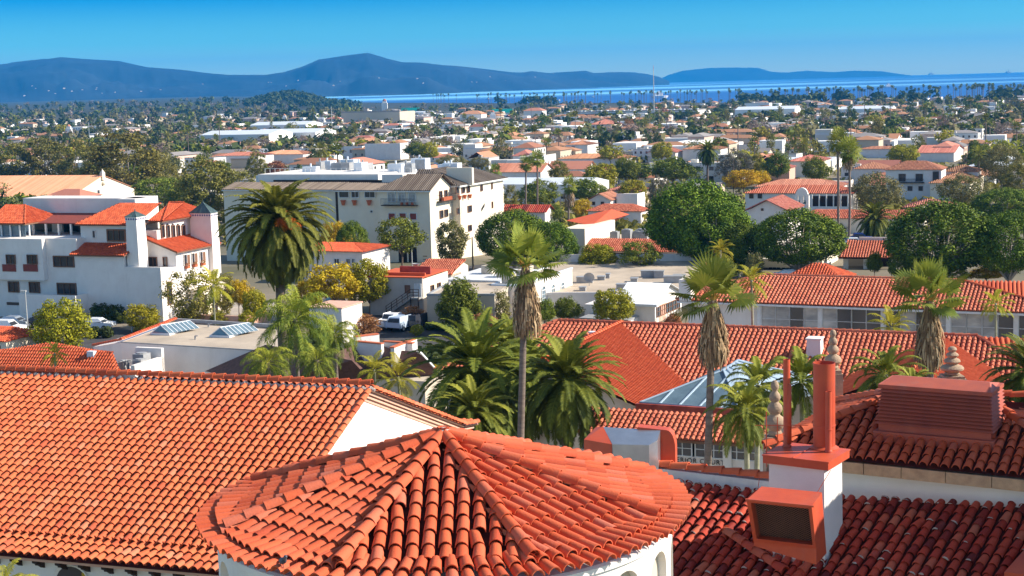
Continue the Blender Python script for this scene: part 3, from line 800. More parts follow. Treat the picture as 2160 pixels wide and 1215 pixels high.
lc.box('core', 'pipe_inside', -lw + .12, -.12, .1, ld - .1, .3, zt)

# ---- duct behind the rotunda
du = Bld('air_duct', 'orange red and silver sheet metal duct behind the right eave of the rotunda', 'duct', PY(1425, 1000, 44.5), -14)
z_ = lambda v, x=0, y=0: du.Z(v, x, y)
xa = du.X(1345, 0, 1)
b = MB(); R_ = .55; prof = [(xa, -1.0), (0, -1.0), (0, z_(908) - R_)] + [(-R_ * .45 * (1 - cos(t * pi / 12)), z_(908) - R_ + R_ * sin(t * pi / 12)) for t in range(1, 7)] + [(xa, z_(903))]
k = len(prof); b.add([(x, 0, z) for x, z in prof] + [(x - .0, .42, z) for x, z in prof], [tuple(range(k))[::-1], tuple(range(k, 2 * k))] + [(i, (i + 1) % k, k + (i + 1) % k, k + i) for i in range(k)])
du.part('end_panel', 'red_metal', b)
b = MB(); x0, x1 = du.X(1293, -.8, 1), du.X(1385, -.8, 1); za_, zb_ = z_(918), z_(926)
b.add([(x0, -.9, -1), (x1, -.55, -1), (x1, .0, -1), (x0, .0, -1), (x0, -.9, zb_), (x1 - .2, -.95, zb_ + .02), (x1, -.6, zb_ + .1), (x1, 0, za_ + .14), (x0 - .45, .1, za_ + .17), (x1 - .2, -.95, -1)],
      [(0, 9, 5, 4), (9, 1, 6, 5), (1, 2, 7, 6), (4, 5, 6, 7, 8), (0, 4, 8, 3)])
du.part('elbow', 'silver', b)
b = MB(); x2 = du.X(1232, -.6, 1)
b.add([(x2, -.6, -1), (x0 - .01, -.92, -1), (x0 - .01, .02, -1), (x2, .1, -1), (x2, -.6, zb_ + .05), (x0 - .01, -.92, zb_ + .005), (x0 - .46, .12, za_ + .18), (x2 + .2, .25, za_ + .12)],
      [(0, 1, 5, 4), (4, 5, 6, 7), (0, 4, 7, 3), (1, 2, 6, 5)])
du.part('branch', 'red_metal', b)
# small red housing at the very corner
rc = Bld('roof_housing', 'small red metal housing cut off by the lower right corner', 'housing', PY(2118, 1215, 36.6), -27)
b = MB(); b.add([(0, 0, -1), (1.5, 0, -1), (1.5, 1, -1), (0, 1, -1), (0, 0, .1), (1.5, 0, .1), (1.5, 1, .45), (.35, 1, .45)], [(0, 1, 5, 4), (1, 2, 6, 5), (2, 3, 7, 6), (3, 0, 4, 7), (4, 5, 6, 7)])
rc.part('casing', 'red_metal', b)

# unseen wing added past the right edge to throw shade on the old tiles
tw = Bld('added_shade_wing', 'added white wing, unseen past the right edge, placed to shade the old tiles', 'building', V((17.0, 35.6, 13)), 0)
tw.box('wall', 'stucco_white', 0, 9, -3, 5.6, 0, 22.3)
tw.roof([(-.4, -3.4, 22.3), (9.4, -3.4, 22.3), (9.4, 1.3, 23.6), (-.4, 1.3, 23.6)], 'tile_orange')
tw.roof([(9.4, 6, 22.3), (-.4, 6, 22.3), (-.4, 1.3, 23.6), (9.4, 1.3, 23.6)], 'tile_orange')
for i in range(4): tw.win('f', 1.5 + i * 2, 19, .9, 1.8, -3, frame='frame_brown')
# ================================================================== VEGETATION
def leafmat(name, a, b, c=None, trans=0.22, var=0.18):
    return mat(name, a, 0.7, b, 0.8, attr=[a, c or b, b], trans=trans, var=var, spec=0.25)
leafmat('leaf_ficus', (0.020, 0.050, 0.007), (0.30, 0.38, 0.015), (0.070, 0.13, 0.008), trans=.08)
leafmat('leaf_green', (0.04, 0.07, 0.010), (0.32, 0.34, 0.03), (0.14, 0.17, 0.016))
leafmat('leaf_bright', (0.10, 0.15, 0.02), (0.34, 0.36, 0.04), (0.20, 0.25, 0.03))
leafmat('leaf_yellow', (0.32, 0.20, 0.006), (0.75, 0.52, 0.02), (0.55, 0.36, 0.01))
leafmat('leaf_yellowgreen', (0.11, 0.13, 0.01), (0.55, 0.46, 0.02), (0.33, 0.31, 0.014))
leafmat('leaf_olive', (0.11, 0.11, 0.035), (0.36, 0.32, 0.11), (0.22, 0.20, 0.065))
leafmat('leaf_euc', (0.08, 0.085, 0.02), (0.38, 0.32, 0.05), (0.21, 0.19, 0.035))
leafmat('leaf_dark', (0.022, 0.042, 0.014), (0.11, 0.14, 0.03), (0.055, 0.085, 0.02))
leafmat('leaf_grey', (0.13, 0.125, 0.085), (0.27, 0.24, 0.17), (0.20, 0.18, 0.125))
leafmat('leaf_bare', (0.20, 0.14, 0.11), (0.36, 0.27, 0.21), (0.28, 0.20, 0.16))
leafmat('leaf_red', (0.20, 0.09, 0.035), (0.56, 0.27, 0.11), (0.36, 0.16, 0.06))
leafmat('leaf_hedge', (0.02, 0.04, 0.01), (0.09, 0.11, 0.02), (0.05, 0.07, 0.015))
leafmat('leaf_palm', (0.02, 0.038, 0.007), (0.34, 0.34, 0.035), (0.08, 0.11, 0.012), trans=.14)
leafmat('leaf_fan', (0.06, 0.11, 0.014), (0.40, 0.40, 0.06), (0.15, 0.20, 0.02), trans=.22)
leafmat('leaf_date', (0.03, 0.045, 0.010), (0.42, 0.38, 0.05), (0.12, 0.13, 0.018))
leafmat('leaf_queen', (0.025, 0.06, 0.008), (0.42, 0.42, 0.04), (0.10, 0.16, 0.014), trans=.18)
leafmat('leaf_goldpalm', (0.14, 0.16, 0.014), (0.55, 0.46, 0.04), (0.33, 0.32, 0.02), trans=.28)
mat('dead_frond', (0.30, 0.20, 0.11), 0.9, (0.12, 0.08, 0.05), 3.0, attr=[(0.12, 0.07, 0.04), (0.36, 0.22, 0.11), (0.66, 0.48, 0.28)])
mat('palm_fruit', (0.75, 0.20, 0.02), 0.7, (0.60, 0.13, 0.01), 3.0)
mat('palm_stem', (0.55, 0.25, 0.05), 0.7, (0.4, 0.3, 0.06), 3.0)
mat('bark', (0.20, 0.15, 0.11), 0.95, (0.11, 0.08, 0.06), 1.5, bump=0.5, bscale=12)
mat('bark_pale', (0.42, 0.36, 0.30), 0.95, (0.28, 0.23, 0.19), 1.5, bump=0.4, bscale=10)
mat('bark_palm', (0.27, 0.21, 0.17), 0.95, (0.14, 0.105, 0.085), 1.2, bump=0.9, bscale=9, stretch=(1, 1, 7))
mat('bark_king', (0.38, 0.36, 0.26), 0.85, (0.24, 0.24, 0.14), 1.0, stretch=(1, 1, 5), bump=.3)

def leaves(mb, c, rad, n, size, rng, asp=1.6, inner=.72, up=.25, lo=0., hi=1.):
    """n leaf shaped faces in the outer shell of an ellipsoid"""
    cx, cy, cz = c; rx, ry, rz = rad
    for _ in range(n):
        z = rng.uniform(-1, 1); t = rng.uniform(0, 2 * pi); q = sqrt(1 - z * z)
        d = V((q * cos(t), q * sin(t), z)); k = rng.uniform(inner, 1.03)
        p = V((cx + d.x * rx * k, cy + d.y * ry * k, cz + d.z * rz * k))
        nn = (d + V((rng.uniform(-1, 1), rng.uniform(-1, 1), rng.uniform(-1, 1))) * .8 + V((0, 0, up))).normalized()
        a = nn.orthogonal().normalized(); b = nn.cross(a); w = rng.uniform(0, 2 * pi)
        a, b = a * cos(w) + b * sin(w), b * cos(w) - a * sin(w)
        s = size * rng.uniform(.6, 1.35)
        a = a * s * asp * .5; b = b * s * .5
        mb.add([tuple(p - a), tuple(p + b), tuple(p + a), tuple(p - b)], [(0, 1, 2, 3)], min(1, max(0, rng.uniform(lo, hi))))
PROTO = {}
def limbs(mb, pts, base=(0, 0, 0), r=.02, fork=.35, n=6):
    """tapered trunk that forks to the given points"""
    b0 = V(base); f = V((0, 0, fork))
    mb.path([b0, lerp(b0, f, .5) + V((.006, .004, 0)), f], [r, r * .8, r * .7], n)
    for p in pts:
        p = V(p); mid = lerp(f, p, .5) + V((0, 0, .03 * (1 - abs(p.z - .7))))
        mb.path([f - V((0, 0, .01)), mid, p], [r * .5, r * .32, r * .1], 5)
def proto(kind, leaf, bark, crown, rng_seed, clumps, n, size, R=(.5, .5, .32), cz=.62, cr=.16, fork=.3, tr=.022, shell=.62, asp=1.5, fl=.5, gaps=0., inner=.55, squash=.8, lim=7, irr=.45):
    rng = random.Random(rng_seed)
    mb = MB(); tb = MB(); cs = []
    for i in range(clumps):
        # golden spiral on the crown ellipsoid, jittered, flatter below
        z = 1 - 2 * (i + .5) / clumps; t = i * 2.39996 + rng.uniform(-.3, .3); q = sqrt(max(0, 1 - z * z))
        k = rng.uniform(shell, 1 - cr * .4) * (1 + irr * noise.noise(V((q * cos(t) * 1.6 + rng_seed, q * sin(t) * 1.6, z * 1.6))))
        zz = z if z > 0 else z * fl
        c = V((R[0] * q * cos(t) * k, R[1] * q * sin(t) * k, cz + R[2] * zz * k))
        if gaps and rng.random() < gaps: continue
        cs.append(c); s = cr * rng.uniform(.7, 1.25)
        tone = rng.uniform(-.15, .15)
        leaves(mb, c, (s, s, s * squash), int(n / clumps), size, rng, asp, inner, lo=max(0, .1 + tone), hi=min(1, .9 + tone))
    pts = [tuple(c * 1.0) for c in rng.sample(cs, min(lim, len(cs)))] if lim else []
    limbs(tb, [(x * .85, y * .85, z) for x, y, z in pts], r=tr, fork=fork)
    PROTO[kind] = (mb, tb, leaf, bark, None)
    return kind
def get_proto(kind):
    mb, tb, leaf, bark, me = PROTO[kind]
    if me is None:
        a = mb.build('crown', leaf); b = tb.build('trunk', bark)
        me = (a.data, b.data); bpy.data.objects.remove(a); bpy.data.objects.remove(b)
        PROTO[kind] = (mb, tb, leaf, bark, me)
    return me
proto('ficus', 'leaf_ficus', 'bark_pale', None, 1, 170, 32000, .0165, R=(.48, .48, .44), cz=.55, cr=.098, fork=.08, tr=.028, fl=.66, inner=.55, lim=26, shell=.90, irr=.12)
proto('ficus2', 'leaf_ficus', 'bark_pale', None, 11, 150, 29000, .017, R=(.48, .44, .46), cz=.53, cr=.104, fork=.08, tr=.03, fl=.75, inner=.55, lim=22, shell=.88, irr=.16)
proto('round', 'leaf_green', 'bark', None, 2, 70, 9000, .026, R=(.46, .46, .40), cz=.60, cr=.13, fork=.25, fl=.7)
proto('roundyg', 'leaf_yellowgreen', 'bark', None, 3, 70, 9000, .028, R=(.46, .46, .42), cz=.57, cr=.12, fork=.2, fl=.8)
proto('bush', 'leaf_yellowgreen', 'bark', None, 4, 60, 8000, .028, R=(.44, .44, .46), cz=.50, cr=.13, fork=.08, fl=1.0)
proto('yellow', 'leaf_yellow', 'bark', None, 5, 60, 8000, .028, R=(.46, .46, .36), cz=.62, cr=.14, fork=.3, fl=.7, gaps=.12, inner=.3)
proto('airy', 'leaf_euc', 'bark_pale', None, 6, 62, 10500, .022, R=(.46, .46, .46), cz=.56, cr=.12, fork=.22, fl=.9, gaps=.15, inner=.2, tr=.02, lim=14)
proto('airy2', 'leaf_euc', 'bark_pale', None, 16, 50, 8500, .023, R=(.42, .42, .50), cz=.54, cr=.13, fork=.25, fl=1., gaps=.25, inner=.2, tr=.018, lim=14)
proto('olive', 'leaf_olive', 'bark', None, 7, 60, 9000, .020, R=(.48, .48, .38), cz=.58, cr=.13, fork=.2, fl=.8, inner=.25, lim=12)
proto('greyround', 'leaf_grey', 'bark', None, 8, 60, 7500, .022, R=(.46, .46, .42), cz=.56, cr=.13, fork=.2, fl=.9, inner=.25, lim=10)
proto('bare', 'leaf_bare', 'bark', None, 9, 40, 2600, .016, R=(.44, .44, .44), cz=.56, cr=.14, fork=.2, fl=.8, inner=.1, asp=4, lim=20, tr=.016)
proto('redshrub', 'leaf_red', 'bark', None, 10, 40, 4600, .034, R=(.44, .44, .42), cz=.50, cr=.16, fork=.1, fl=1., inner=.2, lim=8)
proto('weeping', 'leaf_green', 'bark', None, 12, 60, 8500, .024, R=(.44, .44, .42), cz=.58, cr=.12, fork=.25, fl=1.1, inner=.2, asp=3.2, squash=1.6)
proto('street', 'leaf_green', 'bark', None, 13, 55, 5600, .026, R=(.46, .46, .34), cz=.68, cr=.12, fork=.34, fl=.8, gaps=.1, inner=.35, lim=12)
proto('magnolia', 'leaf_olive', 'bark', None, 14, 50, 4600, .034, R=(.42, .42, .46), cz=.54, cr=.13, fork=.15, fl=1., inner=.3)
# small, light ones for the far town
proto('f_round', 'leaf_dark', 'bark', None, 21, 22, 900, .075, R=(.44, .44, .38), cz=.58, cr=.2, fork=.2, lim=3, fl=.8)
proto('f_green', 'leaf_green', 'bark', None, 22, 22, 850, .075, R=(.44, .44, .38), cz=.58, cr=.2, fork=.2, lim=3, fl=.8)
proto('f_tall', 'leaf_dark', 'bark', None, 23, 24, 850, .065, R=(.38, .38, .48), cz=.54, cr=.17, fork=.2, lim=3, gaps=.15, fl=1)
proto('f_olive', 'leaf_olive', 'bark', None, 24, 22, 850, .06, R=(.44, .44, .40), cz=.56, cr=.19, fork=.2, lim=3, gaps=.1, fl=.9)
proto('f_bare', 'leaf_bare', 'bark', None, 25, 20, 600, .04, R=(.44, .44, .44), cz=.56, cr=.18, fork=.2, lim=6, inner=.2, asp=3)
proto('f_euc', 'leaf_euc', 'bark_pale', None, 26, 22, 800, .06, R=(.40, .40, .48), cz=.54, cr=.18, fork=.25, lim=5, gaps=.2, fl=1)
proto('f_red', 'leaf_red', 'bark', None, 27, 20, 700, .06, R=(.44, .44, .40), cz=.56, cr=.18, fork=.2, lim=3)
proto('f_yellow', 'leaf_yellowgreen', 'bark', None, 28, 22, 800, .065, R=(.44, .44, .38), cz=.57, cr=.19, fork=.2, lim=3)
NAMES = {'ficus': 'fig_tree', 'ficus2': 'fig_tree', 'bush': 'shrub', 'redshrub': 'shrub'}
def put_tree(kind, loc, w_, h_, label, group=None, name=None, rz=None, cat=None, wy=None):
    cm, tm = get_proto(kind)
    r = thing(name or NAMES.get(kind, 'tree'), label, cat or ('shrub' if NAMES.get(kind) == 'shrub' else 'tree'), loc, RND.uniform(0, 6.28) if rz is None else rz, group)
    for nm, me in (('crown', cm), ('trunk', tm)):
        o = bpy.data.objects.new(nm, me); COL.objects.link(o); o.parent = r
        o.scale = (w_, wy or w_, h_)
    return r
def T(kind, u, vtop, vbase, wpx, label, y=None, group=None, rz=None, name=None, cat=None):
    """tree with its crown top at (u, vtop), foot at vbase, crown wpx wide (pixels of the photograph)"""
    if y is None:
        p = ground_at(u, vbase); y = p.y
    p = PY(u, vbase, y); g = G(p.x, y)
    top = PY(u, vtop, y).z
    w_ = wpx * (y * CF.y) / FP * 1.0
    return put_tree(kind, (p.x, y, g), w_ / .92, (top - g) / .99, label, group, rz=rz, name=name, cat=cat)

# ------------------------------------------------------------------ palms
def fan_leaf(mb, o, d, pet, rad, rng, n=22, droop=.5, tone=(.2, 1.), width=.045):
    """petiole from o along d, then a round fan of narrow leaflets"""
    d = d.normalized(); side = d.cross(V((0, 0, 1)))
    side = side.normalized() if side.length > 1e-3 else V((1, 0, 0))
    upv = side.cross(d).normalized()
    c = o + d * pet + V((0, 0, -pet * pet * .06))
    t0 = rng.uniform(*tone)
    mb.path([o, lerp(o, c, .5) + V((0, 0, .04 * pet)), c], [.022, .016, .012], 4, r=.75)
    roll = rng.uniform(-.5, .5)
    s2 = side * cos(roll) + upv * sin(roll); u2 = d.cross(s2)
    for i in range(n):
        t = (i / (n - 1) - .5) * radians(250)
        dirv = (d * cos(t) + s2 * sin(t)).normalized()
        L = rad * (1 - .22 * abs(t) / 2.2) * rng.uniform(.9, 1.06)
        bend = droop * rng.uniform(.6, 1.4)
        m_ = c + dirv * L * .62 + u2 * (.06 * L) ; e_ = c + dirv * L * (.98 - .2 * bend) + V((0, 0, -1)) * (L * .55 * bend * (.35 + .65 * abs(t) / 2.2))
        w_ = d.cross(dirv); ww = (u2.cross(dirv)).normalized() * width
        r_ = min(1, max(0, t0 + rng.uniform(-.18, .18)))
        mb.add([tuple(c), tuple(m_ - ww), tuple(m_ + ww)], [(0, 1, 2)], r_)
        mb.add([tuple(m_ - ww), tuple(e_), tuple(m_ + ww)], [(0, 1, 2)], r_)
def frond(mb, o, az, el, L, rng, curl=1.1, pairs=34, lw=.5, ltw=.028, tone=(.2, .9), n=9, droop=.35, fluff=0., taperin=.12):
    """pinnate frond: a rachis that bends down and leaflets along both sides"""
    h = V((cos(az), sin(az), 0)); side = V((-sin(az), cos(az), 0)); pts = []; p = V(o); a = el
    for i in range(n + 1):
        pts.append(p.copy()); d = h * cos(a) + V((0, 0, 1)) * sin(a); p = p + d * (L / n); a -= curl / n * (.35 + 1.3 * i / n)
    t0 = rng.uniform(*tone)
    mb.path(pts, [.05 * (1 - i / (n + 1)) * (L / 4) + .006 for i in range(n + 1)], 4, r=min(1, t0 + .25))
    for i in range(pairs):
        t = taperin + (1 - taperin) * i / pairs; k = t * n; j = min(n - 1, int(k)); q = lerp(pts[j], pts[j + 1], k - j)
        d = (pts[j + 1] - pts[j]).normalized(); up = side.cross(d); 
        if up.z < 0: up = -up
        ll = lw * (sin(pi * min(1, .18 + .8 * t)) ** .7) * rng.uniform(.85, 1.1)
        for s in (-1, 1):
            dr = (side * s * .80 + d * .55 + up * (.28 + fluff * rng.uniform(-1, 1)))
            dr.normalize()
            e = q + dr * ll + V((0, 0, -1)) * ll * droop * rng.uniform(.5, 1.4)
            m_ = q + dr * ll * .5 + V((0, 0, -1)) * ll * droop * .12
            w_ = d * ltw; r_ = min(1, max(0, t0 + rng.uniform(-.15, .15)))
            mb.add([tuple(q - w_ * .6), tuple(q + w_ * .6), tuple(m_ + w_), tuple(m_ - w_)], [(0, 1, 2, 3)], r_)
            mb.add([tuple(m_ - w_), tuple(m_ + w_), tuple(e)], [(0, 1, 2)], r_)
def fan_crown(seed, n=34, R=1.5, lowest=-.9, leafn=24, width=.045, pet=1.0):
    rng = random.Random(seed); mb = MB()
    for i in range(n):
        t = i / n; el = lerp(1.45, lowest, t ** .85) + rng.uniform(-.12, .12); az = i * 2.39996 + rng.uniform(-.25, .25)
        d = V((cos(az) * cos(el), sin(az) * cos(el), sin(el)))
        fan_leaf(mb, V((0, 0, 0)) + d * .12, d, pet * rng.uniform(.8, 1.15), R * rng.uniform(.75, 1.05), rng, leafn, droop=lerp(.10, .75, t), tone=(lerp(.5, .05, t), lerp(1., .55, t)), width=width)
    return mb
def skirt_mesh(seed, h, r, n=650):
    """old fronds hanging against the trunk"""
    rng = random.Random(seed); mb = MB()
    for i in range(n):
        z0 = -h * rng.random() ** 1.15 * .8; a = rng.uniform(0, 2 * pi)
        f = -z0 / h; rr = r * interp(f, [(0, .30), (.12, .55), (.35, .9), (.6, 1.0), (.85, .8), (1, .45)]) * rng.uniform(.7, 1.08)
        L = min(h * rng.uniform(.16, .38), h * 1.06 + z0)
        d = V((cos(a), sin(a), 0)); s = V((-sin(a), cos(a), 0)) * rng.uniform(.018, .055)
        p0 = d * (rr * .72) + V((0, 0, z0)); p1 = d * rr + V((0, 0, z0 - L * .5)) + s * rng.uniform(-1, 1); p2 = d * (rr * rng.uniform(.75, 1.1)) + V((0, 0, z0 - L)) + s * rng.uniform(-2, 2)
        q = rng.random()
        mb.add([tuple(p0 - s * .5), tuple(p0 + s * .5), tuple(p1 + s), tuple(p1 - s)], [(0, 1, 2, 3)], q)
        mb.add([tuple(p1 - s), tuple(p1 + s), tuple(p2 + s * .5), tuple(p2 - s * .5)], [(0, 1, 2, 3)], q)
    return mb
def date_crown(seed, n=95, L=4.2, pairs=38, low=-1.35, lw=.5, curl=1.3, tone=(.1, .9), droop=.25, ltw=.03, fluff=0.):
    rng = random.Random(seed); mb = MB()
    for i in range(n):
        t = i / n; el = lerp(1.42, low, t ** .8) + rng.uniform(-.1, .1)
        k = lerp(1, .45, max(0, (t - .6) / .4))
        frond(mb, V((cos(i * 2.4) * .15, sin(i * 2.4) * .15, .2 - .5 * t)), i * 2.39996 + rng.uniform(-.2, .2), el, L * rng.uniform(.85, 1.05) * (.82 + .18 * min(1, t * 4)), rng, curl * k * rng.uniform(.8, 1.2), pairs, lw, ltw, (lerp(tone[1] * .6, tone[0], t), lerp(tone[1], tone[0] + .35, t)), droop=droop, fluff=fluff)
    return mb
def palm(name, label, cat, p0, top, crown, leaf, tr=.22, tr1=None, bark='bark_palm', group=None, scale=1., extra=(), rz=None, base=1.25):
    """root Empty at the foot p0, trunk to the point top, crown mesh hung at the top"""
    r = thing(name, label, cat, p0, 0, group)
    d = V(top) - V(p0); b = MB(); n = 10; rng = random.Random(int(abs(p0[0] * 77 + p0[1])))
    bend = V((rng.uniform(-1, 1), rng.uniform(-1, 1), 0)) * .012 * d.length
    b.path([d * (i / n) + bend * sin(pi * i / n) for i in range(n + 1)], [lerp(tr * (base if i == 0 else 1), tr1 or tr * .85, i / n) for i in range(n + 1)], 12)
    b.build('trunk', bark, r, smooth=True)
    for nm, mb_, m_, s in ((('crown', crown, leaf, scale),) + tuple(extra)):
        if isinstance(mb_, MB): o = mb_.build(nm, m_, r)
        else: o = bpy.data.objects.new(nm, mb_); COL.objects.link(o); o.parent = r
        o.location = d; o.scale = (s, s, s)
        if rz is not None: o.rotation_euler = (0, 0, rz)
    return r
def mesh_of(mb, name, m):
    o = mb.build(name, m); me = o.data; bpy.data.objects.remove(o); return me
def px_m(y): return FP / (y / CF.y)

# the three tall fan palms
FAN = [mesh_of(fan_crown(31 + i, n=17, lowest=-.3, leafn=30, width=.05, R=1.35), 'crown', 'leaf_fan') for i in range(3)]
for i, (u0, v0, u1, v1, yy, sk, lab) in enumerate((
        (1108, 562, 1093, 925, 70., 2.9, 'tall fan palm with shaggy brown skirt between the rotunda and the white hall'),
        (1504, 630, 1488, 975, 66., 2.7, 'tall fan palm with brown skirt rising right of the glass skylight'),
        (1962, 632, 1968, 870, 70., 2.9, 'fan palm with brown skirt behind the red louvred cabinet'))):
    top = PY(u0, v0, yy); low = PY(u1, v1, yy); d = (top - low); k = (13 - low.z) / d.z; foot = low + d * k; foot = V((lerp(low.x, foot.x, .5), yy, 13))
    k_ = MB(); rng = random.Random(50 + i)
    for j in range(26):
        a = rng.uniform(0, 6.28); e_ = rng.uniform(.2, 1.2); k_.path([V((0, 0, -.35)), V((cos(a) * .16, sin(a) * .16, .05)), V((cos(a) * .34, sin(a) * .34, .35 * e_))], [.05, .035, .015], 4)
    palm('fan_palm', lab, 'palm', foot, top, FAN[i], 'leaf_fan', .20, .15, group='tall fan palms behind the rotunda',
         extra=(('dead_skirt', skirt_mesh(60 + i, sk * 1.1, .70, 900), 'dead_frond', 1.0), ('leaf_stems', k_, 'palm_stem', 1.0)), rz=i * 2.1)

# the great date palm
top = PY(588, 470, 122); foot = PY(600, 700, 122); foot.z = 13
fr = MB(); rng = random.Random(5)
for (fx, fy, fz, s) in ((.55, -2.7, .15, .72), (1.35, -2.4, .25, .55), (.95, -2.4, .95, .42), (1.8, -2.1, -.1, .45), (.15, -2.8, -.4, .4)):
    for j in range(300):
        d = V((rng.gauss(0, 1), rng.gauss(0, 1), rng.gauss(0, 1))).normalized() * s * rng.uniform(.4, 1); c = V((fx, fy, fz))
        fr.path([c + d * .2, c + d * .8 + V((0, 0, -.05)), c + d + V((0, 0, -.16))], [.02, .016, .012], 3)
palm('canary_palm', 'large dark green date palm with orange fruit clusters left of centre', 'palm', foot, top,
     date_crown(71, n=215, L=5.3, pairs=58, low=-1.5, lw=.72, curl=1.6, ltw=.055, droop=.4), 'leaf_date', .42, .38, bark='bark', extra=(('fruit_cluster', fr, 'palm_fruit', 1.0),))
DATE = [mesh_of(date_crown(72 + i, n=105, L=3.2, pairs=44, low=-1.25, lw=.5, curl=1.4, tone=(.05, 1.), ltw=.038), 'crown', 'leaf_palm') for i in range(3)]
for (u, v, yy, s, k, lab) in (
        (1005, 775, 84, 1.35, 0, 'date palm with arching dark fronds left of the tall fan palm trunk'),
        (1195, 800, 80, 1.08, 1, 'date palm with long lit fronds right of the tall fan palm trunk'),
        (1100, 800, 88, 1.2, 0, 'date palm directly behind the tall fan palm trunk'),
        (1075, 735, 92, .95, 2, 'date palm crown partly hidden behind the skirt of the fan palm'),
        (1000, 870, 78, .8, 1, 'low date palm crown in the shade below the beige rake cornice'),
        (2185, 790, 74, .95, 2, 'date palm with dark arching fronds cut by the right edge'),
        (1845, 462, 285, 1.5, 0, 'broad date palm standing among the mission style roofs on the right')):
    top = PY(u, v, yy); g = G(top.x, yy); palm('date_palm', lab, 'palm', (top.x, yy, g), top, DATE[k], 'leaf_palm', .28 * s, scale=s, bark='bark', group='feathery date palms', rz=u * .37)
QUEEN = [mesh_of(date_crown(81 + i, n=26, L=3.1, pairs=60, low=-.7, lw=.62, curl=2.2, tone=(.3, 1.), droop=.75, ltw=.02, fluff=.5), 'crown', 'leaf_queen') for i in range(2)]
for (u, v, yy, s, k, lab) in (
        (622, 672, 100, 1.18, 0, 'feathery queen palm with pale trunk below the great date palm'),
        (705, 705, 104, .75, 1, 'smaller feathery queen palm beside the brown shingled houses'),
        (565, 765, 96, .7, 1, 'leaning queen palm in front of the white side wall'),
        (668, 760, 94, .6, 0, 'low queen palm behind the ridge of the left wing')):
    top = PY(u, v, yy); palm('queen_palm', lab, 'palm', (top.x + .3, yy, 13), top, QUEEN[k], 'leaf_queen', .17, bark='bark_palm', scale=s, group='queen palms behind the left wing', rz=u * .7)
KING = [mesh_of(date_crown(91 + i, n=36, L=2.2, pairs=48, low=-.9, lw=.42, curl=1.9, tone=(.2, 1.), droop=.5, ltw=.024), 'crown', 'leaf_palm') for i in range(2)]
for (u, v, yy, s, k, lab) in (
        (1572, 862, 62, .9, 0, 'bushy palm with green trunk between the parapet and the stone finial'),
        (1600, 812, 66, .85, 1, 'upright palm fronds left of the thin red pipe'),
        (1690, 800, 68, .95, 0, 'palm crown seen between the two red flue pipes'),
        (1868, 790, 64, .85, 1, 'palm with one tall pale spear leaf left of the red cabinet'),
        (1925, 815, 62, .6, 0, 'small palm showing just above the left end of the red cabinet')):
    top = PY(u, v, yy); palm('king_palm', lab, 'palm', (top.x, yy, 13), top, KING[k], 'leaf_palm', .13, bark='bark_king', scale=s, group='slender palms beside the chimney', rz=u * .7)
SMALL = mesh_of(date_crown(95, n=20, L=1.9, pairs=22, low=-.6, lw=.45, curl=1.7, tone=(.3, 1.), droop=.5, ltw=.03), 'crown', 'leaf_goldpalm')
for (u, v, yy, s, lab) in (
        (1880, 690, 112, 1.1, 'golden green palm in front of the ribbon of office windows'),
        (2100, 640, 108, .8, 'thin drooping palm in front of the right end of the long windows'),
        (1520, 528, 130, .75, 'small bright palm top above the middle fan palm'),
        (1585, 590, 104, .85, 'yellowed palm crown behind the middle fan palm'),
        (840, 795, 96, 1.05, 'golden palm left of the dark date palms'),
        (790, 780, 99, .85, 'yellow green palm beside the brown shingle roof'),
        (450, 600, 172, 1.5, 'palm in the courtyard beside the white townhouses'),
        (115, 745, 120, .7, 'small sunlit palm behind the tiled roof at far left'),
        (8, 1250, 38, .55, 'pale palm fronds rising in the lower left corner')):
    top = PY(u, v, yy); palm('feather_palm', lab, 'palm', (top.x, yy, G(top.x, yy)), top, SMALL, 'leaf_goldpalm', .10, bark='bark_king', scale=s, group='small feathery palms', rz=u * .9)
# tall slim fan palms standing in the middle distance
MIDFAN = mesh_of(fan_crown(41, n=26, R=1.5, lowest=-1.2, leafn=12, width=.10, pet=.9), 'crown', 'leaf_fan')
SK = mesh_of(skirt_mesh(66, 3.0, .9, 260), 'dead_skirt', 'dead_frond')
for (u, v, vb, s, sk, lab) in (
        (1110, 345, 455, 1.1, .6, 'left one of the three slim fan palms rising right of the cream building'),
        (1133, 335, 450, 1.2, .6, 'tallest of the three slim fan palms rising right of the cream building'),
        (1200, 392, 470, 1.2, 1.6, 'fan palm with a thick shaggy trunk left of the small white house'),
        (1768, 298, 482, 1.3, .7, 'left one of two very tall fan palms in front of the bell gable houses'),
        (1790, 318, 492, 1.4, 1.2, 'right one of two very tall fan palms with a thick skirt'),
        (1045, 360, 440, 1.0, .5, 'short fan palm beside the orange tiled house behind the cream building')):
    p = ground_at(u, vb + 25); top = PY(u, v, p.y); g = G(p.x, p.y)
    palm('fan_palm', lab, 'palm', (p.x, p.y, g), top, MIDFAN, 'leaf_fan', .24, scale=s, group='slim fan palms in the middle distance', extra=(('dead_skirt', SK, 'dead_frond', sk),), rz=u)
for (u, v, vb, s, lab) in ((1493, 318, 400, 1.15, 'date palm with a round dark crown and straight trunk beyond the large fig tree'),):
    p = ground_at(u, vb); top = PY(u, v, p.y); palm('date_palm', lab, 'palm', (p.x, p.y, G(p.x, p.y)), top, DATE[0], 'leaf_palm', .35, scale=s * 1.3, bark='bark', rz=1.)
# ================================================================== MIDDLE DISTANCE BUILDINGS
def corner(u, v, z): return P(u, v, z)
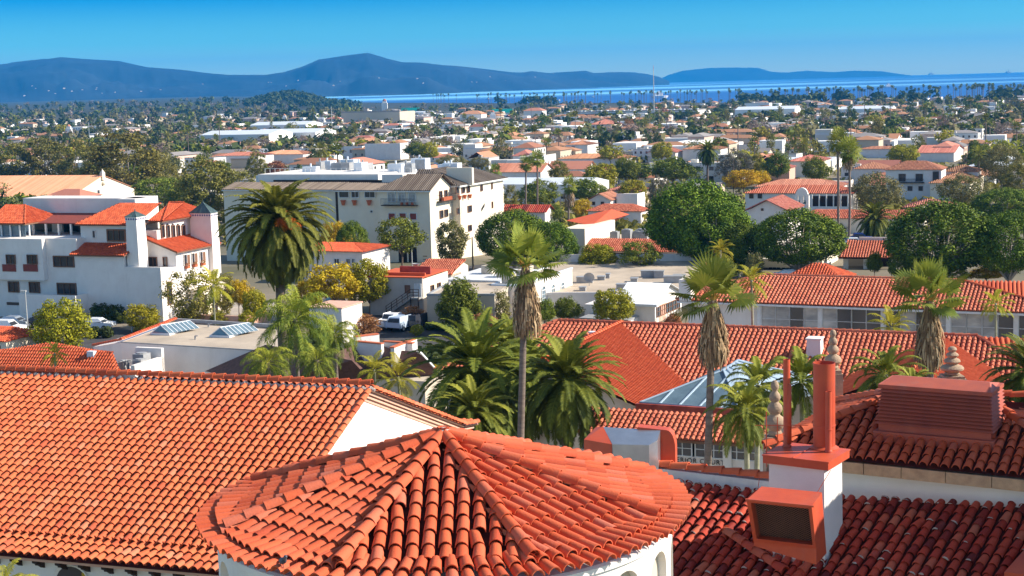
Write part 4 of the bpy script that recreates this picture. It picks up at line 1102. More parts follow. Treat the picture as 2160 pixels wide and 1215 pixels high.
# ---- 1 white townhouse complex on the left
B = Bld('townhouse_block', 'white stepped townhouses with orange tile roofs and two pyramid capped chimneys at left', 'building', P(345, 676, 13.3), -21)
xL = lambda u, y=0, z=6: B.X(u, y, z)
zv = lambda v, x=0, y=0: B.Z(v, x, y)
sw = 'stucco_white'
xa, xb, xc = xL(160), xL(263), 0
zA = zv(538, (xa + xb) / 2); zB = zv(570, xc)
B.box('wall', sw, xa, xb - .01, 0, 8, -1, zA)
B.box('wall', sw, xb, xc, 0, 3.6, -1, zB)                    # terrace block
B.box('terrace_parapet', sw, xb - .0, xc - .02, .02, .25, zB + .003, zB + .35)
B.box('wall', sw, xb + .02, xc - .01, 3.61, 9, -1, zB - .2)
# upper wall above the pent roof
zP = zv(512, xa, 2.3); zU = zv(473, xa, 2.3)
x1, x2 = xL(167, 2.3, 14), xL(268, 2.3, 14)
B.box('wall', sw, x1, x2, 2.3, 9, zA - .5, zU)
B.roof([(xa - .5, -.5, zA + .02), (xb + .4, -.5, zA + .02), (xb + 1.2, 2.3, zP), (xa - .1, 2.3, zP)], 'tile_bright', lo=.0, hi=.7, sp=.3)
B.slab([(xa - .5, -.5, zA), (xb + .4, -.5, zA), (xb + 1.2, 2.3, zP - .03), (xa - .1, 2.3, zP - .03)], .15, 'frame_brown')
hz_ = zv(431, x2, 6)
B.roof([[(x1 - .6, 1.7, zU), (x2 + 1.4, 1.7, zU), (x2 + 1.6, 7.6, hz_), (x1 + 2.6, 7.6, hz_)], [(x1 - .6, 1.7, zU), (x1 + 2.6, 7.6, hz_), (x1 - .6, 12, zU)]], 'tile_bright')
B.slab([(x1 - .55, 1.75, zU), (x2 + 1.35, 1.75, zU), (x2 + 1.5, 9, zU), (x1 - .5, 9, zU)], .15, 'frame_brown')
B.wpx('f', 2.3, 228, 486, 264, 507, frame='frame_brown', mull=2, fw=.18)
B.wpx('f', 2.3, 196, 487, 202, 501, frame='stucco_white', mull=0)
# main mass behind with the arched windows
xv = xL(331, 4, 14); zT = zv(466, xv, 5)
B.box('wall', sw, xb + 1.6, -3.2, 6.2, 15, zB - 1, zT)
B.box('wall', sw, x2 + .0, xb + 2.2, 4.4, 7, zB - 1, zT - 1.2)
ye0, ye1 = B.Y(334, -3.2, 14), B.Y(388, -3.2, 14)
for i in range(5):
    y = lerp(ye0, ye1, (i + .5) / 5); z = B.Z(488, -3.2, y)
    w_ = B.win('r', y, z, .62, 1.5, -3.2, mull=0, frame='frame_brown', fw=.07)
    b = MB(); n = 8
    b.add([(-3.19, y + .31 * cos(pi * j / n), z + .75 + .3 * sin(pi * j / n)) for j in range(n + 1)], [tuple(range(n + 1))]); b.v = [(x + .03, y_, z_) for x, y_, z_ in b.v]
    B.part('pane', 'glass_dark', b, w_)
rz0 = zT; rz1 = zv(428, -6, 10)
B.roof([[(xb + .8, 4.6, rz0), (-2.4, 4.6, rz0), (-4.8, 10, rz1), (xb + 3, 10, rz1)], [(-2.4, 4.6, rz0), (-2.4, 17, rz0), (-4.8, 12.5, rz1), (-4.8, 10, rz1)]], 'tile_bright', lo=.1, hi=.8, cap=(((-4.8, 10, rz1 + .05), (-2.4, 4.6, rz0 + .05)), ((xb + 3, 10, rz1 + .05), (-4.8, 10, rz1 + .05))))
B.slab([(xb + .8, 4.7, rz0), (-2.5, 4.7, rz0), (-2.5, 17, rz0), (xb + .8, 17, rz0)], .16, 'frame_brown')
# terrace back wall doors
for (u0, v0, u1, v1, off_) in ((268, 548, 275, 567, 3.6), (278, 547, 287, 567, 3.6)):
    B.wpx('f', 3.6, u0, v0, u1, v1, frame='frame_brown', mull=0)
# right hand block with shed roof and shuttered windows
yv0, yv1 = 3.6, B.Y(458, 0, 10)
xr0 = xL(306, 3.6, 10); zC = zv(531, 0, 3.6)
B.box('wall', sw, xr0, 0, yv0 + .02, yv1, -1, zC)
b = MB(); zs = zv(501, xr0, 3.6)
b.add([(xr0, yv0 + .02, zC), (0, yv0 + .02, zC), (xr0, yv0 + .02, zs), (xr0, yv1, zC), (0, yv1, zC), (xr0, yv1, zs)], [(0, 1, 2), (3, 5, 4), (0, 2, 5, 3)]); B.part('gable', sw, b)
B.roof([(xr0 - .3, yv0 - .4, zs + .12), (xr0 - .3, yv1, zs + .12), (.5, yv1, zC - .02), (.5, yv0 - .4, zC - .02)], 'tile_bright', lo=.1, hi=.8)
B.slab([(xr0 - .3, yv0 - .4, zs + .09), (xr0 - .3, yv1, zs + .09), (.5, yv1, zC - .06), (.5, yv0 - .4, zC - .06)], .14, 'frame_brown')
B.wpx('f', yv0 + .02, 315, 543, 332, 567, frame='frame_brown', mull=1)
B.wpx('f', yv0 + .02, 345, 543, 353, 564, frame='frame_brown', mull=0)
for i, (u0, u1) in enumerate(((386, 393), (403, 409), (420, 426))):
    v0 = 538 - i * 3
    w_ = B.wpx('r', 0, u0, v0, u1, v0 + 20, frame='stucco_white', mull=0, fw=.05)
    a = B.hit(u1, v0 + 10, 'r', 0)
    b = MB(); b.box(.02, .10, a.y + .08, a.y + .75, a.z - .6, a.z + .62); B.part('shutter', 'frame_brown', b)
    b = MB(); b.box(.02, .5, a.y - .5, a.y + .1, a.z - 1.1, a.z - .75); B.part('flower_box', 'terracotta', b)
    b = MB(); rng = random.Random(i); leaves(b, (.3, a.y - .2, a.z - .65), (.25, .4, .25), 60, .16, rng); B.part('flowers', 'leaf_red', b)
# chimney towers
for (u0, u1, um, vt, va, y_, x_, lab) in ((262, 302, 284, 456, 446, .5, None, 'front'), (398, 455, 441, 448, 432, 11.5, None, 'back')):
    zt_ = None
    x1_ = B.X(um, y_, 16); zt_ = B.Z(vt + 2, x1_, y_); w0 = B.X(um, y_, 16) - B.X(u0, y_, 16); d0 = B.Y(u1, x1_, 16) - y_
    d0 = max(1.6, min(d0, 4.0))
    b = MB(); b.box(x1_ - w0 - .1, x1_ + .1, y_ - .1, y_ + d0 + .1, zB - 2, zt_ - 4.5); b.box(x1_ - w0 - .1, x1_ + .1, y_ - .1, y_ + d0 + .1, zt_ - 4.498, zt_ - .5, taper=.1)
    B.part('chimney_tower', sw, b)
    b = MB(); k_ = B.box('tile_band', sw, x1_ - w0 - .06, x1_ + .06, y_ - .06, y_ + d0 + .06, zt_ - .5, zt_)
    t = 0
    while t < w0 - .05: b.box(x1_ - w0 + t + .03, x1_ - w0 + t + .22, y_ - .075, y_ - .05, zt_ - .38, zt_ - .16); t += .36
    t = 0
    while t < d0 - .05: b.box(x1_ + .05, x1_ + .075, y_ + t + .03, y_ + t + .22, zt_ - .38, zt_ - .16); t += .36
    B.part('glazed_tiles', 'blue_tile', b, k_)
    b = MB(); cx_, cy_ = x1_ - w0 / 2, y_ + d0 / 2; e_ = .12
    q = [(x1_ - w0 - e_, y_ - e_), (x1_ + e_, y_ - e_), (x1_ + e_, y_ + d0 + e_), (x1_ - w0 - e_, y_ + d0 + e_)]; ap = (cx_, cy_, zt_ + w0 * .45)
    for i in range(4):
        b.add([(*q[i], zt_), (*q[(i + 1) % 4], zt_), ap], [(0, 1, 2)])
        for t in (0, .25, .5, .75):
            p = lerp(V((*q[i], zt_ + .02)), V((*q[(i + 1) % 4], zt_ + .02)), t); b.tube(tuple(p), ap, .035, n=4)
    b.tube((cx_, cy_, ap[2] - .1), (cx_, cy_, ap[2] + .3), .08, .02, 6)
    B.part('pyramid_cap', 'patina', b)
# left half of the front
xz = xL(-40); zD = zv(503, xz + 5, 0)
B.box('wall', sw, xz, xa - .01, .5, 9, -1, zD)
B.box('wall', sw, xz, xL(95), -.25, .49, zv(588, xz), zD - .0)     # oriel bay
for (u0, u1) in ((2, 36), (46, 82)):
    a = B.hit(u0, 533, 'f', -.25); c = B.hit(u1, 573, 'f', -.25)
    b = MB(); cx_ = (a.x + c.x) / 2; hw = (c.x - a.x) / 2; n = 10; zt_ = c.z + (a.z - c.z) * .8
    pts = [(cx_ + hw, c.z)] + [(cx_ + hw * cos(pi * j / n), zt_ + (a.z - zt_) * sin(pi * j / n)) for j in range(n + 1)] + [(cx_ - hw, c.z)]
    b.add([(x, -.27, z) for x, z in pts], [tuple(range(len(pts)))]); B.part('arched_niche', 'stucco_old', b)
    B.box('balcony_front', 'brick_red', a.x + .1, c.x - .1, -.33, -.28, c.z, c.z + .95)
    B.wpx('f', -.28, u0 + 12, 538, u1 - 3, 556, frame='frame_brown', mull=1)
for (u0, v0, u1, v1, m_) in ((114, 541, 156, 562, 2), (19, 595, 40, 615, 1), (63, 596, 84, 616, 1), (122, 598, 161, 620, 2)):
    B.wpx('f', .5, u0, v0, u1, v1, frame='frame_brown', mull=m_, fw=.12)
B.box('garden_wall', sw, xL(63), xL(182), -2.6, -2.3, -1, zv(622, xL(120), -2.4))
B.box('garden_wall', sw, xL(180), xL(182), -2.3, 0, -1, zv(622, xL(120), -2.4))
B.box('garage_band', 'glass_dark', xL(4), xL(62), .46, .49, zv(645, xL(30)), zv(639, xL(30)))
# roof terrace: back wall, awning, columns, pavilion
zW0, zW1 = zv(452, xL(60, 7), 7), zv(420, xL(100, 8), 8)
B.box('wall', sw, xz, xL(283, 8.5, 15), 9.5, 14, zD - 2, zW1)
B.box('wall', sw, xL(250, 8.5, 15), xL(287, 8.5, 15), 8.2, 12, zD - 2, zW1 + .0)
B.slab([(xL(60, 5), 4.5, zW0 - .9), (xa + .5, 4.5, zW0 - .9), (xa + .5, 9.4, zW0), (xL(45, 9), 9.4, zW0)], .12, 'brick_red', 'awning')
for u in (68, 95, 122, 148): x = xL(u, 4.6, 12); B.box('column', sw, x - .12, x + .12, 4.6, 4.84, zD, zW0 - 1.0)
B.box('glazing', 'glass_dark', xL(66, 8), xa, 9.3, 9.4, zD, zW0 - .5)
B.box('wall', sw, xL(100, 6), xL(122, 6), 7.5, 7.8, zD, zW0 - .9)
xq = xL(64, 3.0, 14); zq = zv(470, xq, 3)
B.roof([[(xz, 1.6, zq), (xq, 1.6, zq), (xq - 3.2, 6, zv(432, xq - 3.2, 6)), (xz, 6, zv(432, xq - 3.2, 6))], [(xq, 1.6, zq), (xq, 10, zq), (xq - 3.2, 6, zv(432, xq - 3.2, 6))]], 'tile_bright', cap=(((xq - 3.2, 6, zv(432, xq - 3.2, 6)), (xq, 1.6, zq)),))
B.slab([(xz, 1.7, zq), (xq - .05, 1.7, zq), (xq - .05, 9.8, zq), (xz, 9.8, zq)], .2, 'frame_brown')
for u in (1, 20, 40, 60): x = xL(u, 2.0, 12); B.box('column', 'frame_white', x - .08, x + .08, 2.0, 2.16, zD, zq - .2)
B.box('glazing', 'glass_sky', xz, xq - .5, 2.3, 2.36, zD, zq - .3)
# entrance porch with arch on the sunlit side, steps and low walls
for (u0, v0, u1, v1) in ((352, 596, 362, 640), (395, 655, 403, 668)): B.wpx('r', 0, u0, v0, u1, v1, frame='frame_brown', mull=0)
y0_ = B.Y(400, 3, 3)
B.box('porch', 'stucco_cream', .02, 1.8, y0_ + 4, y0_ + 12, -1, 3.2)
for k_ in range(3): B.box('doorway', 'pipe_inside', 1.8, 1.83, y0_ + 4.6 + 2.5 * k_, y0_ + 5.9 + 2.5 * k_, -1, 2.4)
B.box('low_wall', 'cornice_pink', 5.5, 13, y0_ - 3, y0_ - 2.6, -1, 1.1); B.box('low_wall', 'cornice_pink', 12.6, 13, y0_ - 2.6, y0_ + 3, -1, 1.1)

# ---- 2 hall with gable and round window far behind
B = Bld('gabled_hall', 'cream hall with long orange tile roof and small gable pinnacle at far left', 'building', P(281, 420, 14), -21)
L_ = 60; e = B.Z(417, -15, 0)
yg = B.Y(281, 0, 12)
xg = B.X(145, 0, 12)
gx = B.Y(281, 0, 12)
w_ = 15; pk = B.Z(373, 0, w_ / 2)
x0 = B.X(145, 0, 14)
B2 = B
# gable faces the camera's right: x = 0 plane, from y=0 to w_
xf = B.X(143, 0, 14)
B = Bld('gabled_hall', 'cream hall with long orange tile roof and small gable pinnacle at far left', 'building', P(150, 424, 12), -21); bpy.data.objects.remove(B2.root)
wg = B.Y(280, 0, 8); ze = B.Z(414, 0, 0); zp = B.Z(371, 0, wg / 2)
b = MB(); b.box(-45, 0, 0, wg, -2, ze); b.add([(0, 0, ze), (0, wg, ze), (0, wg / 2, zp)], [(0, 1, 2)]); B.part('wall', 'stucco_cream', b)
B.roof([[(-45, -.5, ze - .1), (.3, -.5, ze - .1), (.3, wg / 2, zp + .15), (-45, wg / 2, zp + .15)], [(.3, wg + .5, ze - .1), (-45, wg + .5, ze - .1), (-45, wg / 2, zp + .15), (.3, wg / 2, zp + .15)]], 'tile_far', level=0, sp=.5, r=.18, lo=.4, hi=1)
b = MB(); b.box(-.4, .5, wg / 2 - .7, wg / 2 + .7, zp - 1.2, zp + .9); b.box(-.4, .5, wg / 2 - .7, wg / 2 + .7, zp + .902, zp + 2.1, taper=.6); b.lathe((.3, wg / 2, zp - 2.8), [(.01, 0), (.5, .3), (.6, .6), (.5, .9), (.01, 1.2)], 10)
B.part('pinnacle', 'stucco_cream', b)
B.win('r', wg * .42, ze + .3, 1.0, 1.0, 0, mull=0)

# ---- 3 cream apartment building with grey brown roofs
B = Bld('apartment_building', 'cream four storey building with grey brown tile roofs and balconies in the centre', 'building', P(911, 556, 11.8), -24)
cr = 'stucco_cream'
zE_ = B.Z(401, 0, 0); yG1 = B.Y(953, 0, 12); yG0 = B.Y(905, 0, 12)
x800 = B.X(798, 0, 12); x480 = B.X(470, 2, 12); x712 = B.X(714, 1.5, 12)
DD = 18.0
B.box('wall', cr, x800, 0, 0, DD, -2, zE_)
B.box('wall', cr, x712, x800 - .01, 1.2, DD, -2, zE_ - .1)
B.box('wall', cr, x480, x712 - .01, 2.2, DD, -2, zE_ - .1)
yk = B.Y(953, 0, 12); ye = B.Y(1061, 1.2, 12); zE2 = B.Z(391, 1.2, yk)
B.box('wall', cr, -8, 1.2, yk, ye, -2, zE2)
B.box('pilaster', cr, 1.2, 1.5, yk + .05, yk + .5, -2, zE2 - .1)
pk = B.Z(368, 0, yk / 2)
# front gable block: ridge runs along x, gable wall on the right
b = MB(); b.add([(0.004, 0, zE_), (0.004, yk, zE_), (0.004, yk / 2, pk - .25)], [(0, 1, 2)]); B.part('gable', cr, b)
B.roof([[(x800 - .6, -.7, zE_ - .05), (.6, -.7, zE_ - .05), (.6, yk / 2, pk), (x800 + 3.5, yk / 2, pk)], [(.6, yk + .1, zE_), (x800, yk + .1, zE_), (x800 + 3.5, yk / 2, pk), (.6, yk / 2, pk)]], 'tile_greybrown', sp=.4, r=.15, level=0)
B.slab([(x800 - .5, -.65, zE_ - .1), (.55, -.65, zE_ - .1), (.55, .2, zE_ - .1), (x800 - .5, .2, zE_ - .1)], .22, 'frame_white', 'eave_board')
# lower long roof strips
zq = B.Z(383, x800, 5)
for (a0, a1, y0, dz) in ((x712 - .4, x800 + .6, .5, 0), (x480, x712 - .41, 1.5, .0)):
    B.roof([(a0, y0, zE_ - .15), (a1, y0, zE_ - .15), (a1, y0 + 4.6, zE_ + .85), (a0, y0 + 4.6, zE_ + .85)], 'tile_greybrown', level=0, sp=.4, r=.15)
    B.slab([(a0 + .05, y0 + .05, zE_ - .2), (a1 - .05, y0 + .05, zE_ - .2), (a1 - .05, y0 + 1, zE_ - .2), (a0 + .05, y0 + 1, zE_ - .2)], .2, 'frame_white', 'eave_board')
B.box('dark_recess', 'pipe_inside', x480 + 8, x800 + 1, 6.6, 7.0, zE_, zE_ + 1.25)
zpa = B.Z(367, B.X(650, 8, 20), 8)
B.box('parapet_wall', 'stucco_white', B.X(547, 7.5, 14), B.X(800, 7.5, 14), 7.1, 22, zE_, zpa)
B.box('roof_deck', 'flat_white', B.X(540, 9, 14), -6.8, 9, 27, zE_, zpa - .35)
B.box('stair_head', 'stucco_white', B.X(806, 6, 18), B.X(850, 6, 18), 5.6, 11, zE_, B.Z(368, B.X(830, 6, 18), 6))
B.box('parapet_wall', cr, B.X(942, 11.5, 14), B.X(996, 11.5, 14), 11.5, 12.2, zE_, B.Z(354, B.X(970, 11.5, 14), 11.5))
B.box('parapet_wall', 'stucco_white', B.X(900, 13, 14), B.X(930, 13, 14), 13, 17, zE_, B.Z(362, B.X(925, 13, 14), 13))
rng = random.Random(3)
for i in range(16):                                   # rooftop plant
    x = B.X(rng.uniform(640, 930), 18, 18); y = rng.uniform(14, 24); w_, h_ = rng.uniform(1, 3.4), rng.uniform(.7, 2.0)
    b = MB(); b.box(x, x + w_, y, y + rng.uniform(1, 2.5), zpa - .36, zpa + h_ - .1); b.box(x + .1, x + w_ - .1, y - .05, y, zpa, zpa + h_ * .6)
    b.tube((x + w_ / 2, y + .6, zpa + h_ - .2), (x + w_ / 2, y + .6, zpa + h_ + .5), .18, n=7)
    B.part('rooftop_unit', 'metal_white' if i % 3 else 'metal_grey', b)
b = MB()
for i in range(30):
    x = B.X(560, 13, 18) + i * 1.1; b.tube((x, 12.6, zpa - .4), (x, 12.6, zpa + .75), .035, n=4)
b.tube((B.X(560, 13, 18), 12.6, zpa + .75), (B.X(560, 13, 18) + 32, 12.6, zpa + .75), .04, n=4); B.part('rooftop_railing', 'frame_white', b)
# right block roof, seen from its eave
zr_ = B.Z(352, -5.5, (yk + ye) / 2)
B.roof([[(1.9, yk - .6, zE2), (1.9, ye + .6, zE2), (-5.5, ye - 4, zr_), (-5.5, yk + 3, zr_)], [(-8, yk - .3, zE2), (1.9, yk - .6, zE2), (-5.5, yk + 3, zr_), (-8, yk + 3, zr_)], [(1.9, ye + .6, zE2), (-8, ye + .6, zE2), (-5.5, ye - 4, zr_)]], 'tile_greybrown', level=0, sp=.4, r=.15)
B.slab([(1.85, yk - .5, zE2 - .03), (1.85, ye + .5, zE2 - .03), (-7.9, ye + .5, zE2 - .03), (-7.9, yk - .5, zE2 - .03)], .3, 'frame_white', 'eave_board')
# windows
for (u0, v0, u1, v1, off_, m_) in ((819, 407, 834, 425, 0, 1), (841, 407, 855, 425, 0, 1), (863, 407, 877, 425, 0, 1)):
    B.wpx('f', off_, u0, v0, u1, v1, mull=m_, pane='blind', fw=.1)
a = B.hit(809, 419, 'f', 0); c = B.hit(882, 432, 'f', 0)
b = MB(); b.box(a.x, c.x, -1.1, -.02, c.z - .15, c.z)
for i in range(28):
    x = lerp(a.x, c.x, i / 27); b.box(x - .015, x + .015, -1.1, -1.07, c.z, c.z + 1.05)
b.box(a.x, c.x, -1.12, -1.05, c.z + 1.05, c.z + 1.1)
B.part('balcony', 'wood_dark', b)
for i in range(3): B.box('balcony_pot', 'terracotta', lerp(a.x, c.x, .55 + .15 * i), lerp(a.x, c.x, .6 + .15 * i), -.8, -.4, c.z, c.z + .45)
for u in (820, 843, 865): B.wpx('f', 0, u, 450, u + 14, 463, mull=0, pane='brick_red', fw=.08)
for (u0, u1) in ((716, 736), (742, 757), (770, 791)):
    B.wpx('f', 1.2, u0, 404, u1, 416, mull=1 if u0 > 740 else 0, fw=.1)
    a = B.hit((u0 + u1) / 2, 422, 'f', 1.2); b = MB(); b.lathe((a.x, .8, a.z - .4), [(.25, -.5), (.42, .25), (.5, .3), (.5, .42)], 8); B.part('hanging_pot', 'terracotta', b)
B.wpx('f', 1.2, 782, 444, 786, 448, mull=0)
B.box('downpipe', 'wood_dark', x712 - .9, x712 - .1, 1.9, 2.19, -1, zE_ - .3)
for (u0, v0, u1, v1) in ((926, 404, 932, 424), (937, 402, 943, 422), (927, 445, 934, 459), (937, 443, 944, 456), (929, 488, 934, 502)):
    B.wpx('r', 0, u0, v0, u1, v1, mull=0, fw=.06, frame='frame_brown')
a = B.hit(921, 425, 'r', 0); c = B.hit(951, 427, 'r', 0)
b = MB(); b.box(.02, 1.0, a.y, c.y, a.z - .15, a.z)
for i in range(14): y = lerp(a.y, c.y, i / 13); b.box(.96, .99, y, y + .03, a.z, a.z + 1)
b.box(.94, 1.0, a.y, c.y, a.z + 1, a.z + 1.05); b.box(.02, 1.0, a.y, a.y + .04, a.z + 1, a.z + 1.05); B.part('balcony', 'wood_dark', b)
B.box('balcony_planter', 'terracotta', .4, .85, lerp(a.y, c.y, .2), lerp(a.y, c.y, .8), a.z + .002, a.z + .6)
for (u0, v0, u1, v1) in ((961, 395, 967, 407), (973, 394, 979, 406), (984, 393, 990, 405), (963, 440, 972, 450), (986, 435, 994, 446), (987, 476, 994, 486), (1013, 391, 1017, 402), (1036, 386, 1038, 398), (1037, 426, 1039, 438), (965, 520, 972, 532)):
    B.wpx('r', 1.2, u0, v0, u1, v1, mull=0, fw=.07, frame='frame_brown')
for (u, v) in ((966, 413), (977, 411), (988, 410)):
    a = B.hit(u, v, 'r', 1.2); b = MB(); b.lathe((1.55, a.y, a.z - .3), [(.2, -.4), (.36, .2), (.42, .3)], 8); B.part('hanging_pot', 'terracotta', b)
for (u0, v0, u1, v1) in ((1015, 428, 1022, 447),):
    a = B.hit(u0, v1, 'r', 1.2); c = B.hit(u1, v0, 'r', 1.2); b = MB(); b.add([(1.23, a.y, a.z), (1.23, c.y, a.z + .9), (1.23, c.y, c.z), (1.23, a.y, c.z - .9)], [(0, 1, 2, 3)]); B.part('stair_window', 'glass_dark', b)
for i, u in enumerate((770, 850, 871)): a = B.hit(u, 545, 'f', 1.2 if u < 800 else 0); B.box('doorway', 'pipe_inside', a.x - .8, a.x + .8, (1.17 if u < 800 else -.03), (1.19 if u < 800 else -.01), 0, 2.8)
a = B.hit(902, 540, 'f', 0)
for i in range(5): B.box('wall_letters', 'frame_brown', a.x - .9, a.x - .1 - .1 * (i % 2), -.03, -.005, a.z - .1 - i * .55, a.z + .02 - i * .55)
B.box('base_trim', 'frame_brown', x712, x800 - .1, 1.14, 1.19, 2.8, 3.0)

# ---- 4 small white tiled house behind the date palm
B = Bld('white_house', 'small white house with red hip roof right of the great date palm', 'building', P(766, 590, 13), -23)
ze = B.Z(531, 0, 0); x0 = B.X(640, 0, 4)
B.box('wall', 'stucco_white', x0, 0, 0, 9, -2, ze)
rz = B.Z(512, -4, 4.5)
B.roof([[(x0, -.6, ze), (.6, -.6, ze), (-4, 4.5, rz), (x0, 4.5, rz)], [(.6, -.6, ze), (.6, 9.6, ze), (-4, 4.5, rz)]], 'tile_bright')
for (u0, u1) in ((706, 716), (731, 739), (743, 749)): B.wpx('f', 0, u0, 546, u1, 558, mull=1, fw=.1)

# ---- 5 grey two storey building with outside stairs
B = Bld('stair_building', 'weathered grey two storey building with red flat roof and outside stairs', 'building', P(893, 668, 13), -20)
zt_ = B.Z(585, -6, 0); x0 = B.X(779, 0, 4); dp = B.Y(945, 0, 4)
B.box('wall', 'stucco_grey', x0, 0, 0, .4, -1, zt_); B.box('wall', 'stucco_cream', x0 + .01, -.01, .401, dp, -1, zt_ - .2)
b = MB(); b.box(x0 - .1, .1, -.1, dp, zt_, zt_ + .12); b.box(x0 + .2, -.1, 1.2, 1.5, zt_ + .12, zt_ + .5); B.part('roof', 'tile_bright', b)
B.box('roof_strip', 'red_metal_dark', x0 + 3, -.1, 3.0, 3.3, zt_ + .13, zt_ + 1.1)
for (u0, v0, u1, v1) in ((787, 599, 797, 616), (855, 602, 865, 618)): B.wpx('f', 0, u0, v0, u1, v1, frame='frame_brown', pane='frame_brown', mull=0, fw=.04)
B.wpx('f', 0, 875, 599, 889, 628, frame='frame_white', pane='frame_white', mull=1, fw=.06)
for (u0, v0, u1, v1) in ((908, 603, 914, 615), (922, 598, 928, 610)): B.wpx('r', 0, u0, v0, u1, v1, frame='frame_brown', mull=0, fw=.05)
a = B.hit(815, 663, 'f', -1.2); c = B.hit(866, 628, 'f', -1.2); d = B.hit(893, 625, 'f', -1.2)
b = MB(); n = 15
for i in range(n): x = lerp(a.x, c.x, i / n); z = lerp(a.z, c.z, i / n); b.box(x, x + (c.x - a.x) / n * 1.1, -1.2, -.02, z - .06, z)
b.box(c.x, 0, -1.2, -.02, c.z - .2, c.z)
B.part('stair_flight', 'metal_grey', b)
b = MB()
for k_ in (.35, .7, 1.05):
    b.tube((a.x, -1.22, a.z + k_), (c.x, -1.22, c.z + k_), .05, n=4); b.tube((c.x, -1.22, c.z + k_), (0, -1.22, c.z + k_), .05, n=4)
for i in range(7): x = lerp(a.x, 0, i / 6); z = min(c.z, lerp(a.z, c.z, (x - a.x) / (c.x - a.x))); b.tube((x, -1.22, z), (x, -1.22, z + 1.1), .05, n=4)
b.tube((c.x, -1.2, -1), (c.x, -1.2, c.z), .08, n=5); b.tube((-.1, -1.2, -1), (-.1, -1.2, c.z), .08, n=5)
B.part('stair_railing', 'wood_dark', b)
b = MB(); x, y = -2.5, 4; b.tube((x, y, zt_), (x, y, zt_ + 1), .05, n=5); b.lathe((x, y, zt_ + 1.0), [(.02, 0), (.4, .15), (.55, .35), (.5, .35), (.3, .18), (.02, .05)], 10); B.part('dish_aerial', 'metal_grey', b)

# ---- 6 annex with small tiled slope behind it
B = Bld('annex', 'low cream annex with striped tile slope behind the grey stair building', 'building', P(952, 606, 13), -20)
zt_ = B.Z(560, 0, 0); x0 = B.X(870, 0, 3)
B.box('wall', 'stucco_cream', x0, 0, 0, 4, -3, zt_ - 1.4); dp = B.Y(987, 0, 3)
b = MB(); b.add([(0, 0, -3), (0, dp, -3), (0, dp, zt_ - .8), (0, dp / 2, zt_ + .4), (0, 0, zt_ - 1.2)], [(0, 1, 2, 3, 4)]); B.part('gable', 'stucco_cream', b)
B.roof([(x0 - .3, -.4, zt_ - 1.3), (x0 + 6, -.4, zt_ - 1.3), (x0 + 7, dp / 2, zt_ + .5), (x0 + 1, dp / 2, zt_ + .5)], 'tile_school')
B.slab([(x0 + 6.05, -.4, zt_ - 1.25), (.3, -.4, zt_ - 1.25), (.3, dp / 2, zt_ + .5), (x0 + 7.05, dp / 2, zt_ + .5)], .15, 'terracotta')
B.wpx('r', 0, 960, 583, 965, 592, mull=0)

# ---- 7 beige windowless block and flat roofs
B = Bld('beige_block', 'plain beige windowless block behind the weeping tree', 'building', P(1045, 694, 13), -12)
zt_ = B.Z(624, -8, 0); x0 = B.X(901, 0, 3)
B.box('wall', 'stucco_beige', x0, 0, 0, 12, -1, zt_); B.box('roof', 'flat_roof', x0 + .3, -.3, .3, 11.7, zt_ + .003, zt_ + .05)
b = MB(); b.box(x0 - .05, .05, -.05, .3, zt_, zt_ + .25); b.box(x0 - .05, x0 + .3, .302, 12, zt_, zt_ + .25); B.part('coping', 'metal_grey', b)
B = Bld('flat_roofed_shed', 'long low shed with light grey flat roof between the annex and the white hall', 'building', P(1062, 640, 13), -22)
zt_ = B.Z(600, 0, 0); x0 = B.X(948, 3, 4)
B.box('wall', 'stucco_white', x0, 2, 2, 14, -1, zt_); B.box('roof', 'flat_white', x0 - .3, 2.3, 1.7, 14.3, zt_ + .003, zt_ + .25)
b = MB()
for (x, y) in ((-3, 5), (-6.5, 8), (-1.2, 9)): b.box(x, x + 1.6, y, y + 1.4, zt_ + .25, zt_ + 1.4); b.box(x + .1, x + 1.5, y - .04, y, zt_ + .4, zt_ + 1.2)
B.part('air_conditioner', 'stucco_beige', b)
# ---- 8 white hall with arched windows
B = Bld('white_hall', 'white flat roofed hall with arched windows behind the left tall fan palm', 'building', P(1098, 672, 13), -24)
zt_ = B.Z(604, 0, 0); x0 = B.X(1038, 0, 6); dp = B.Y(1206, 0, 6)
B.box('wall', 'stucco_white', x0, 0, 0, dp, -1, zt_)
b = MB(); b.box(x0 - .12, .12, -.12, .2, zt_, zt_ + .22); b.box(-.2, .12, .202, dp, zt_, zt_ + .22); b.box(x0 - .12, x0 + .2, .202, dp, zt_, zt_ + .22); B.part('coping', 'metal_white', b)
B.box('roof', 'flat_roof', x0 + .2, -.2, .21, dp, zt_ - .1, zt_ + .05)
for (u, v) in ((1146, 621), (1166, 617), (1186, 612)):
    a = B.hit(u, v + 4, 'r', 0); w_ = B.win('r', a.y, a.z, 1.15, 1.5, 0, mull=1, rows=3, depth=.12, pane='glass_sky', fw=.1)
    b = MB(); n = 10; b.add([(.02, a.y + .575 * cos(pi * j / n), a.z + .75 + .55 * sin(pi * j / n)) for j in range(n + 1)], [tuple(range(n + 1))]); B.part('pane', 'glass_sky', b, w_)
    b = MB(); b.path([(.06, a.y + .62 * cos(pi * j / n), a.z + .75 + .6 * sin(pi * j / n)) for j in range(n + 1)], [.07] * (n + 1), 5); B.part('frame', 'frame_white', b, w_)
for (x, y, w_, h_) in ((x0 + .8, 1, 1.5, 1.1), (x0 + 2.6, 1, .8, .7), (-2, 6, 1.4, .7), (-4.5, 9, 2, .6)):
    b = MB(); b.box(x, x + w_, y, y + 1.2, zt_ + .05, zt_ + h_ + .2); b.box(x + .12, x + w_ - .12, y - .03, y, zt_ + .25, zt_ + h_); B.part('roof_vent', 'stucco_beige', b)
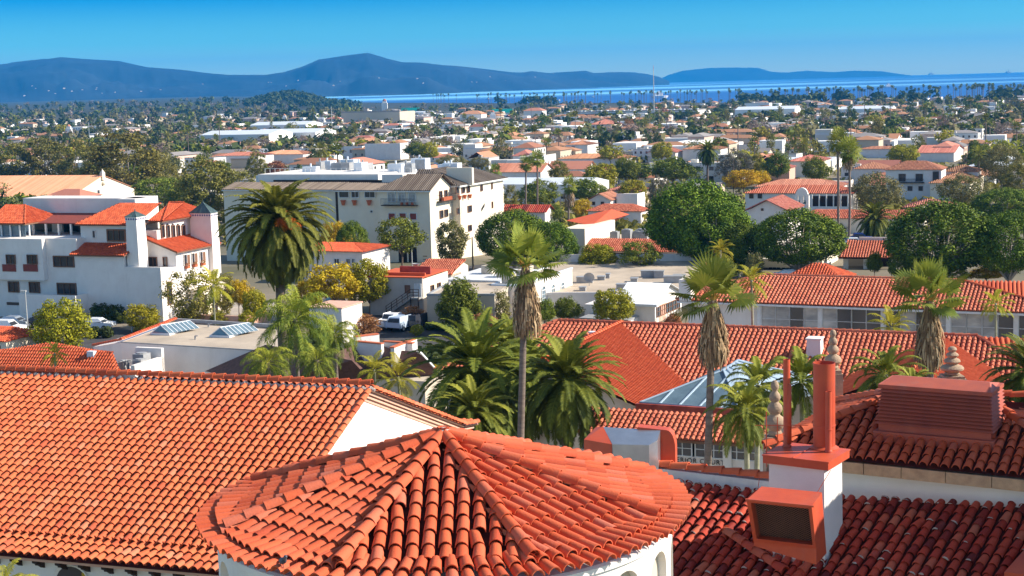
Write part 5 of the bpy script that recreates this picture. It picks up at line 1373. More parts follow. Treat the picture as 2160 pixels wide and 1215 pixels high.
# ---- 9 wide flat beige roof
B = Bld('flat_roofed_store', 'wide building with tan flat roof, dish aerial and low parapets', 'building', P(1245, 648, 13.2), -10)
zt_ = B.Z(622, 0, 0); x0 = B.X(1206, 0, 4); x1 = B.X(1460, 10, 4); dp = 36
B.box('wall', 'stucco_white', x0 - 8, x1, 0, dp, -1, zt_); B.box('roof', 'flat_roof', x0 - 7.7, x1 - .3, .3, dp - .3, zt_ + .003, zt_ + .05)
b = MB(); b.box(x0 - 8, x1, dp, dp + .3, -1, zt_ + 1.1); b.box(x0 - 8, x1, -.1, .15, zt_, zt_ + .35); B.part('parapet', 'stucco_white', b)
a = B.hit(1243, 604, 'z', zt_); b = MB(); b.tube((a.x, a.y, zt_), (a.x, a.y, zt_ + 1.0), .05, n=6)
b.lathe((0, 0, 0), [(.02, 0), (.45, .10), (.75, .30), (.70, .32), (.42, .14), (.02, .04)], 14)
k = len(b.v) - 14 * 6
for i in range(k, len(b.v)):
    x, y, z = b.v[i]; b.v[i] = (a.x + x, a.y + .2 - z * .9, zt_ + 1.2 + y * .9)
B.part('dish_aerial', 'metal_grey', b)
for (u, v, w_, h_) in ((1300, 612, 1.2, .7), (1330, 596, .9, .5), (1352, 586, 2.0, .9), (1260, 592, 1.0, .5), (1290, 628, .6, .8), (1380, 588, 1.3, 1.0), (1216, 598, 2.2, .8), (1222, 615, .8, .5), (1278, 588, .5, .6), (1400, 598, 2.5, .9), (1420, 592, 1.6, .7)):
    a = B.hit(u, v, 'z', zt_); b = MB(); b.box(a.x, a.x + w_, a.y, a.y + 1.2, zt_ + .05, zt_ + h_); b.box(a.x - .08, a.x + w_ + .08, a.y - .08, a.y + 1.28, zt_ + h_, zt_ + h_ + .08); B.part('roof_vent', 'metal_grey', b)
# ---- 10 corrugated white warehouse
B = Bld('white_warehouse', 'white warehouse with pale metal gable roof and side clerestory windows', 'building', P(1382, 682, 13), -26)
w_ = -B.X(1300, 0, 4); dp = B.Y(1437, 0, 4); ze = B.Z(632, 0, 0); zr = B.Z(602, 0, dp * .28)
ra = (-.0, dp * .5, 0)
x0 = -w_ * 1.05
b = MB(); b.box(x0 - 4, 0, 0, dp, -1, ze - .9); b.add([(0, 0, ze - .9), (0, dp, ze - .9), (0, dp, ze - .5), (0, dp * .45, zr - .1), (0, 0, ze - .5), ], [(0, 1, 2, 3, 4)]); B.part('wall', 'stucco_white', b)
b = MB(); n = 46
for sgn, y0, y1, z0, z1 in ((1, -.5, dp * .45, ze - .6, zr), (1, dp + .5, dp * .45, ze - .6, zr)):
    for i in range(n):
        xa_ = lerp(x0, .5, i / n); xb_ = lerp(x0, .5, (i + .5) / n); xc_ = lerp(x0, .5, (i + 1) / n)
        b.add([(xa_, y0, z0), (xa_, y1, z1), (xb_, y1, z1 + .07), (xb_, y0, z0 + .07), (xc_, y1, z1), (xc_, y0, z0)], [(0, 1, 2, 3), (3, 2, 4, 5)])
B.part('roof', 'metal_white', b)
b = MB(); b.box(x0, .4, -.45, .2, ze - .85, ze - .62); B.part('fascia', 'metal_white', b)
for i in range(6):
    y = lerp(.4, dp * .9, (i + .5) / 6); B.win('r', y, ze - 1.6, dp * .13, 1.1, 0, mull=1, rows=2, frame='frame_brown', pane='glass_sky', fw=.06)
for i in range(2): B.box('door', 'leaf_goldpalm' if False else 'cornice_pink', .01, .06, 1.6 + i * 1.1, 2.5 + i * 1.1, -.6, 2.0)
b = MB()
for i in range(9): b.box(.01, .1, lerp(.2, dp, i / 9), lerp(.2, dp, i / 9) + .12, -1, ze - 2.3)
B.part('pilasters', 'stucco_cream', b)
B.box('lean_to', 'stucco_white', x0 - 3, x0 + w_ * .62, -3.4, -.02, -1, ze - 2.2); B.box('lean_to_roof', 'metal_grey', x0 - 3.2, x0 + w_ * .64, -3.6, -.02, ze - 2.19, ze - 2.0)

# ---- 11 long tiled office wing with ribbon windows, and the courthouse annex in front
B = Bld('office_wing', 'long office wing with ribbon windows under a striped orange tile roof at right', 'building', P(1607, 581, 25.7), -25)
ez = B.Z(631, 0, -6.3); ezz = -2.6
run = 4.5; zE_ = -1.65
xl = B.X(1425, -run, zE_); xr = 42
cor = B.X(2030, 0, 0)
B.roof([[(xl, -run, zE_), (cor + 9, -run, zE_), (cor, 0, 0), (0, 0, 0)], [(0, 0, 0), (cor, 0, 0), (cor + 9, run, zE_), (xl, run, zE_)]], 'tile_school', sp=.31, r=.12, cap=(((0, 0, .05), (cor, 0, .05)),), lo=.2)
B.roof([[(cor, 0, 0), (cor + 9, -run, zE_), (cor + 30, -run + 2, zE_), (cor + 22, 3, -.2)]], 'tile_bright', sp=.31, r=.12, level=0, cap=(((cor, 0, .05), (cor + 9, -run, zE_ + .05)),))
B.roof([[(xl, -run, zE_), (0, 0, 0), (xl, run, zE_)]], 'tile_school', sp=.31, r=.12, cap=(((0, 0, .05), (xl, -run, zE_ + .05)),))
wy = -run + .9
B.box('wall', 'stucco_white', xl + .7, cor + 9, wy + .2, run - .8, -12.7, zE_ + .1)
B.box('eave_board', 'frame_white', xl + .1, cor + 9, -run + .05, -run + .9, zE_ - .22, zE_ - .06)
B.box('lower_wall', 'stucco_grey', xl + 6.5, cor + 9, wy - .02, wy + .19, -12.7, zE_ - 2.5)
x = xl + 6.6; i = 0; rng = random.Random(4)
while x < cor + 8.5:
    n = 4 if i % 2 == 0 else 4
    B.box('pier', 'frame_white', x, x + .32, wy - .12, wy + .19, -8 if i else -12, zE_ - .2)
    x += .34
    for k in range(n):
        w_ = 1.15
        o = B.win('f', x + w_ / 2, zE_ - 1.36, w_ - .08, 2.0, wy + .1, mull=0, rows=2, depth=.12, fw=.07, pane='blind' if rng.random() < .35 else 'glass_dark')
        x += w_
    i += 1
B.box('band', 'frame_white', xl + 6.5, cor + 9, wy + .02, wy + .1, zE_ - 2.5, zE_ - 2.38)
B.box('chimney', 'stucco_white', B.X(1445, -3, 0), B.X(1445, -3, 0) + 1.0, -4.6, -3.6, zE_, B.Z(588, B.X(1445, -3, 0), -4))
# entrance pavilion roof peeking behind
B = Bld('tiled_kiosk', 'little tiled roof peeking over the office wing ridge', 'building', P(1725, 580, 21), -25)
B.box('wall', 'stucco_white', -3, 3, -2, 3, -8, -.2)
B.roof([[(-3.4, -2.6, -.3), (3.4, -2.6, -.3), (.4, .5, 1.2), (-.4, .5, 1.2)], [(3.4, -2.6, -.3), (3.4, 3.4, -.3), (.4, .5, 1.2)], [(-3.4, -2.6, -.3), (-.4, .5, 1.2), (-3.4, 3.4, -.3)]], 'tile_bright')

B = Bld('courthouse_annex', 'long annex with striped tile roof and bright cross gable behind the rotunda', 'building', P(1177, 678, 25.7), -23)
run = 6.4; s_ = .40; zE_ = -run * s_
xr = B.X(2062, 0, 0); xh = B.X(1312, 0, 0)
gx0 = B.hit(1195, 735, 'z', -2.6)
B.roof([[(0, 0, 0), (xr, 0, 0), (xr + 6.4, -run, zE_), (-6.4, -run, zE_)], [(0, 0, 0), (-6.4, -run, zE_), (-6.4, run, zE_)], [(xr, 0, 0), (0, 0, 0), (-6.4, run, zE_), (xr + 6.4, run, zE_)]], 'tile_school', sp=.32, r=.125, lo=.1, hi=.85,
       cap=(((0, 0, .06), (xr, 0, .06)), ((xr, 0, .06), (xr + 6.4, -run, zE_ + .06)), ((0, 0, .06), (-6.4, -run, zE_ + .06))))
B.roof([[(xr, 0, 0), (xr + 6.4, -run, zE_), (xr + 22, -run + 4, zE_), (xr + 14, 2, 0)]], 'tile_bright', sp=.32, r=.1, level=0)
# cross wings coming towards the camera
def cross(xh, t, yf, m_, capz=.1, dz=.06):
    zz = -s_ * t + dz
    B.roof([[(xh, -.1, dz), (xh + t, -t, zz), (xh + t, -yf, zz), (xh, -yf, dz)], [(xh, -.1, dz), (xh, -yf, dz), (xh - t, -yf, zz), (xh - t, -t, zz)]], m_, level=1, sp=.27, r=.045, ex=.27, lo=.25, hi=.9,
           cap=(((xh, -.1, dz + capz), (xh, -yf, dz + capz)),))
    b = MB(); b.box(xh - t + .6, xh + t - .6, -yf + .5, -run + .7, -13, zz - .05); b.add([(xh - t + .6, -yf + .5, zz - .05), (xh + t - .6, -yf + .5, zz - .05), (xh, -yf + .5, -.3)], [(0, 1, 2)]); B.part('cross_wing_wall', 'stucco_white', b)
cross(xh, 6.4, 14.5, 'tile_bright')
cross(B.X(1985, 0, 0), 5.0, 12.0, 'tile_bright')
B.box('wall', 'stucco_white', -5.8, xr + 5.8, -run + .6, run - .6, -13, zE_ - .05)
for (u, v, w_, h_) in ((1719, 727, .95, 1.0), (1251, 701, .5, .35)):
    p = B.hit(u, v, 'f', -2.6 if u > 1500 else -1.8); x, y = p.x, p.y; z = s_ * y
    k_ = .98 if u > 1500 else .5
    b = MB(); b.box(x - w_ / 2, x + w_ / 2, y - w_ / 2, y + w_ / 2, z - .5, z + h_, taper=.05); b.box(x - w_ / 2 - .02, x + w_ / 2 + .02, y - w_ / 2 - .02, y + w_ / 2 + .02, z + h_ + .003, z + h_ + .08)
    B.part('roof_chimney' if u > 1500 else 'roof_vent', 'stucco_white' if u > 1500 else 'metal_white', b)
for (u, v) in ((1246, 724), (2043, 778)):
    p = B.hit(u, v, 'z', -3.6); b = MB(); b.tube((p.x, p.y, p.z - .6), (p.x, p.y, p.z + .45), .16, n=8); b.lathe((p.x, p.y, p.z + .45), [(.24, 0), (.24, .12), (.02, .22)], 8); B.part('vent_stack', 'red_metal', b)
# glass skylight pyramid
S = Bld('glass_skylight', 'glass pyramid skylight with pale blue metal ribs on the annex roof', 'skylight', P(1350, 850, 23.6), -23)
p0 = V((0, 0, 0)); wS = S.X(1560, 0, 0); dS = 8.5; hS = 2.9
ap0 = V((S.X(1525, dS / 2, 2.4) * 0 + wS * .5 + 1.4, dS / 2, hS)); 
ap = S.hit(1557, 761, 'f', dS * .55); apl = S.hit(1526, 782, 'f', dS * .40)
A_, B_, C_, D_ = V((0, 0, 0)), V((wS, 0, -.1)), V((wS + 3, dS, 0)), V((3, dS, 0))
g_ = MB(); 
for q in ((A_, B_, apl), (A_, apl, ap, D_), (D_, ap, C_)): g_.poly(*q)
S.part('glazing', 'glass_sky', g_)
m_ = MB(); m_.poly(B_, C_ + V((2.5, 0, 0)), ap, apl); S.part('metal_slope', 'pale_blue_metal', m_)
b = MB()
for q in ((A_, apl), (B_, apl), (A_, B_), (A_, D_), (apl, ap), (D_, ap), (C_, ap)): b.tube(tuple(q[0] + V((0, 0, .04))), tuple(q[1] + V((0, 0, .04))), .07, n=5)
for t in (.2, .4, .6, .8):
    p = lerp(A_, B_, t); q_ = lerp(A_, apl, t * 2) if t < .5 else lerp(B_, apl, (1 - t) * 2); b.tube(tuple(p + V((0, 0, .04))), tuple(q_ + V((0, 0, .04))), .06, n=5)
for t in (.15, .3, .45, .6, .75, .9):
    p = lerp(B_, C_ + V((2.5, 0, 0)), t); q_ = lerp(apl, ap, min(1, t * 1.3)); b.tube(tuple(p + V((0, 0, .04))), tuple(q_ + V((0, 0, .04))), .05, n=5)
    p = lerp(A_, D_, t); q_ = lerp(apl, ap, t); b.tube(tuple(p + V((0, 0, .04))), tuple(q_ + V((0, 0, .04))), .05, n=5)
S.part('ribs', 'pale_blue_metal', b)
S.box('curb', 'red_metal_dark', -.2, wS + .3, -.25, -.02, -.9, .0)
# porch with tiled roof, windows and the court's name
B = Bld('court_entrance', 'courthouse entrance porch with tile roof, paned windows and black lettering', 'building', P(1285, 862, 24.2), -23)
x1 = B.X(1640, 0, 0); run = 2.35; zE_ = -.89
B.roof([[(-1, 0, 0), (x1, 0, 0), (x1, -run, zE_), (-1, -run, zE_)]], 'tile_school', sp=.30, r=.118, ex=.36, lo=.1, hi=.8)
B.slab([(-1, -run + .1, zE_ - .03), (x1, -run + .1, zE_ - .03), (x1, 0, -.05), (-1, 0, -.05)], .15, 'frame_brown')
B.box('wall', 'stucco_white', -1, x1, -run + .5, 0, -8, zE_ - 1.0); B.box('back_wall', 'glass_dark', -1, x1, -run + .7, 0, zE_ - 1.0, zE_ - .1)
xx = B.X(1400, -run + .5, -2)
for i in range(5):
    B.win('f', xx + .8 + i * 1.7, zE_ - .55, 1.45, .78, -run + .5, mull=2, rows=2, depth=.08, fw=.06)
for i in range(3): B.box('pier', 'stucco_white', B.X((1527, 1600, 1380)[i], -run + .5, -3), B.X((1527, 1600, 1380)[i], -run + .5, -3) + .45, -run + .3, -run + .49, -8, zE_ - .2)
a = B.hit(1436, 969, 'f', -run + .47)
fc = bpy.data.curves.new('lettering', 'FONT'); fc.body = 'SUPERIOR COURT'; fc.size = .36; fc.extrude = .012; fc.space_character = 1.15; fc.align_x = 'LEFT'
o = bpy.data.objects.new('lettering', fc); COL.objects.link(o)
dg = bpy.context.evaluated_depsgraph_get(); me = bpy.data.meshes.new_from_object(o.evaluated_get(dg)); bpy.data.objects.remove(o)
me.materials.clear(); me.materials.append(MATS['wood_dark'])
o = bpy.data.objects.new('lettering', me); COL.objects.link(o); o.parent = B.root; o.rotation_euler = (pi / 2, 0, 0); o.location = (a.x - .92, -run + .44, a.z - .14)

# ---- 12 flat roofed building with two skylights at left
B = Bld('skylight_building', 'long white flat roofed building with two glazed skylights at left', 'building', P(195, 735, 17.8), -21)
zt_ = 1.0
a = B.hit(255, 722, 'z', zt_); b2 = B.hit(585, 742, 'z', zt_); c2 = B.hit(600, 694, 'z', zt_); d2 = B.hit(372, 680, 'z', zt_)
pts = [a, b2, c2, d2]
b = MB(); lo_ = [V((p.x, p.y, -8)) for p in pts]
b.add([tuple(p) for p in pts] + [tuple(p) for p in lo_], [(0, 1, 5, 4), (1, 2, 6, 5), (2, 3, 7, 6), (3, 0, 4, 7)]); B.part('wall', 'stucco_white', b)
b = MB(); b.poly(*[tuple(p + V((0, 0, -.01))) for p in pts]); B.part('roof', 'flat_roof', b)
e_ = B.hit(197, 732, 'z', 0)
b = MB(); b.add([tuple(e_), tuple(a), (a.x, a.y, -8), (e_.x, e_.y, -8)], [(0, 1, 2, 3)]); b.poly(tuple(e_ + V((0, 0, .0))), tuple(a), tuple(d2), tuple(e_ + (d2 - a))); B.part('side_wall', 'stucco_white', b)
b = MB(); caps(b, a + V((0, 0, .15)), e_ + V((0, 0, .1)), .2, .45, n=4); caps(b, d2 + V((0, 0, .35)), a + V((0, 0, .2)), .2, .45, n=4); B.part('coping_tiles', 'tile_bright', b)
b = MB(); b.path([tuple(d2 + V((0, 0, .25))), tuple(c2 + V((0, 0, .25)))], [.22, .22], 4); b.path([tuple(a + V((0, 0, .02))), tuple(b2 + V((0, 0, .02)))], [.07, .07], 4); B.part('coping', 'metal_grey', b)
B.box('band', 'stucco_grey', a.x + .3, b2.x - .3, a.y - 1, a.y - .99, -8, -7.9)
for (u, v) in ((320, 706), (445, 711)):
    p = B.hit(u, v, 'z', zt_); w_, d_, h_ = 2.0, 3.4, .75
    x, y = p.x, p.y
    k_ = MB(); k_.box(x - .1, x + w_ + .1, y - .1, y + d_ + .1, zt_, zt_ + .2); sk_ = B.part('skylight', 'metal_white', k_)
    ro = V((.5, 1, 0))
    vs = [(x, y, zt_ + .2), (x + w_, y, zt_ + .2), (x + w_ + 1.2, y + d_, zt_ + .2), (x + 1.2, y + d_, zt_ + .2), (x + w_ / 2, y + .1, zt_ + .2 + h_), (x + w_ / 2 + 1.2, y + d_ - .1, zt_ + .2 + h_)]
    b = MB(); b.add(vs, [(0, 1, 4), (1, 2, 5, 4), (2, 3, 5), (3, 0, 4, 5)]); B.part('glazing', 'glass_sky', b, sk_)
    b = MB()
    for i in range(8):
        t = i / 7; p0 = lerp(V(vs[1]), V(vs[2]), t); p1 = lerp(V(vs[4]), V(vs[5]), t); b.tube(tuple(p0), tuple(p1), .05, n=4)
    b.tube(vs[4], vs[5], .06, n=4); b.tube(vs[0], vs[4], .05, n=4); b.tube(vs[1], vs[4], .05, n=4); B.part('ribs', 'metal_white', b, sk_)
for (u, v) in ((412, 716), (440, 690), (560, 718)):
    p = B.hit(u, v, 'z', zt_); b = MB(); b.tube((p.x, p.y, zt_), (p.x, p.y, zt_ + .35), .09, n=6); b.tube((p.x, p.y, zt_ + .35), (p.x + .3, p.y, zt_ + .35), .05, n=5); B.part('vent_pipe', 'metal_grey', b)
# ---- 13 small orange roofed house with roof machinery
B = Bld('tiled_house', 'small orange roofed house with grey air units left of the white side wall', 'building', P(262, 800, 17.2), -21)
r0 = B.hit(118, 733, 'z', 2.0); r1 = B.hit(238, 745, 'z', 2.0)
B.roof([[(-26, 0, 0), (0, 0, 0), tuple(r1), tuple(r0)], [tuple(r0), (-26, 8, 0), (-26, 0, 0)]], 'tile_bright', sp=.3, r=.11, lo=.2, cap=((tuple(r0), (-26, 0, 0)), (tuple(r0), tuple(r1))))
B.box('wall', 'stucco_white', -25.5, -.4, .5, 6, -6, -.1)
b = MB(); b.box(.2, .6, .8, 5.4, -4, 1.1); b.box(-1.8, .2, .8, 1.1, -4, .35); b.box(-2.2, .6, 5, 5.4, -4, 1.9); B.part('parapet', 'stucco_white', b)
for i, (x, y, s) in enumerate(((-1.4, 3.4, 1.15), (-.6, 2.2, .9), (-2.4, 2.6, .7))):
    b = MB(); b.box(x, x + s, y, y + s, .2, .2 + s * 1.2); b.lathe((x + s / 2, y + s / 2, .2 + s * 1.2), [(s * .4, 0), (s * .4, .08), (s * .1, .1)], 10)
    b.box(x + .06, x + s - .06, y - .03, y, .35, .1 + s); B.part('air_unit', 'metal_grey', b)
b = MB()
for i in range(5): b.path([(-2.6 + i * .25, 2 + i * .2, .2), (-2.5 + i * .3, 2.2, .9 + .1 * i), (-1.2, 2.6 + i * .2, 1.0)], [.05] * 3, 5)
B.part('pipework', 'metal_grey', b)
p = B.hit(80, 752, 'z', 1.2)
B.box('roof_box', 'red_metal', p.x, p.x + .6, p.y, p.y + .5, 1.0, 1.7)
p = B.hit(183, 747, 'z', 1.9); B.box('roof_box', 'metal_white', p.x, p.x + .7, p.y, p.y + .5, 1.6, 2.15)
# far left scrap of a tiled house
B = Bld('garage', 'corner of a cream garage with orange tile roof at the left edge', 'building', P(16, 765, 13), -21)
B.box('wall', 'stucco_cream', -12, 0, 0, 6, -1, 2.4); B.box('door', 'glass_dark', -3.5, -.8, -.04, -.01, 0, 1.9)
B.roof([[(-12, -.4, 2.4), (.3, -.4, 2.4), (-1.5, 3, 3.5), (-12, 3, 3.5)], [(.3, -.4, 2.4), (.3, 6.4, 2.4), (-1.5, 3, 3.5)]], 'tile_bright')

# ---- 14 brown shingled houses
B = Bld('shingled_house', 'house with dark brown shingle roof and skylight behind the left wing ridge', 'building', P(545, 800, 15.0), -20)
x1 = 14
b = MB()
def shing(b, *p): b.poly(*p)
za_, zb_ = 2.0, 4.6
L0, L1, R0_ = B.hit(432, 783, 'z', za_), B.hit(560, 727, 'z', zb_), B.hit(742, 760, 'z', zb_)
F1 = B.hit(790, 812, 'z', za_); R2 = B.hit(835, 735, 'z', zb_); R3 = B.hit(905, 790, 'z', za_)
b.poly(tuple(L0), tuple(B.hit(560, 812, 'z', za_)), tuple(F1), tuple(R0_), tuple(L1))
b.poly(tuple(L0), tuple(L1), tuple(L0 + (L1 - L0) * 1.0 + V((-1, 4, -2.4))), tuple(L0 + V((0, 6, 0))))
B.part('roof', 'shingle_brown', b)
B.box('wall', 'stucco_beige', L0.x + .4, F1.x - .4, L0.y + .3, L0.y + 8, -3, za_ - .05)
p = B.hit(735, 752, 'z', 3.9); b = MB(); b.box(p.x - .1, p.x + 2.7, p.y - 1.7, p.y + .1, 2.6, 3.75); k_ = B.part('skylight', 'red_metal', b)
b = MB(); b.add([(p.x, p.y - 1.68, 3.3), (p.x + 2.6, p.y - 1.68, 3.3), (p.x + 2.6, p.y, 3.95), (p.x, p.y, 3.95)], [(0, 1, 2, 3)]); B.part('glazing', 'glass_dark', b, k_)
b = MB()
for i in range(6): x = p.x + 2.6 * i / 5; b.tube((x, p.y - 1.7, 3.34), (x, p.y, 3.99), .04, n=4)
B.part('ribs', 'frame_white', b, k_)
B = Bld('shingled_cottage', 'brown shingled cottage with dormer and white flat parapets right of the skylight house', 'building', P(905, 805, 15), -20)
za_, zb_ = 2.6, 5.0
a, c, d, e_ = B.hit(775, 800, 'z', za_), B.hit(832, 738, 'z', zb_), B.hit(882, 742, 'z', zb_), B.hit(935, 800, 'z', za_ - .5)
f_ = B.hit(705, 745, 'z', zb_); g__ = B.hit(722, 712, 'z', zb_ + .3)
b = MB(); b.poly(tuple(a), tuple(e_), tuple(d), tuple(c)); b.poly(tuple(a), tuple(c), tuple(B.hit(770, 718, 'z', zb_ + .2)), tuple(f_)); B.part('roof', 'shingle_brown', b)
B.box('wall', 'stucco_beige', a.x + .5, e_.x - .3, a.y + .4, a.y + 5, -3, za_ - .05)
b = MB(); q = [B.hit(853, 770, 'z', 3.4), B.hit(884, 741, 'z', zb_ + .05), B.hit(915, 775, 'z', 3.2)]
b.add([tuple(p) for p in q] + [tuple(q[0] + V((0, 0, -1.5))), tuple(q[2] + V((0, 0, -1.5)))], [(0, 1, 2), (0, 2, 4, 3)]); B.part('dormer', 'cornice_pink', b)
b = MB(); b.tube(tuple(q[0]), tuple(q[1]), .12, n=4); b.tube(tuple(q[1]), tuple(q[2]), .12, n=4); B.part('dormer_trim', 'frame_white', b)
b = MB()
for (u0, v0, u1, v1) in ((750, 722, 804, 727), (808, 722, 870, 726), (832, 735, 880, 716), (750, 712, 800, 706)):
    p, q_ = B.hit(u0, v0, 'z', zb_ + .4), B.hit(u1, v1, 'z', zb_ + .4); b = MB(); wallbox(b, p, q_, .35, zb_ - 1.2, zb_ + .42); o_ = B.part('parapet', 'stucco_old', b); b = MB(); wallbox(b, p + V((0, -.05, 0)), q_ + V((0, -.05, 0)), .45, zb_ + .423, zb_ + .52); B.part('coping', 'terracotta', b, o_)
B = Bld('white_garden_wall', 'white wall top with flat coping beside the queen palms', 'wall', P(722, 690, 15), -22)
B.box('wall', 'stucco_white', -4.2, 0, 0, 5, -3, 2.1); B.box('coping', 'cornice_pink', -4.3, .1, -.1, 5.1, 2.103, 2.25)

# ---- 15 long striped roof building right of the centre (deep shade under the fig trees)
B = Bld('arcade_building', 'cream building with orange shed roof, grey roof machines and shaded arcade below', 'building', P(1235, 560, 12), -22)
def Q(u, v, z): return tuple(B.hit(u, v, 'z', z))
x0 = B.X(1188, 0, 6); x1 = 26; dpt = 16
zt_ = B.Z(480, 0, 2)
b = MB(); b.box(x0, 0, 0, dpt, -4, zt_); B.part('wall', 'stucco_cream', b)
B.box('wall', 'stucco_cream', .01, x1, 3, dpt, -4, zt_ - 2.6); B.box('roof', 'flat_roof', .3, x1 - .2, 4, dpt - .3, zt_ - 2.597, zt_ - 2.5)
B.roof([[Q(1194, 465, zt_ + .6), Q(1248, 476, zt_ - .2), Q(1328, 452, zt_ + .1), Q(1290, 441, zt_ + 1.6)]], 'tile_bright', level=0, sp=.35, r=.05)
b = MB()
for i in range(13):
    x = 2 + rng.uniform(0, 13); y = rng.uniform(5, 11); s = rng.uniform(.7, 1.7); b = MB(); b.box(x, x + s, y, y + s, zt_ - 2.5, zt_ - 2.5 + s * 1.1); b.lathe((x + s / 2, y + s / 2, zt_ - 2.5 + s * 1.1), [(s * .4, 0), (s * .4, .1), (.05, .12)], 8); b.box(x + .1, x + s - .1, y - .03, y, zt_ - 2.3, zt_ - 2.6 + s); B.part('roof_machine', 'metal_grey', b)
B.roof([[(.2, -1.5, zt_ - 3.5), (x1, -1.5, zt_ - 3.5), (x1, 3, zt_ - 1.9), (.2, 3, zt_ - 1.9)], [(2.2, -3.4, zt_ - 5.3), (x1, -3.4, zt_ - 5.3), (x1, -.8, zt_ - 4.2), (2.2, -.8, zt_ - 4.2)]], 'tile_school', level=1, sp=.36, r=.14, ex=.45)
B.box('upper_wall', 'stucco_beige', 2.4, x1, -.7, 2.9, -4, zt_ - 4.0)
for i in range(7):
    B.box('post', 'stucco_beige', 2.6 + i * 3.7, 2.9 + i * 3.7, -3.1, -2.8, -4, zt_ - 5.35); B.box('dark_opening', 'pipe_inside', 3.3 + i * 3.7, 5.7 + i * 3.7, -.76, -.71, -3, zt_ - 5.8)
B.box('gallery_floor', 'stucco_beige', 2.3, x1, -3.3, -.72, -.6, -.2)

# ---- 16 beige building under the round fig tree
B = Bld('beige_apartments', 'beige flat roofed apartments behind the round fig tree trunk', 'building', P(1730, 585, 11.5), -22)
x0 = B.X(1598, 0, 3); zt_ = B.Z(532, -4, 0); dpt = B.Y(1768, 0, 3)
B.box('wall', 'stucco_cream', x0, 0, 1.8, dpt, -3, zt_); B.box('balcony', 'stucco_cream', x0, -4, 0, 1.79, zt_ - 2.4, zt_ - 1.1)
for u in (1622, 1650): B.wpx('f', 1.8, u, 563, u + 24, 577, mull=2, fw=.08)
B.wpx('r', 0, 1745, 555, 1751, 569, mull=0, fw=.06)
# ---- 17 red roofed pavilion
B = Bld('porch_pavilion', 'open porch with striped red tile roof between the fig trees', 'building', P(1880, 590, 11), -20)
x0 = B.X(1776, 0, 5); zt_ = B.Z(543, x0 + 4, 0)
B.roof([[(x0 - .5, -.5, zt_), (1, -.5, zt_), (1, 4.6, zt_ + 2.1), (x0 + .3, 4.6, zt_ + 2.1)]], 'tile_school', sp=.40, r=.15, ex=.5, lo=.3)
B.slab([(x0 - .45, -.45, zt_ - .05), (1, -.45, zt_ - .05), (1, 4.6, zt_ + 2.03), (x0 + .3, 4.6, zt_ + 2.03)], .15, 'wood_dark')
for t in (0, .42, .62, 1): x = lerp(x0 + .2, 0, t); B.box('pillar', 'stucco_white', x, x + .7, 0, .6, -3, zt_ - .1)
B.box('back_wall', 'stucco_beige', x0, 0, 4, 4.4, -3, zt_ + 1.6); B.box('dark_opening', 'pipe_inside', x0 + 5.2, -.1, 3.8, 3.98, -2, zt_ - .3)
B.box('parapet', 'stucco_white', x0 + 2, 0, 4.6, 4.9, zt_, zt_ + 2.6)

# ---- 18 mission style houses on the right
AVOID = []
def simple(name, label, u, v, uL, uR, vTop, depth, roofm='tile_far', yaw=-23, rise=1.6, z=None, wins=(), wall='stucco_white', hip=True, y=None, roofl=0, over=.5, group=None, storey=None, gable_r=False):
    """house: (u,v) foot of its front right corner, uL left end of the front, uR right end of the side, vTop eave"""
    p = ground_at(u, v) if z is None else P(u, v, z)
    B = Bld(name, label, 'house' if 'house' in name else 'building', V((p.x, p.y, G(p.x, p.y) if z is None else z)), yaw, group)
    x0 = B.X(uL, 0, 4); dp = B.Y(uR, 0, 4) if uR else depth
    AVOID.append((uL, uR or u, vTop - 12, v, p.y))
    if not (2 < dp < 60): dp = depth
    ze = B.Z(vTop, 0, 0)
    B.box('wall', wall, x0, 0, 0, dp, -3, ze)
    o = over
    if roofm == 'flat':
        B.box('roof', 'far_roof', x0 + .3, -.3, .3, dp - .3, ze + .003, ze + .06); b = MB(); b.box(x0, 0, 0, .29, ze, ze + .4); b.box(-.29, 0, .291, dp, ze, ze + .4); B.part('parapet', wall, b)
    elif hip:
        h = min(dp / 2, (-x0) / 2); zr = ze + rise
        r0, r1 = (x0 + h, dp / 2, zr), (-h, dp / 2, zr)
        a, b_, c, d = (x0 - o, -o, ze), (o, -o, ze), (o, dp + o, ze), (x0 - o, dp + o, ze)
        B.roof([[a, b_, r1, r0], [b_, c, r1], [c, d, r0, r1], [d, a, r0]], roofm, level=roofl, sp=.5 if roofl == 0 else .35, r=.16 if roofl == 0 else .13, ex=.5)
    elif gable_r:                                    # gable wall faces right
        zr = ze + rise; b = MB(); b.add([(0, 0, ze), (0, dp, ze), (0, dp / 2, zr)], [(0, 1, 2)]); B.part('gable', wall, b)
        B.roof([[(x0 - o, -o, ze), (o, -o, ze), (o, dp / 2, zr + .1), (x0 - o, dp / 2, zr + .1)], [(o, dp + o, ze), (x0 - o, dp + o, ze), (x0 - o, dp / 2, zr + .1), (o, dp / 2, zr + .1)]], roofm, level=roofl, sp=.5, r=.16)
    else:                                            # gable wall faces the camera
        zr = ze + rise; b = MB(); b.add([(x0, 0, ze), (0, 0, ze), (x0 / 2, 0, zr)], [(0, 1, 2)]); B.part('gable', wall, b)
        B.roof([[(o, -o, ze - .1), (o, dp, ze - .1), (x0 / 2, dp, zr + .1), (x0 / 2, -o, zr + .1)], [(x0 - o, dp, ze - .1), (x0 - o, -o, ze - .1), (x0 / 2, -o, zr + .1), (x0 / 2, dp, zr + .1)]], roofm, level=roofl, sp=.5, r=.16)
    for q in wins:
        f_, u0, v0, u1, v1 = q[:5]; B.wpx(f_, 0, u0, v0, u1, v1, mull=q[5] if len(q) > 5 else 0, fw=.06, frame='frame_brown')
    return B, x0, dp, ze
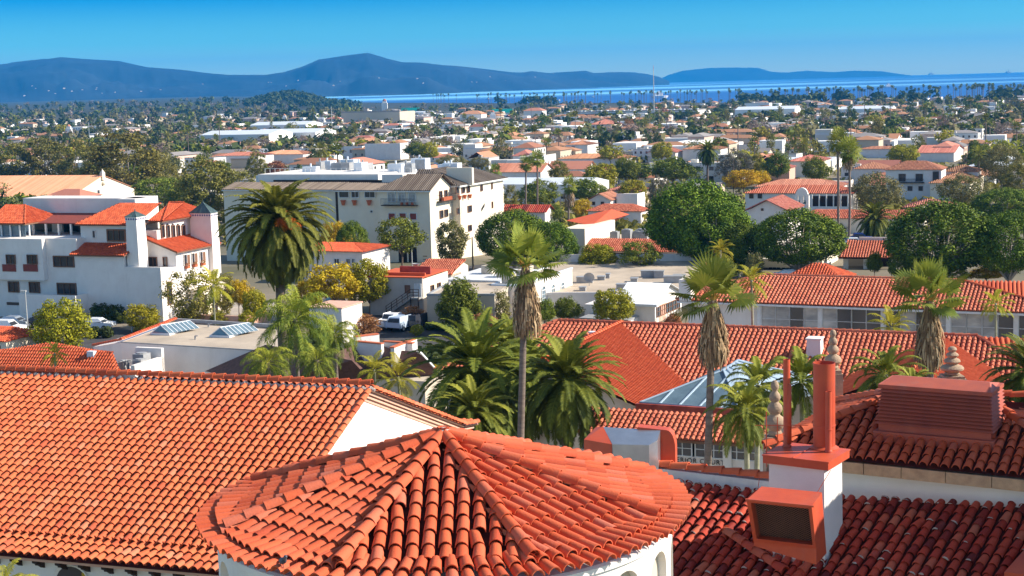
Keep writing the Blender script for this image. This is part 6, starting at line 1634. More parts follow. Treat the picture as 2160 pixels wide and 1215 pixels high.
B, x0, dp, ze = simple('mission_house', 'two storey white building with long tile roof and iron balcony at upper right', 1985, 425, 1868, None, 358, 10, rise=2.2, z=6.3, roofl=1,
    wins=(('f', 1896, 367, 1910, 382, 1), ('f', 1932, 367, 1946, 382, 1), ('f', 1915, 393, 1924, 402), ('f', 1938, 393, 1946, 402), ('f', 1968, 362, 1980, 380)))
a = B.hit(1891, 382, 'f', 0); c = B.hit(1950, 382, 'f', 0)
b = MB(); b.box(a.x, c.x, -1.3, -.02, a.z - .5, a.z - .3); b.box(a.x, c.x, -1.3, -1.25, a.z + .6, a.z + .7)
for i in range(30): x = lerp(a.x, c.x, i / 29); b.box(x, x + .05, -1.3, -1.26, a.z - .3, a.z + .6)
B.part('balcony', 'wood_dark', b)
simple('mission_house', 'white wing with tile roof right of the balcony building', 2062, 415, 1990, None, 362, 9, rise=1.7, z=6.3, wins=(('f', 2010, 372, 2018, 382),))
simple('mission_house', 'low tile roofed wing left of the iron balcony building', 1868, 395, 1802, None, 356, 10, rise=2.0, z=6.3)
simple('mission_house', 'cream pavilion with small hip roof in front of the balcony building', 2045, 425, 1962, 2075, 386, 8, rise=1.8, z=6.8, wall='stucco_cream')
B, x0, dp, ze = simple('gabled_house', 'white hall with wide orange gable roof left of the bell gable', 1660, 520, 1577, 1690, 445, 14, rise=2.0, z=9, hip=False, roofl=1, over=.7, wins=(('f', 1606, 440, 1610, 444),), roofm='tile_far')
B = Bld('bell_gable', 'white curved bell gable with two arched openings and bells', 'tower', PY(1706, 440, P(1690, 500, 9).y + 6), -22)
w_ = -B.X(1676, 0, 0); b = MB(); n = 14; hb = B.Z(396, -w_ / 2, 0); cx_ = -w_ / 2
b.box(-w_, 0, 0, .9, -7, 0)
out_ = [(0, 0), (0, hb * .55)] + [(cx_ + w_ / 2 * .9 * cos(pi * j / n), hb * .58 + hb * .42 * sin(pi * j / n)) for j in range(n + 1)] + [(-w_, hb * .55), (-w_, 0)]
# wall pieces leaving two openings
def gb(x0_, x1_, z0_, z1_): b.box(x0_, x1_, .002, .898, z0_, z1_)
k5 = w_ / 5; zo = hb * .62
for i in (0, 2, 4): gb(-w_ + k5 * i, -w_ + k5 * (i + 1), 0.003, zo)
top_ = [p for p in out_ if p[1] >= zo - .001]
for (p, q) in zip(top_, top_[1:]): b.add([(p[0], 0.002, zo), (p[0], .002, p[1]), (q[0], .002, q[1]), (q[0], .002, zo), (p[0], .898, zo), (p[0], .898, p[1]), (q[0], .898, q[1]), (q[0], .898, zo)], [(0, 3, 2, 1), (4, 5, 6, 7), (1, 2, 6, 5), (0, 4, 7, 3)])
B.part('wall', 'stucco_white', b)
for i in (1, 3):
    b = MB(); b.lathe((-w_ + k5 * (i + .5), .45, zo * .35), [(.36, 0), (.30, .12), (.2, .5), (.05, .6)], 8); b.tube((-w_ + k5 * i, .45, zo * .35 + .7), (-w_ + k5 * (i + 1), .45, zo * .35 + .7), .05, n=4); B.part('bell', 'patina', b)
B, x0, dp, ze = simple('mission_house', 'two storey white wing with a balcony gallery behind the bell gable', 1795, 470, 1572, None, 408, 9, rise=1.6, z=8.2, wins=(('f', 1581, 409, 1589, 418), ('f', 1599, 409, 1607, 418)), roofm='tile_school', roofl=0)
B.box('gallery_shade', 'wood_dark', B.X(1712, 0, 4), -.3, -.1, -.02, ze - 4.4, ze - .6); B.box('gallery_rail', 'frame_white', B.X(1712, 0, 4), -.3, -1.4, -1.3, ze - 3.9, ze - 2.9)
for i in range(6): x = lerp(B.X(1714, 0, 4), -.6, i / 5); B.box('gallery_post', 'stucco_white', x, x + .25, -1.35, -1.1, -2, ze - .2)
simple('mission_house', 'long low house with striped tile roof behind the two tallest fan palms', 1950, 500, 1680, None, 462, 7, rise=1.5, z=8.8, roofl=1, roofm='tile_school', wall='stucco_cream')
simple('mission_house', 'tile roofed cottage right of the olive tree', 2008, 470, 1908, None, 438, 9, rise=1.6, z=7.4, roofl=0, wall='stucco_cream')
simple('white_box_house', 'small white flat roofed box beside the dark fig trees at right', 1945, 470, 1937, 1972, 444, 5, roofm='flat', z=8.4)
simple('mission_house', 'broad low roof with pink tiles above the bell gable houses', 1770, 415, 1592, None, 394, 13, rise=1.8, z=6.6, roofm='tile_far')
simple('flat_house', 'white flat roofed house with pink terrace left of the tallest fan palms', 1790, 408, 1740, 1800, 385, 9, roofm='flat', z=6.6)
simple('tiled_villa', 'orange roofed villa with wide eaves left of the tallest fan palms', 1730, 375, 1662, 1752, 340, 12, rise=1.8, z=6, wall='stucco_cream', wins=(('f', 1700, 348, 1706, 355),))
simple('tiled_villa', 'small orange roofed villa above the yellow tree on the right', 1665, 390, 1612, None, 354, 9, rise=1.5, z=6, wall='cornice_pink')
simple('long_white_building', 'long white building with thin orange roof edge at upper right', 1900, 335, 1812, None, 314, 10, rise=1.0, z=5.5)
simple('church', 'white building with orange roof and small front gable at upper right', 2012, 345, 1935, 2032, 322, 12, rise=2.2, z=5.5, gable_r=True, hip=False)
# centre right houses
simple('small_white_house', 'small white gabled house with orange roof above the orange shed roof', 1288, 442, 1242, 1312, 422, 7, rise=1.6, z=8.5, hip=False, wins=(('f', 1249, 426, 1255, 432), ('f', 1268, 426, 1274, 432)))
simple('white_box_house', 'white flat roofed house with dark red roof strip beside the grey tree', 1345, 440, 1300, 1360, 412, 7, roofm='flat', z=8.5)
simple('dark_roofed_house', 'low house with rusty red roof and solar panels behind the grey tree', 1350, 425, 1278, None, 402, 9, rise=1.3, z=7.5, wall='stucco_beige')
simple('striped_roof_house', 'low house with striped tile roof above the roof machines', 1352, 462, 1240, None, 446, 6, rise=1.5, z=9.2, roofm='tile_school', roofl=1)
B, x0, dp, ze = simple('white_gable_house', 'white gabled house with orange roof right of the cream apartment building', 1141, 388, 1040, 1167, 363, 10, rise=2.6, z=8, hip=False, gable_r=True)
simple('low_tiled_house', 'low house with orange roof running down behind the slim palms', 1110, 412, 1050, 1122, 392, 9, rise=1.6, z=8, gable_r=True, hip=False)
simple('rose_roofed_house', 'white house with rose coloured roof right of the cream apartment building', 1150, 470, 1062, 1165, 448, 8, rise=1.5, z=9, gable_r=True, hip=False, roofm='tile_old')
simple('white_blue_house', 'white house with blue tinted gable and arched window above the big round green tree', 1425, 342, 1366, 1440, 321, 14, rise=2.0, z=6, hip=False, wins=(('f', 1388, 325, 1396, 333),))
simple('tiled_house', 'long orange roofed house right of the white gable with arched window', 1520, 340, 1440, None, 314, 12, rise=1.6, z=6)
simple('villa', 'white villa with stepped orange roofs and arched windows right of the centre', 1240, 330, 1195, 1262, 305, 12, rise=1.6, z=5.5, wins=(('f', 1205, 309, 1212, 314),))
simple('tiled_house', 'low orange roofed house below the stepped white villa', 1320, 350, 1178, None, 334, 14, rise=1.8, z=5.7)
simple('mansion', 'cream two storey mansion with hip roof in the middle of the town', 1295, 278, 1243, 1312, 262, 16, rise=3.4, z=5, wins=(('f', 1250, 266, 1254, 270), ('f', 1260, 266, 1264, 270), ('f', 1270, 266, 1274, 270)), wall='stucco_cream')
simple('white_hall_block', 'large white hall with a blank shaded wall left of the town centre', 845, 335, 770, 862, 304, 24, roofm='flat', z=6)
simple('white_hall_block', 'white stepped block with grey windows left of the large blank hall', 765, 332, 705, 770, 310, 14, roofm='flat', z=6, wins=(('f', 722, 316, 726, 322), ('f', 738, 316, 742, 322)))
simple('tiled_shop', 'low building with orange roof above the white parapets of the apartment building', 640, 345, 548, None, 325, 14, rise=1.6, z=6)
simple('tiled_shop', 'orange roofed white shop left of the apartment building roof', 545, 352, 455, None, 328, 14, rise=1.4, z=6.3)
# ================================================================== SETTING: land, sea, hills
SH = [(-.40, 9000), (-.125, 9000), (-.112, 4700), (-.08, 4050), (-.03, 3550), (0, 3250), (.08, 2800), (.16, 2420), (.25, 2200), (.34, 2000), (.8, 1900)]
def shore(q): return interp(q, SH)
mat('ground_town', (0.27, 0.22, 0.16), 0.95, (0.085, 0.085, 0.04), 0.025, stains=.3)
mat('hill_scrub', (0.002, 0.010, 0.022), 0.95, (0.030, 0.042, 0.055), 0.0016, stains=0)
b = MB(); NQ = 150; NT = 130; grid = []
for j in range(NT + 1):
    row = []
    for i in range(NQ + 1):
        q = lerp(-.62, .62, i / NQ); t = j / NT
        ye = shore(q); y = -120 + (200 * t / .25 if t < .25 else 0)
        if t < .25: y = lerp(-120, 200, t / .25)
        else: y = 200 * (ye / 200) ** ((t - .25) / .75)
        x = q * (y + 330) if y < 1500 else q * lerp(y + 330, y, sm((y - 1500) / 600))
        z = G(x, y)
        if j >= NT: z = -2.5 if q > -.13 else z
        row.append((x, y, z))
    grid.append(row)
vs = [p for r in grid for p in r]
b.add(vs, [(j * (NQ + 1) + i, j * (NQ + 1) + i + 1, (j + 1) * (NQ + 1) + i + 1, (j + 1) * (NQ + 1) + i) for j in range(NT) for i in range(NQ)])
struct(b.build('ground', 'ground_town', smooth=True))
mg = MATS['ground_town']; nt = mg.node_tree; bs = nt.nodes['Principled BSDF']; old = bs.inputs['Base Color'].links[0].from_socket
tcn = N(nt, 'ShaderNodeTexCoord'); sp_ = N(nt, 'ShaderNodeSeparateXYZ'); mr = N(nt, 'ShaderNodeMapRange'); mr.inputs[1].default_value = 1500; mr.inputs[2].default_value = 2600
nt.links.new(tcn.outputs['Object'], sp_.inputs[0]); nt.links.new(sp_.outputs[1], mr.inputs[0])
nz = N(nt, 'ShaderNodeTexNoise', Scale=.006, Detail=6.0); nt.links.new(tcn.outputs['Object'], nz.inputs['Vector'])
gr = N(nt, 'ShaderNodeMix', data_type='RGBA'); gr.inputs[6].default_value = (.018, .030, .016, 1); gr.inputs[7].default_value = (.075, .07, .04, 1); nt.links.new(nz.outputs[0], gr.inputs[0])
mz2 = N(nt, 'ShaderNodeMix', data_type='RGBA'); nt.links.new(mr.outputs[0], mz2.inputs[0]); nt.links.new(old, mz2.inputs[6]); nt.links.new(gr.outputs[2], mz2.inputs[7]); nt.links.new(mz2.outputs[2], bs.inputs['Base Color'])
# sea
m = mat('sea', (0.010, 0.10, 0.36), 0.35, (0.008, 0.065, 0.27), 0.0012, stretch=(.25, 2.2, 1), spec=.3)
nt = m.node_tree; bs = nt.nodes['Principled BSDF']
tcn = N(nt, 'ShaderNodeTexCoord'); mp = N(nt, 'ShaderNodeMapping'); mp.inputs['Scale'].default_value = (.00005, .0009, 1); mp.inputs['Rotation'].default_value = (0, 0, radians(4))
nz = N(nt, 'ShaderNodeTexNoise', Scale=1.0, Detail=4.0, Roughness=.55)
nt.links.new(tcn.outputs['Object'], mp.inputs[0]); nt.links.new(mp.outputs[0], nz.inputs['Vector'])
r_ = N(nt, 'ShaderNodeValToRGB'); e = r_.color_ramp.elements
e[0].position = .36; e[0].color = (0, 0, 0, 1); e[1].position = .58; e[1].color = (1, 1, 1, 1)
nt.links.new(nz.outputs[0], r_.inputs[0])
# far glint of calm slicks painted into the sea colour, chiefly at left
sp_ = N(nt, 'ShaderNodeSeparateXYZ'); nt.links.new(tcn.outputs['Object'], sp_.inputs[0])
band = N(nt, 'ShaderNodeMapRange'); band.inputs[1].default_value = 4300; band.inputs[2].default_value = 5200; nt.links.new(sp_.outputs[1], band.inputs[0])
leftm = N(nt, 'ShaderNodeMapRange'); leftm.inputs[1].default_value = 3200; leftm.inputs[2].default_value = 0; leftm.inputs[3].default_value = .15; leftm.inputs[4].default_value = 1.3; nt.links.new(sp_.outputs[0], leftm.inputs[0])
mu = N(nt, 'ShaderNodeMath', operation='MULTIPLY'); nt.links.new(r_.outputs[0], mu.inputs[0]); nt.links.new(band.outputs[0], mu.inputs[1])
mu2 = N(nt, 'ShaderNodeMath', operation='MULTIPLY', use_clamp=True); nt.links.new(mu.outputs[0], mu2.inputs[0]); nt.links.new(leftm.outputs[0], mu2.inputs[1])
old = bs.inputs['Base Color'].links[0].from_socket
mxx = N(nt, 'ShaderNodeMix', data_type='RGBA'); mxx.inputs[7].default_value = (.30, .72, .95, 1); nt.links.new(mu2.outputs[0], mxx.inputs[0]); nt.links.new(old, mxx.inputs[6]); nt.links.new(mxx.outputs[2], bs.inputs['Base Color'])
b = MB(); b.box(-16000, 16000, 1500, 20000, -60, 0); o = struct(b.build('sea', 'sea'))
# mountains beyond the town and the island
def ridge(name, prof, Y, depth, m, seed, front=.55, nz_=1.0):
    b = MB(); u0, u1 = prof[0][0], prof[-1][0]; n = int((u1 - u0) / 4); k = 44; vs = []
    for j in range(k + 1):
        t = j / k
        for i in range(n + 1):
            u = lerp(u0, u1, i / n); Yc = Y(u) if callable(Y) else Y
            top = PY(u, interp(u, prof), Yc); y = Yc + (t - front) * depth
            s = sm(t / front) if t < front else sm((1 - t) / (1 - front))
            s = s ** .85
            x = top.x * (y / Yc)
            n1 = noise.fractal(V((x / 900 + seed, y / 700, 0)), 1.0, 2.1, 5); n2 = noise.fractal(V((x / 230 + seed, y / 300, 3)), 1.0, 2.1, 4)
            n3 = noise.ridged_multi_fractal(V((x / 520 + seed, y / 900, 7)), 1.0, 2.2, 5, 1.0, 2.0) - 1.0; h = top.z * s + (n1 * .42 + n2 * .2 - abs(n3) * .12) * top.z * nz_ * (s * (1 - s) * 3.2) + n2 * top.z * .045
            h = min(h, top.z * (s ** .6))
            vs.append((x, y, max(-8, h - 6 * (1 - s))))
    b.add(vs, [(j * (n + 1) + i, j * (n + 1) + i + 1, (j + 1) * (n + 1) + i + 1, (j + 1) * (n + 1) + i) for j in range(k) for i in range(n)])
    from mathutils.bvhtree import BVHTree
    global HILLS
    HILLS = BVHTree.FromPolygons([V(p) for p in b.v], b.f)
    return struct(b.build(name, m, smooth=True))
HP = [(-260, 150), (-120, 142), (0, 135), (60, 128), (130, 121), (180, 125), (250, 129), (310, 142), (380, 147), (430, 153), (480, 158), (560, 158), (600, 152), (640, 140), (672, 126), (700, 122), (740, 116), (775, 112),
      (810, 121), (850, 131), (890, 132), (930, 137), (960, 139), (1000, 143), (1060, 150), (1100, 153), (1120, 150), (1160, 154), (1200, 151), (1235, 149), (1252, 154), (1290, 152), (1330, 152), (1365, 156), (1390, 162), (1412, 171)]
ridge('mountains', HP, lambda u: 9800 + max(0, u - 900) * 6, 4200, 'hill_scrub', 3.3); MTN = HILLS
IP = [(1385, 170), (1410, 158), (1440, 149), (1500, 143), (1560, 142), (1600, 143), (1625, 151), (1660, 153), (1700, 149), (1760, 152), (1800, 149), (1860, 150), (1890, 155), (1930, 160)]
ridge('island_hills', IP, 18600, 1500, 'hill_scrub', 8.1, nz_=.5)
# roads and parking
def sheet(name, pts, m, dz=.05):
    b = MB(); ps = [P(u, v, G(*P(u, v, 13).xy)) for u, v in pts]
    ps = []
    for u, v in pts: p = ground_at(u, v); ps.append((p.x, p.y, p.z + dz))
    b.poly(*ps); return struct(b.build(name, m))
sheet('road', [(-60, 700), (250, 690), (330, 712), (120, 770), (-60, 775)], 'asphalt')
sheet('parking_lot', [(740, 668), (905, 660), (1080, 700), (1060, 735), (700, 735)], 'asphalt')
sheet('street', [(660, 640), (760, 600), (1000, 560), (1075, 552), (1100, 565), (900, 600), (820, 660), (730, 672)], 'asphalt', .04)
sheet('courtyard', [(430, 640), (580, 640), (600, 690), (420, 690)], 'concrete', .06)
sheet('street', [(1200, 592), (1760, 575), (1780, 600), (1230, 640)], 'asphalt', .045)
sheet('parking_lot', [(1780, 492), (1880, 488), (1900, 540), (1780, 545)], 'concrete', .05)

# ================================================================== TREES AND SHRUBS ONE CAN TELL APART
TL = [
 ('bush', 135, 630, 752, 122, 'large yellow green bush beside the lamp post at left'),
 ('bush', 303, 641, 700, 86, 'round yellow green bush at the foot of the white townhouse corner'),
 ('airy', 276, 280, 432, 185, 'tall brown green eucalyptus left of the town'),
 ('airy2', 28, 298, 390, 115, 'loose olive tree at the left edge above the tiled hall'),
 ('airy', 95, 292, 388, 110, 'second olive tree above the long tiled hall'),
 ('airy2', 160, 290, 392, 112, 'third olive tree with pale stem above the long tiled hall'),
 ('street', 350, 376, 456, 140, 'broad light green tree left of the date palm'),
 ('airy', 440, 335, 472, 135, 'leggy olive tree between the townhouses and the apartment building'),
 ('airy2', 398, 368, 462, 80, 'thin tree with bare forks behind the pyramid capped chimney'),
 ('airy2', 497, 352, 470, 105, 'brownish tree at the left end of the apartment building'),
 ('airy2', 405, 566, 690, 118, 'tan half bare tree in front of the townhouse entrance'),
 ('airy', 524, 392, 500, 70, 'olive tree against the left wing of the apartment building'),
 ('airy', 205, 318, 400, 80, 'leafy olive tree left of the tall eucalyptus'),
 ('round', 225, 345, 412, 60, 'dark green tree behind the end of the tiled hall'),
 ('street', 395, 395, 470, 90, 'green tree between the chimney tower and the date palm'),
 ('airy2', 340, 318, 400, 70, 'brown green tree right of the tall eucalyptus'),
 ('bush', 460, 655, 690, 40, 'small green bush beside the courtyard'),
 ('round', 395, 660, 690, 36, 'dark green bush below the tan tree'),
 ('ficus', 745, 470, 575, 66, 'dark green tree beside the yellow tree at the apartment wall'),
 ('yellow', 712, 468, 562, 84, 'golden tree against the apartment building wall'),
 ('street', 850, 462, 578, 112, 'open crowned street tree in front of the apartment building'),
 ('magnolia', 955, 466, 566, 78, 'loose leaved tree at the right corner of the apartment building'),
 ('ficus', 1085, 447, 572, 146, 'broad dark fig tree right of the apartment building'),
 ('ficus2', 1165, 470, 580, 104, 'right hand lobe of the fig trees beside the cream arcade wall'),
 ('roundyg', 782, 548, 664, 104, 'yellow green tree with slim trunk left of the stair building'),
 ('yellow', 706, 556, 672, 118, 'bright yellow tree behind the great date palm'),
 ('yellow', 650, 590, 668, 60, 'yellow foliage showing right of the date palm trunk'),
 ('yellow', 745, 652, 690, 44, 'low yellow bush above the red shrub'),
 ('redshrub', 765, 658, 712, 84, 'rust red shrub at the edge of the parking lot'),
 ('redshrub', 873, 640, 690, 52, 'red leaved small tree at the foot of the outside stairs'),
 ('yellow', 505, 590, 668, 56, 'yellow bush at the left foot of the great date palm'),
 ('roundyg', 540, 612, 684, 58, 'yellow green tree in front of the great date palm trunk'),
 ('roundyg', 660, 618, 690, 56, 'yellow green shrub right of the great date palm trunk'),
 ('airy2', 478, 575, 672, 60, 'thin tan tree between the townhouses and the great date palm'),
 ('magnolia', 612, 655, 705, 70, 'dark green shrubs at the foot of the great date palm'),
 ('bush', 520, 655, 690, 40, 'small bush on the courtyard path'),
 ('round', 760, 500, 585, 50, 'dark green tree behind the small white house'),
 ('round', 1160, 560, 590, 40, 'small bush on the street beside the fig trees'),
 ('round', 1530, 545, 600, 60, 'shaded bush under the great fig trees'),
 ('magnolia', 1590, 535, 598, 46, 'shaded shrub left of the beige apartments'),
 ('round', 1900, 540, 606, 60, 'shaded bush right of the red roofed porch'),
 ('bush', 2010, 560, 604, 70, 'shaded bushes above the office wing ridge'),
 ('weeping', 968, 596, 704, 98, 'soft green weeping tree in front of the beige block'),
 ('redshrub', 1022, 655, 712, 70, 'reddish shrub right of the weeping tree'),
 ('bush', 880, 684, 708, 28, 'small spiky bush in front of the parked cars'),
 ('round', 1196, 626, 694, 62, 'green bushes below the arched windows of the white hall'),
 ('round', 1150, 630, 700, 50, 'dark bush left of the fan palm skirt below the white hall'),
 ('magnolia', 1055, 615, 690, 60, 'grey green shrub against the white hall wall'),
 ('roundyg', 1297, 611, 694, 94, 'round golden green tree in front of the metal roofed warehouse'),
 ('redshrub', 1420, 655, 700, 40, 'brown shrub at the right foot of the warehouse'),
 ('street', 1352, 512, 590, 98, 'pale green street tree under the big fig tree'),
 ('roundyg', 1262, 515, 585, 82, 'yellow green tree left of the shaded arcade'),
 ('magnolia', 1240, 560, 588, 46, 'low brown shrub at the end of the flat roofed store'),
 ('ficus', 1466, 387, 572, 196, 'great domed fig tree right of the roof machines'),
 ('ficus2', 1512, 428, 580, 160, 'nearer lobe of the great fig trees, lit yellow green'),
 ('ficus', 1684, 446, 586, 180, 'round fig tree with pale branching trunk beside the flagpole'),
 ('ficus2', 1985, 428, 600, 222, 'huge dark fig tree right of the red roofed porch'),
 ('ficus', 2128, 452, 606, 150, 'dark fig tree at the right edge above the office wing'),
 ('ficus', 2120, 400, 480, 128, 'dark fig tree behind the others at the right edge'),
 ('ficus2', 1560, 470, 585, 90, 'shaded fig tree between the two domed ones'),
 ('round', 1845, 530, 592, 34, 'small dark bush at the porch pillar'),
 ('yellow', 2080, 565, 600, 90, 'yellow green hedge shrub above the office wing roof'),
 ('bush', 875, 758, 862, 96, 'large green bush between the cottage wall and the dark date palm'),
 ('yellow', 930, 770, 850, 50, 'sunlit yellow green bush left of the dark date palm'),
 ('bush', 800, 742, 835, 92, 'yellow green shrubs between the shingled houses and the date palms'),
 ('bush', 745, 770, 835, 60, 'dark bush in front of the brown shingle roof'),
 ('round', 870, 765, 850, 80, 'green bush at the foot of the dark date palm'),
 ('yellow', 1040, 730, 800, 40, 'few yellow leaves beside the fan palm skirt'),
 ('bush', 1290, 850, 930, 50, 'yellow green creeper at the porch roof corner'),
 ('round', 1420, 331, 402, 106, 'big bright green round tree in the middle distance'),
 ('greyround', 1392, 373, 442, 56, 'grey green round tree behind the great fig tree'),
 ('greyround', 1552, 316, 395, 82, 'pale grey round tree above the yellow tree'),
 ('yellow', 1568, 358, 415, 72, 'bright yellow tree above the great fig tree'),
 ('yellow', 1607, 360, 408, 34, 'small orange yellow tree beside the bright yellow tree'),
 ('olive', 1845, 360, 470, 114, 'large olive tree in front of the mission houses'),
 ('olive', 2030, 364, 452, 108, 'wide olive tree at the right of the mission houses'),
 ('olive', 2112, 300, 410, 86, 'tall grey olive tree at the right edge'),
 ('airy', 2145, 345, 430, 80, 'dark green leggy tree cut by the right edge'),
 ('round', 1720, 330, 402, 62, 'light green tree beside the pink villa'),
 ('roundyg', 1905, 305, 352, 66, 'golden green trees above the long white building'),
 ('round', 1640, 320, 395, 60, 'dark dense tree left of the orange villa'),
 ('airy', 1596, 325, 392, 46, 'slim grey conifer like tree left of the dark dense tree'),
 ('roundyg', 1335, 380, 430, 62, 'yellow green tree above the grey round tree'),
 ('round', 1240, 375, 440, 76, 'dark green trees above the small white house'),
 ('roundyg', 1265, 345, 408, 78, 'mid green tree left of the big bright green tree'),
 ('round', 1320, 330, 400, 58, 'dense green tree left of the big bright tree top'),
 ('airy', 1180, 340, 402, 56, 'brown green tree right of the slim palms'),
 ('street', 1135, 382, 462, 96, 'yellow green tree between the slim palms'),
 ('airy2', 1075, 388, 450, 46, 'thin tree at the right corner of the apartment building'),
 ('yellow', 1228, 420, 470, 42, 'orange yellow tree beside the shaggy palm'),
 ('round', 1170, 430, 478, 40, 'dark round tree at the shaggy palm trunk'),
 ('roundyg', 1395, 300, 345, 50, 'green tree behind the white gabled house'),
 ('round', 880, 300, 340, 60, 'dark green trees right of the large blank hall'),
 ('roundyg', 905, 300, 345, 44, 'yellow green tree right of the large blank hall'),
 ('street', 810, 345, 372, 60, 'low brown green trees above the apartment roof'),
 ('redshrub', 580, 335, 372, 56, 'bare reddish tree left of the apartment roof'),
 ('airy', 545, 322, 378, 50, 'olive tree above the left end of the apartment roof'),
 ('round', 468, 338, 380, 44, 'dark palm like tree cluster left of the orange shop'),
 ('olive', 950, 325, 360, 60, 'olive trees above the right half of the apartment roof'),
 ('olive', 1010, 330, 362, 50, 'grey green tree above the apartment roof corner'),
]
for k, u, vt, vb, w_, lab in TL: T(k, u, vt, vb, w_, lab); AVOID.append((u - w_ / 2, u + w_ / 2, vt, vb, ground_at(u, vb).y))
# hedges
def hedge(u0, v0, u1, v1, h, d, label):
    a = ground_at(u0, v0); c = ground_at(u1, v1); b = MB(); dd = c - a; L = hypot(dd.x, dd.y); rng = random.Random(int(u0 + 500))
    n = max(2, int(L / 1.2))
    for i in range(n):
        p = V((dd.x, dd.y, 0)) * ((i + .5) / n); leaves(b, (p.x, p.y, h * .5), (.8, d * .6, h * rng.uniform(.48, .58)), 420, .22, rng, inner=.6)
    o = b.build('hedge', 'leaf_hedge'); o.location = (a.x, a.y, a.z); tag(o, label, 'hedge'); return o
hedge(-10, 722, 112, 724, 1.6, 1.3, 'clipped dark hedge in front of the parked cars at the left edge')
hedge(190, 712, 238, 714, 1.4, 1.2, 'short dark hedge right of the large yellow green bush')
hedge(195, 678, 262, 682, 2.4, 1.5, 'low dark shrubs against the white townhouse wall beside the white car')
hedge(900, 696, 1000, 703, 1.0, 1.2, 'dark ground shrubs at the foot of the beige block')

# ================================================================== VEHICLES AND STREET FURNITURE
mat('car_silver', (.45, .50, .56), .3, (.42, .47, .53), 1, metal=.5, spec=.5); mat('car_white', (.80, .80, .80), .25, (.78, .78, .78), 1, spec=.5)
mat('car_blue', (.02, .05, .22), .25, (.02, .04, .2), 1, spec=.5); mat('car_dark', (.03, .035, .05), .25, (.03, .03, .04), 1, spec=.5)
mat('tyre', (.02, .02, .02), .9); mat('car_light', (.8, .8, .75), .2); mat('car_sky', (.50, .60, .72), .25, (.46, .56, .70), 1, spec=.5)
def car(kind, paint, u, v, heading, label, y=None):
    p = ground_at(u, v); r = thing('parked_car' if kind != 'pickup' else 'pickup_truck', label, 'car' if kind != 'pickup' else 'truck', (p.x, p.y, p.z + .08), radians(heading))
    L = {'sedan': 4.5, 'suv': 4.7, 'pickup': 5.5}[kind]; W = 1.8 if kind == 'sedan' else 1.9
    prof = {'sedan': [(-2.25, .45), (-2.2, .85), (-1.3, .95), (-.6, 1.42), (.7, 1.45), (1.6, 1.0), (2.2, .95), (2.25, .45)],
            'suv': [(-2.35, .5), (-2.3, .98), (-1.35, 1.08), (-.75, 1.72), (1.9, 1.75), (2.25, 1.1), (2.35, .5)],
            'pickup': [(-2.75, .5), (-2.7, 1.0), (-1.6, 1.1), (-1.0, 1.72), (.5, 1.72), (.75, 1.15), (2.7, 1.12), (2.75, .5)]}[kind]
    body = MB(); n = len(prof); vs = []
    ins = lambda z: 0 if z < 1.12 else .18
    for s in (-1, 1):
        for x, z in prof: vs.append((x, s * (W / 2 - ins(z)), z))
    body.add(vs, [tuple(range(n)), tuple(range(n, 2 * n))[::-1]] + [(i, (i + 1) % n, n + (i + 1) % n, n + i) for i in range(n)])
    o = body.build('body', paint, r); bv = o.modifiers.new('bevel', 'BEVEL'); bv.width = .07; bv.segments = 2
    cab = [q for q in prof if q[1] > 1.2]; x0, x1 = cab[0][0], cab[-1][0]; zt = cab[0][1]; zb = 1.02 if kind == 'sedan' else 1.16
    g = MB(); xa = prof[prof.index(cab[0]) - 1][0]; xb = prof[prof.index(cab[-1]) + 1][0]
    for s in (-1, 1):
        yb, yt = s * (W / 2 - .02), s * (W / 2 - .17)
        g.add([(xa + .25, yb, zb), (xb - .25, yb, zb), (x1 - .05, yt, zt - .1), (x0 + .05, yt, zt - .1)], [(0, 1, 2, 3)])
    g.add([(xa + .02, -W / 2 + .15, zb), (xa + .02, W / 2 - .15, zb), (x0 - .04, W / 2 - .25, zt - .06), (x0 - .04, -W / 2 + .25, zt - .06)], [(0, 1, 2, 3)])
    g.add([(xb + .02, -W / 2 + .15, zb), (xb + .02, W / 2 - .15, zb), (x1 + .04, W / 2 - .25, zt - .06), (x1 + .04, -W / 2 + .25, zt - .06)], [(0, 1, 2, 3)])
    g.build('window', 'glass_dark', r)
    for sx_ in (-1, 1):
        for sy_ in (-1, 1):
            t = MB(); t.tube((sx_ * L * .31, sy_ * (W / 2 - .22), .34), (sx_ * L * .31, sy_ * (W / 2 + .01), .34), .34, n=14); o = t.build('wheel', 'tyre', r)
            t = MB(); t.tube((sx_ * L * .31, sy_ * (W / 2 + .005), .34), (sx_ * L * .31, sy_ * (W / 2 + .03), .34), .20, n=10); t.build('rim', 'lamp_metal', o)
    for sy_ in (-1, 1):
        t = MB(); t.box(-L / 2 - .02, -L / 2 + .08, sy_ * .62 - .16, sy_ * .62 + .16, .66, .82); t.build('headlight', 'car_light', r)
    if kind == 'pickup': t = MB(); t.box(.85, 2.6, -.78, .78, 1.0, 1.135); t.build('cargo_bed', 'pipe_inside', r)
    return r
car('sedan', 'car_silver', 27, 692, 170, 'silver sedan parked below the white wall at the left edge')
car('suv', 'car_white', 12, 706, 170, 'white van roof behind the hedge at the left edge')
car('sedan', 'car_white', 203, 697, 172, 'white sedan parked right of the large yellow green bush')
car('sedan', 'car_dark', 92, 690, 170, 'dark car half hidden left of the large yellow green bush')
car('pickup', 'car_white', 826, 692, -120, 'white pickup truck at the foot of the outside stairs')
car('suv', 'car_sky', 851, 696, -118, 'pale blue sport utility car between pickup and dark car')
car('suv', 'car_dark', 884, 692, -118, 'dark blue car parked against the beige block')
car('pickup', 'car_blue', 1808, 513, 172, 'dark blue pickup truck in the yard behind the fig trees')
car('pickup', 'car_white', 1796, 524, 172, 'white truck cab parked below the blue pickup')
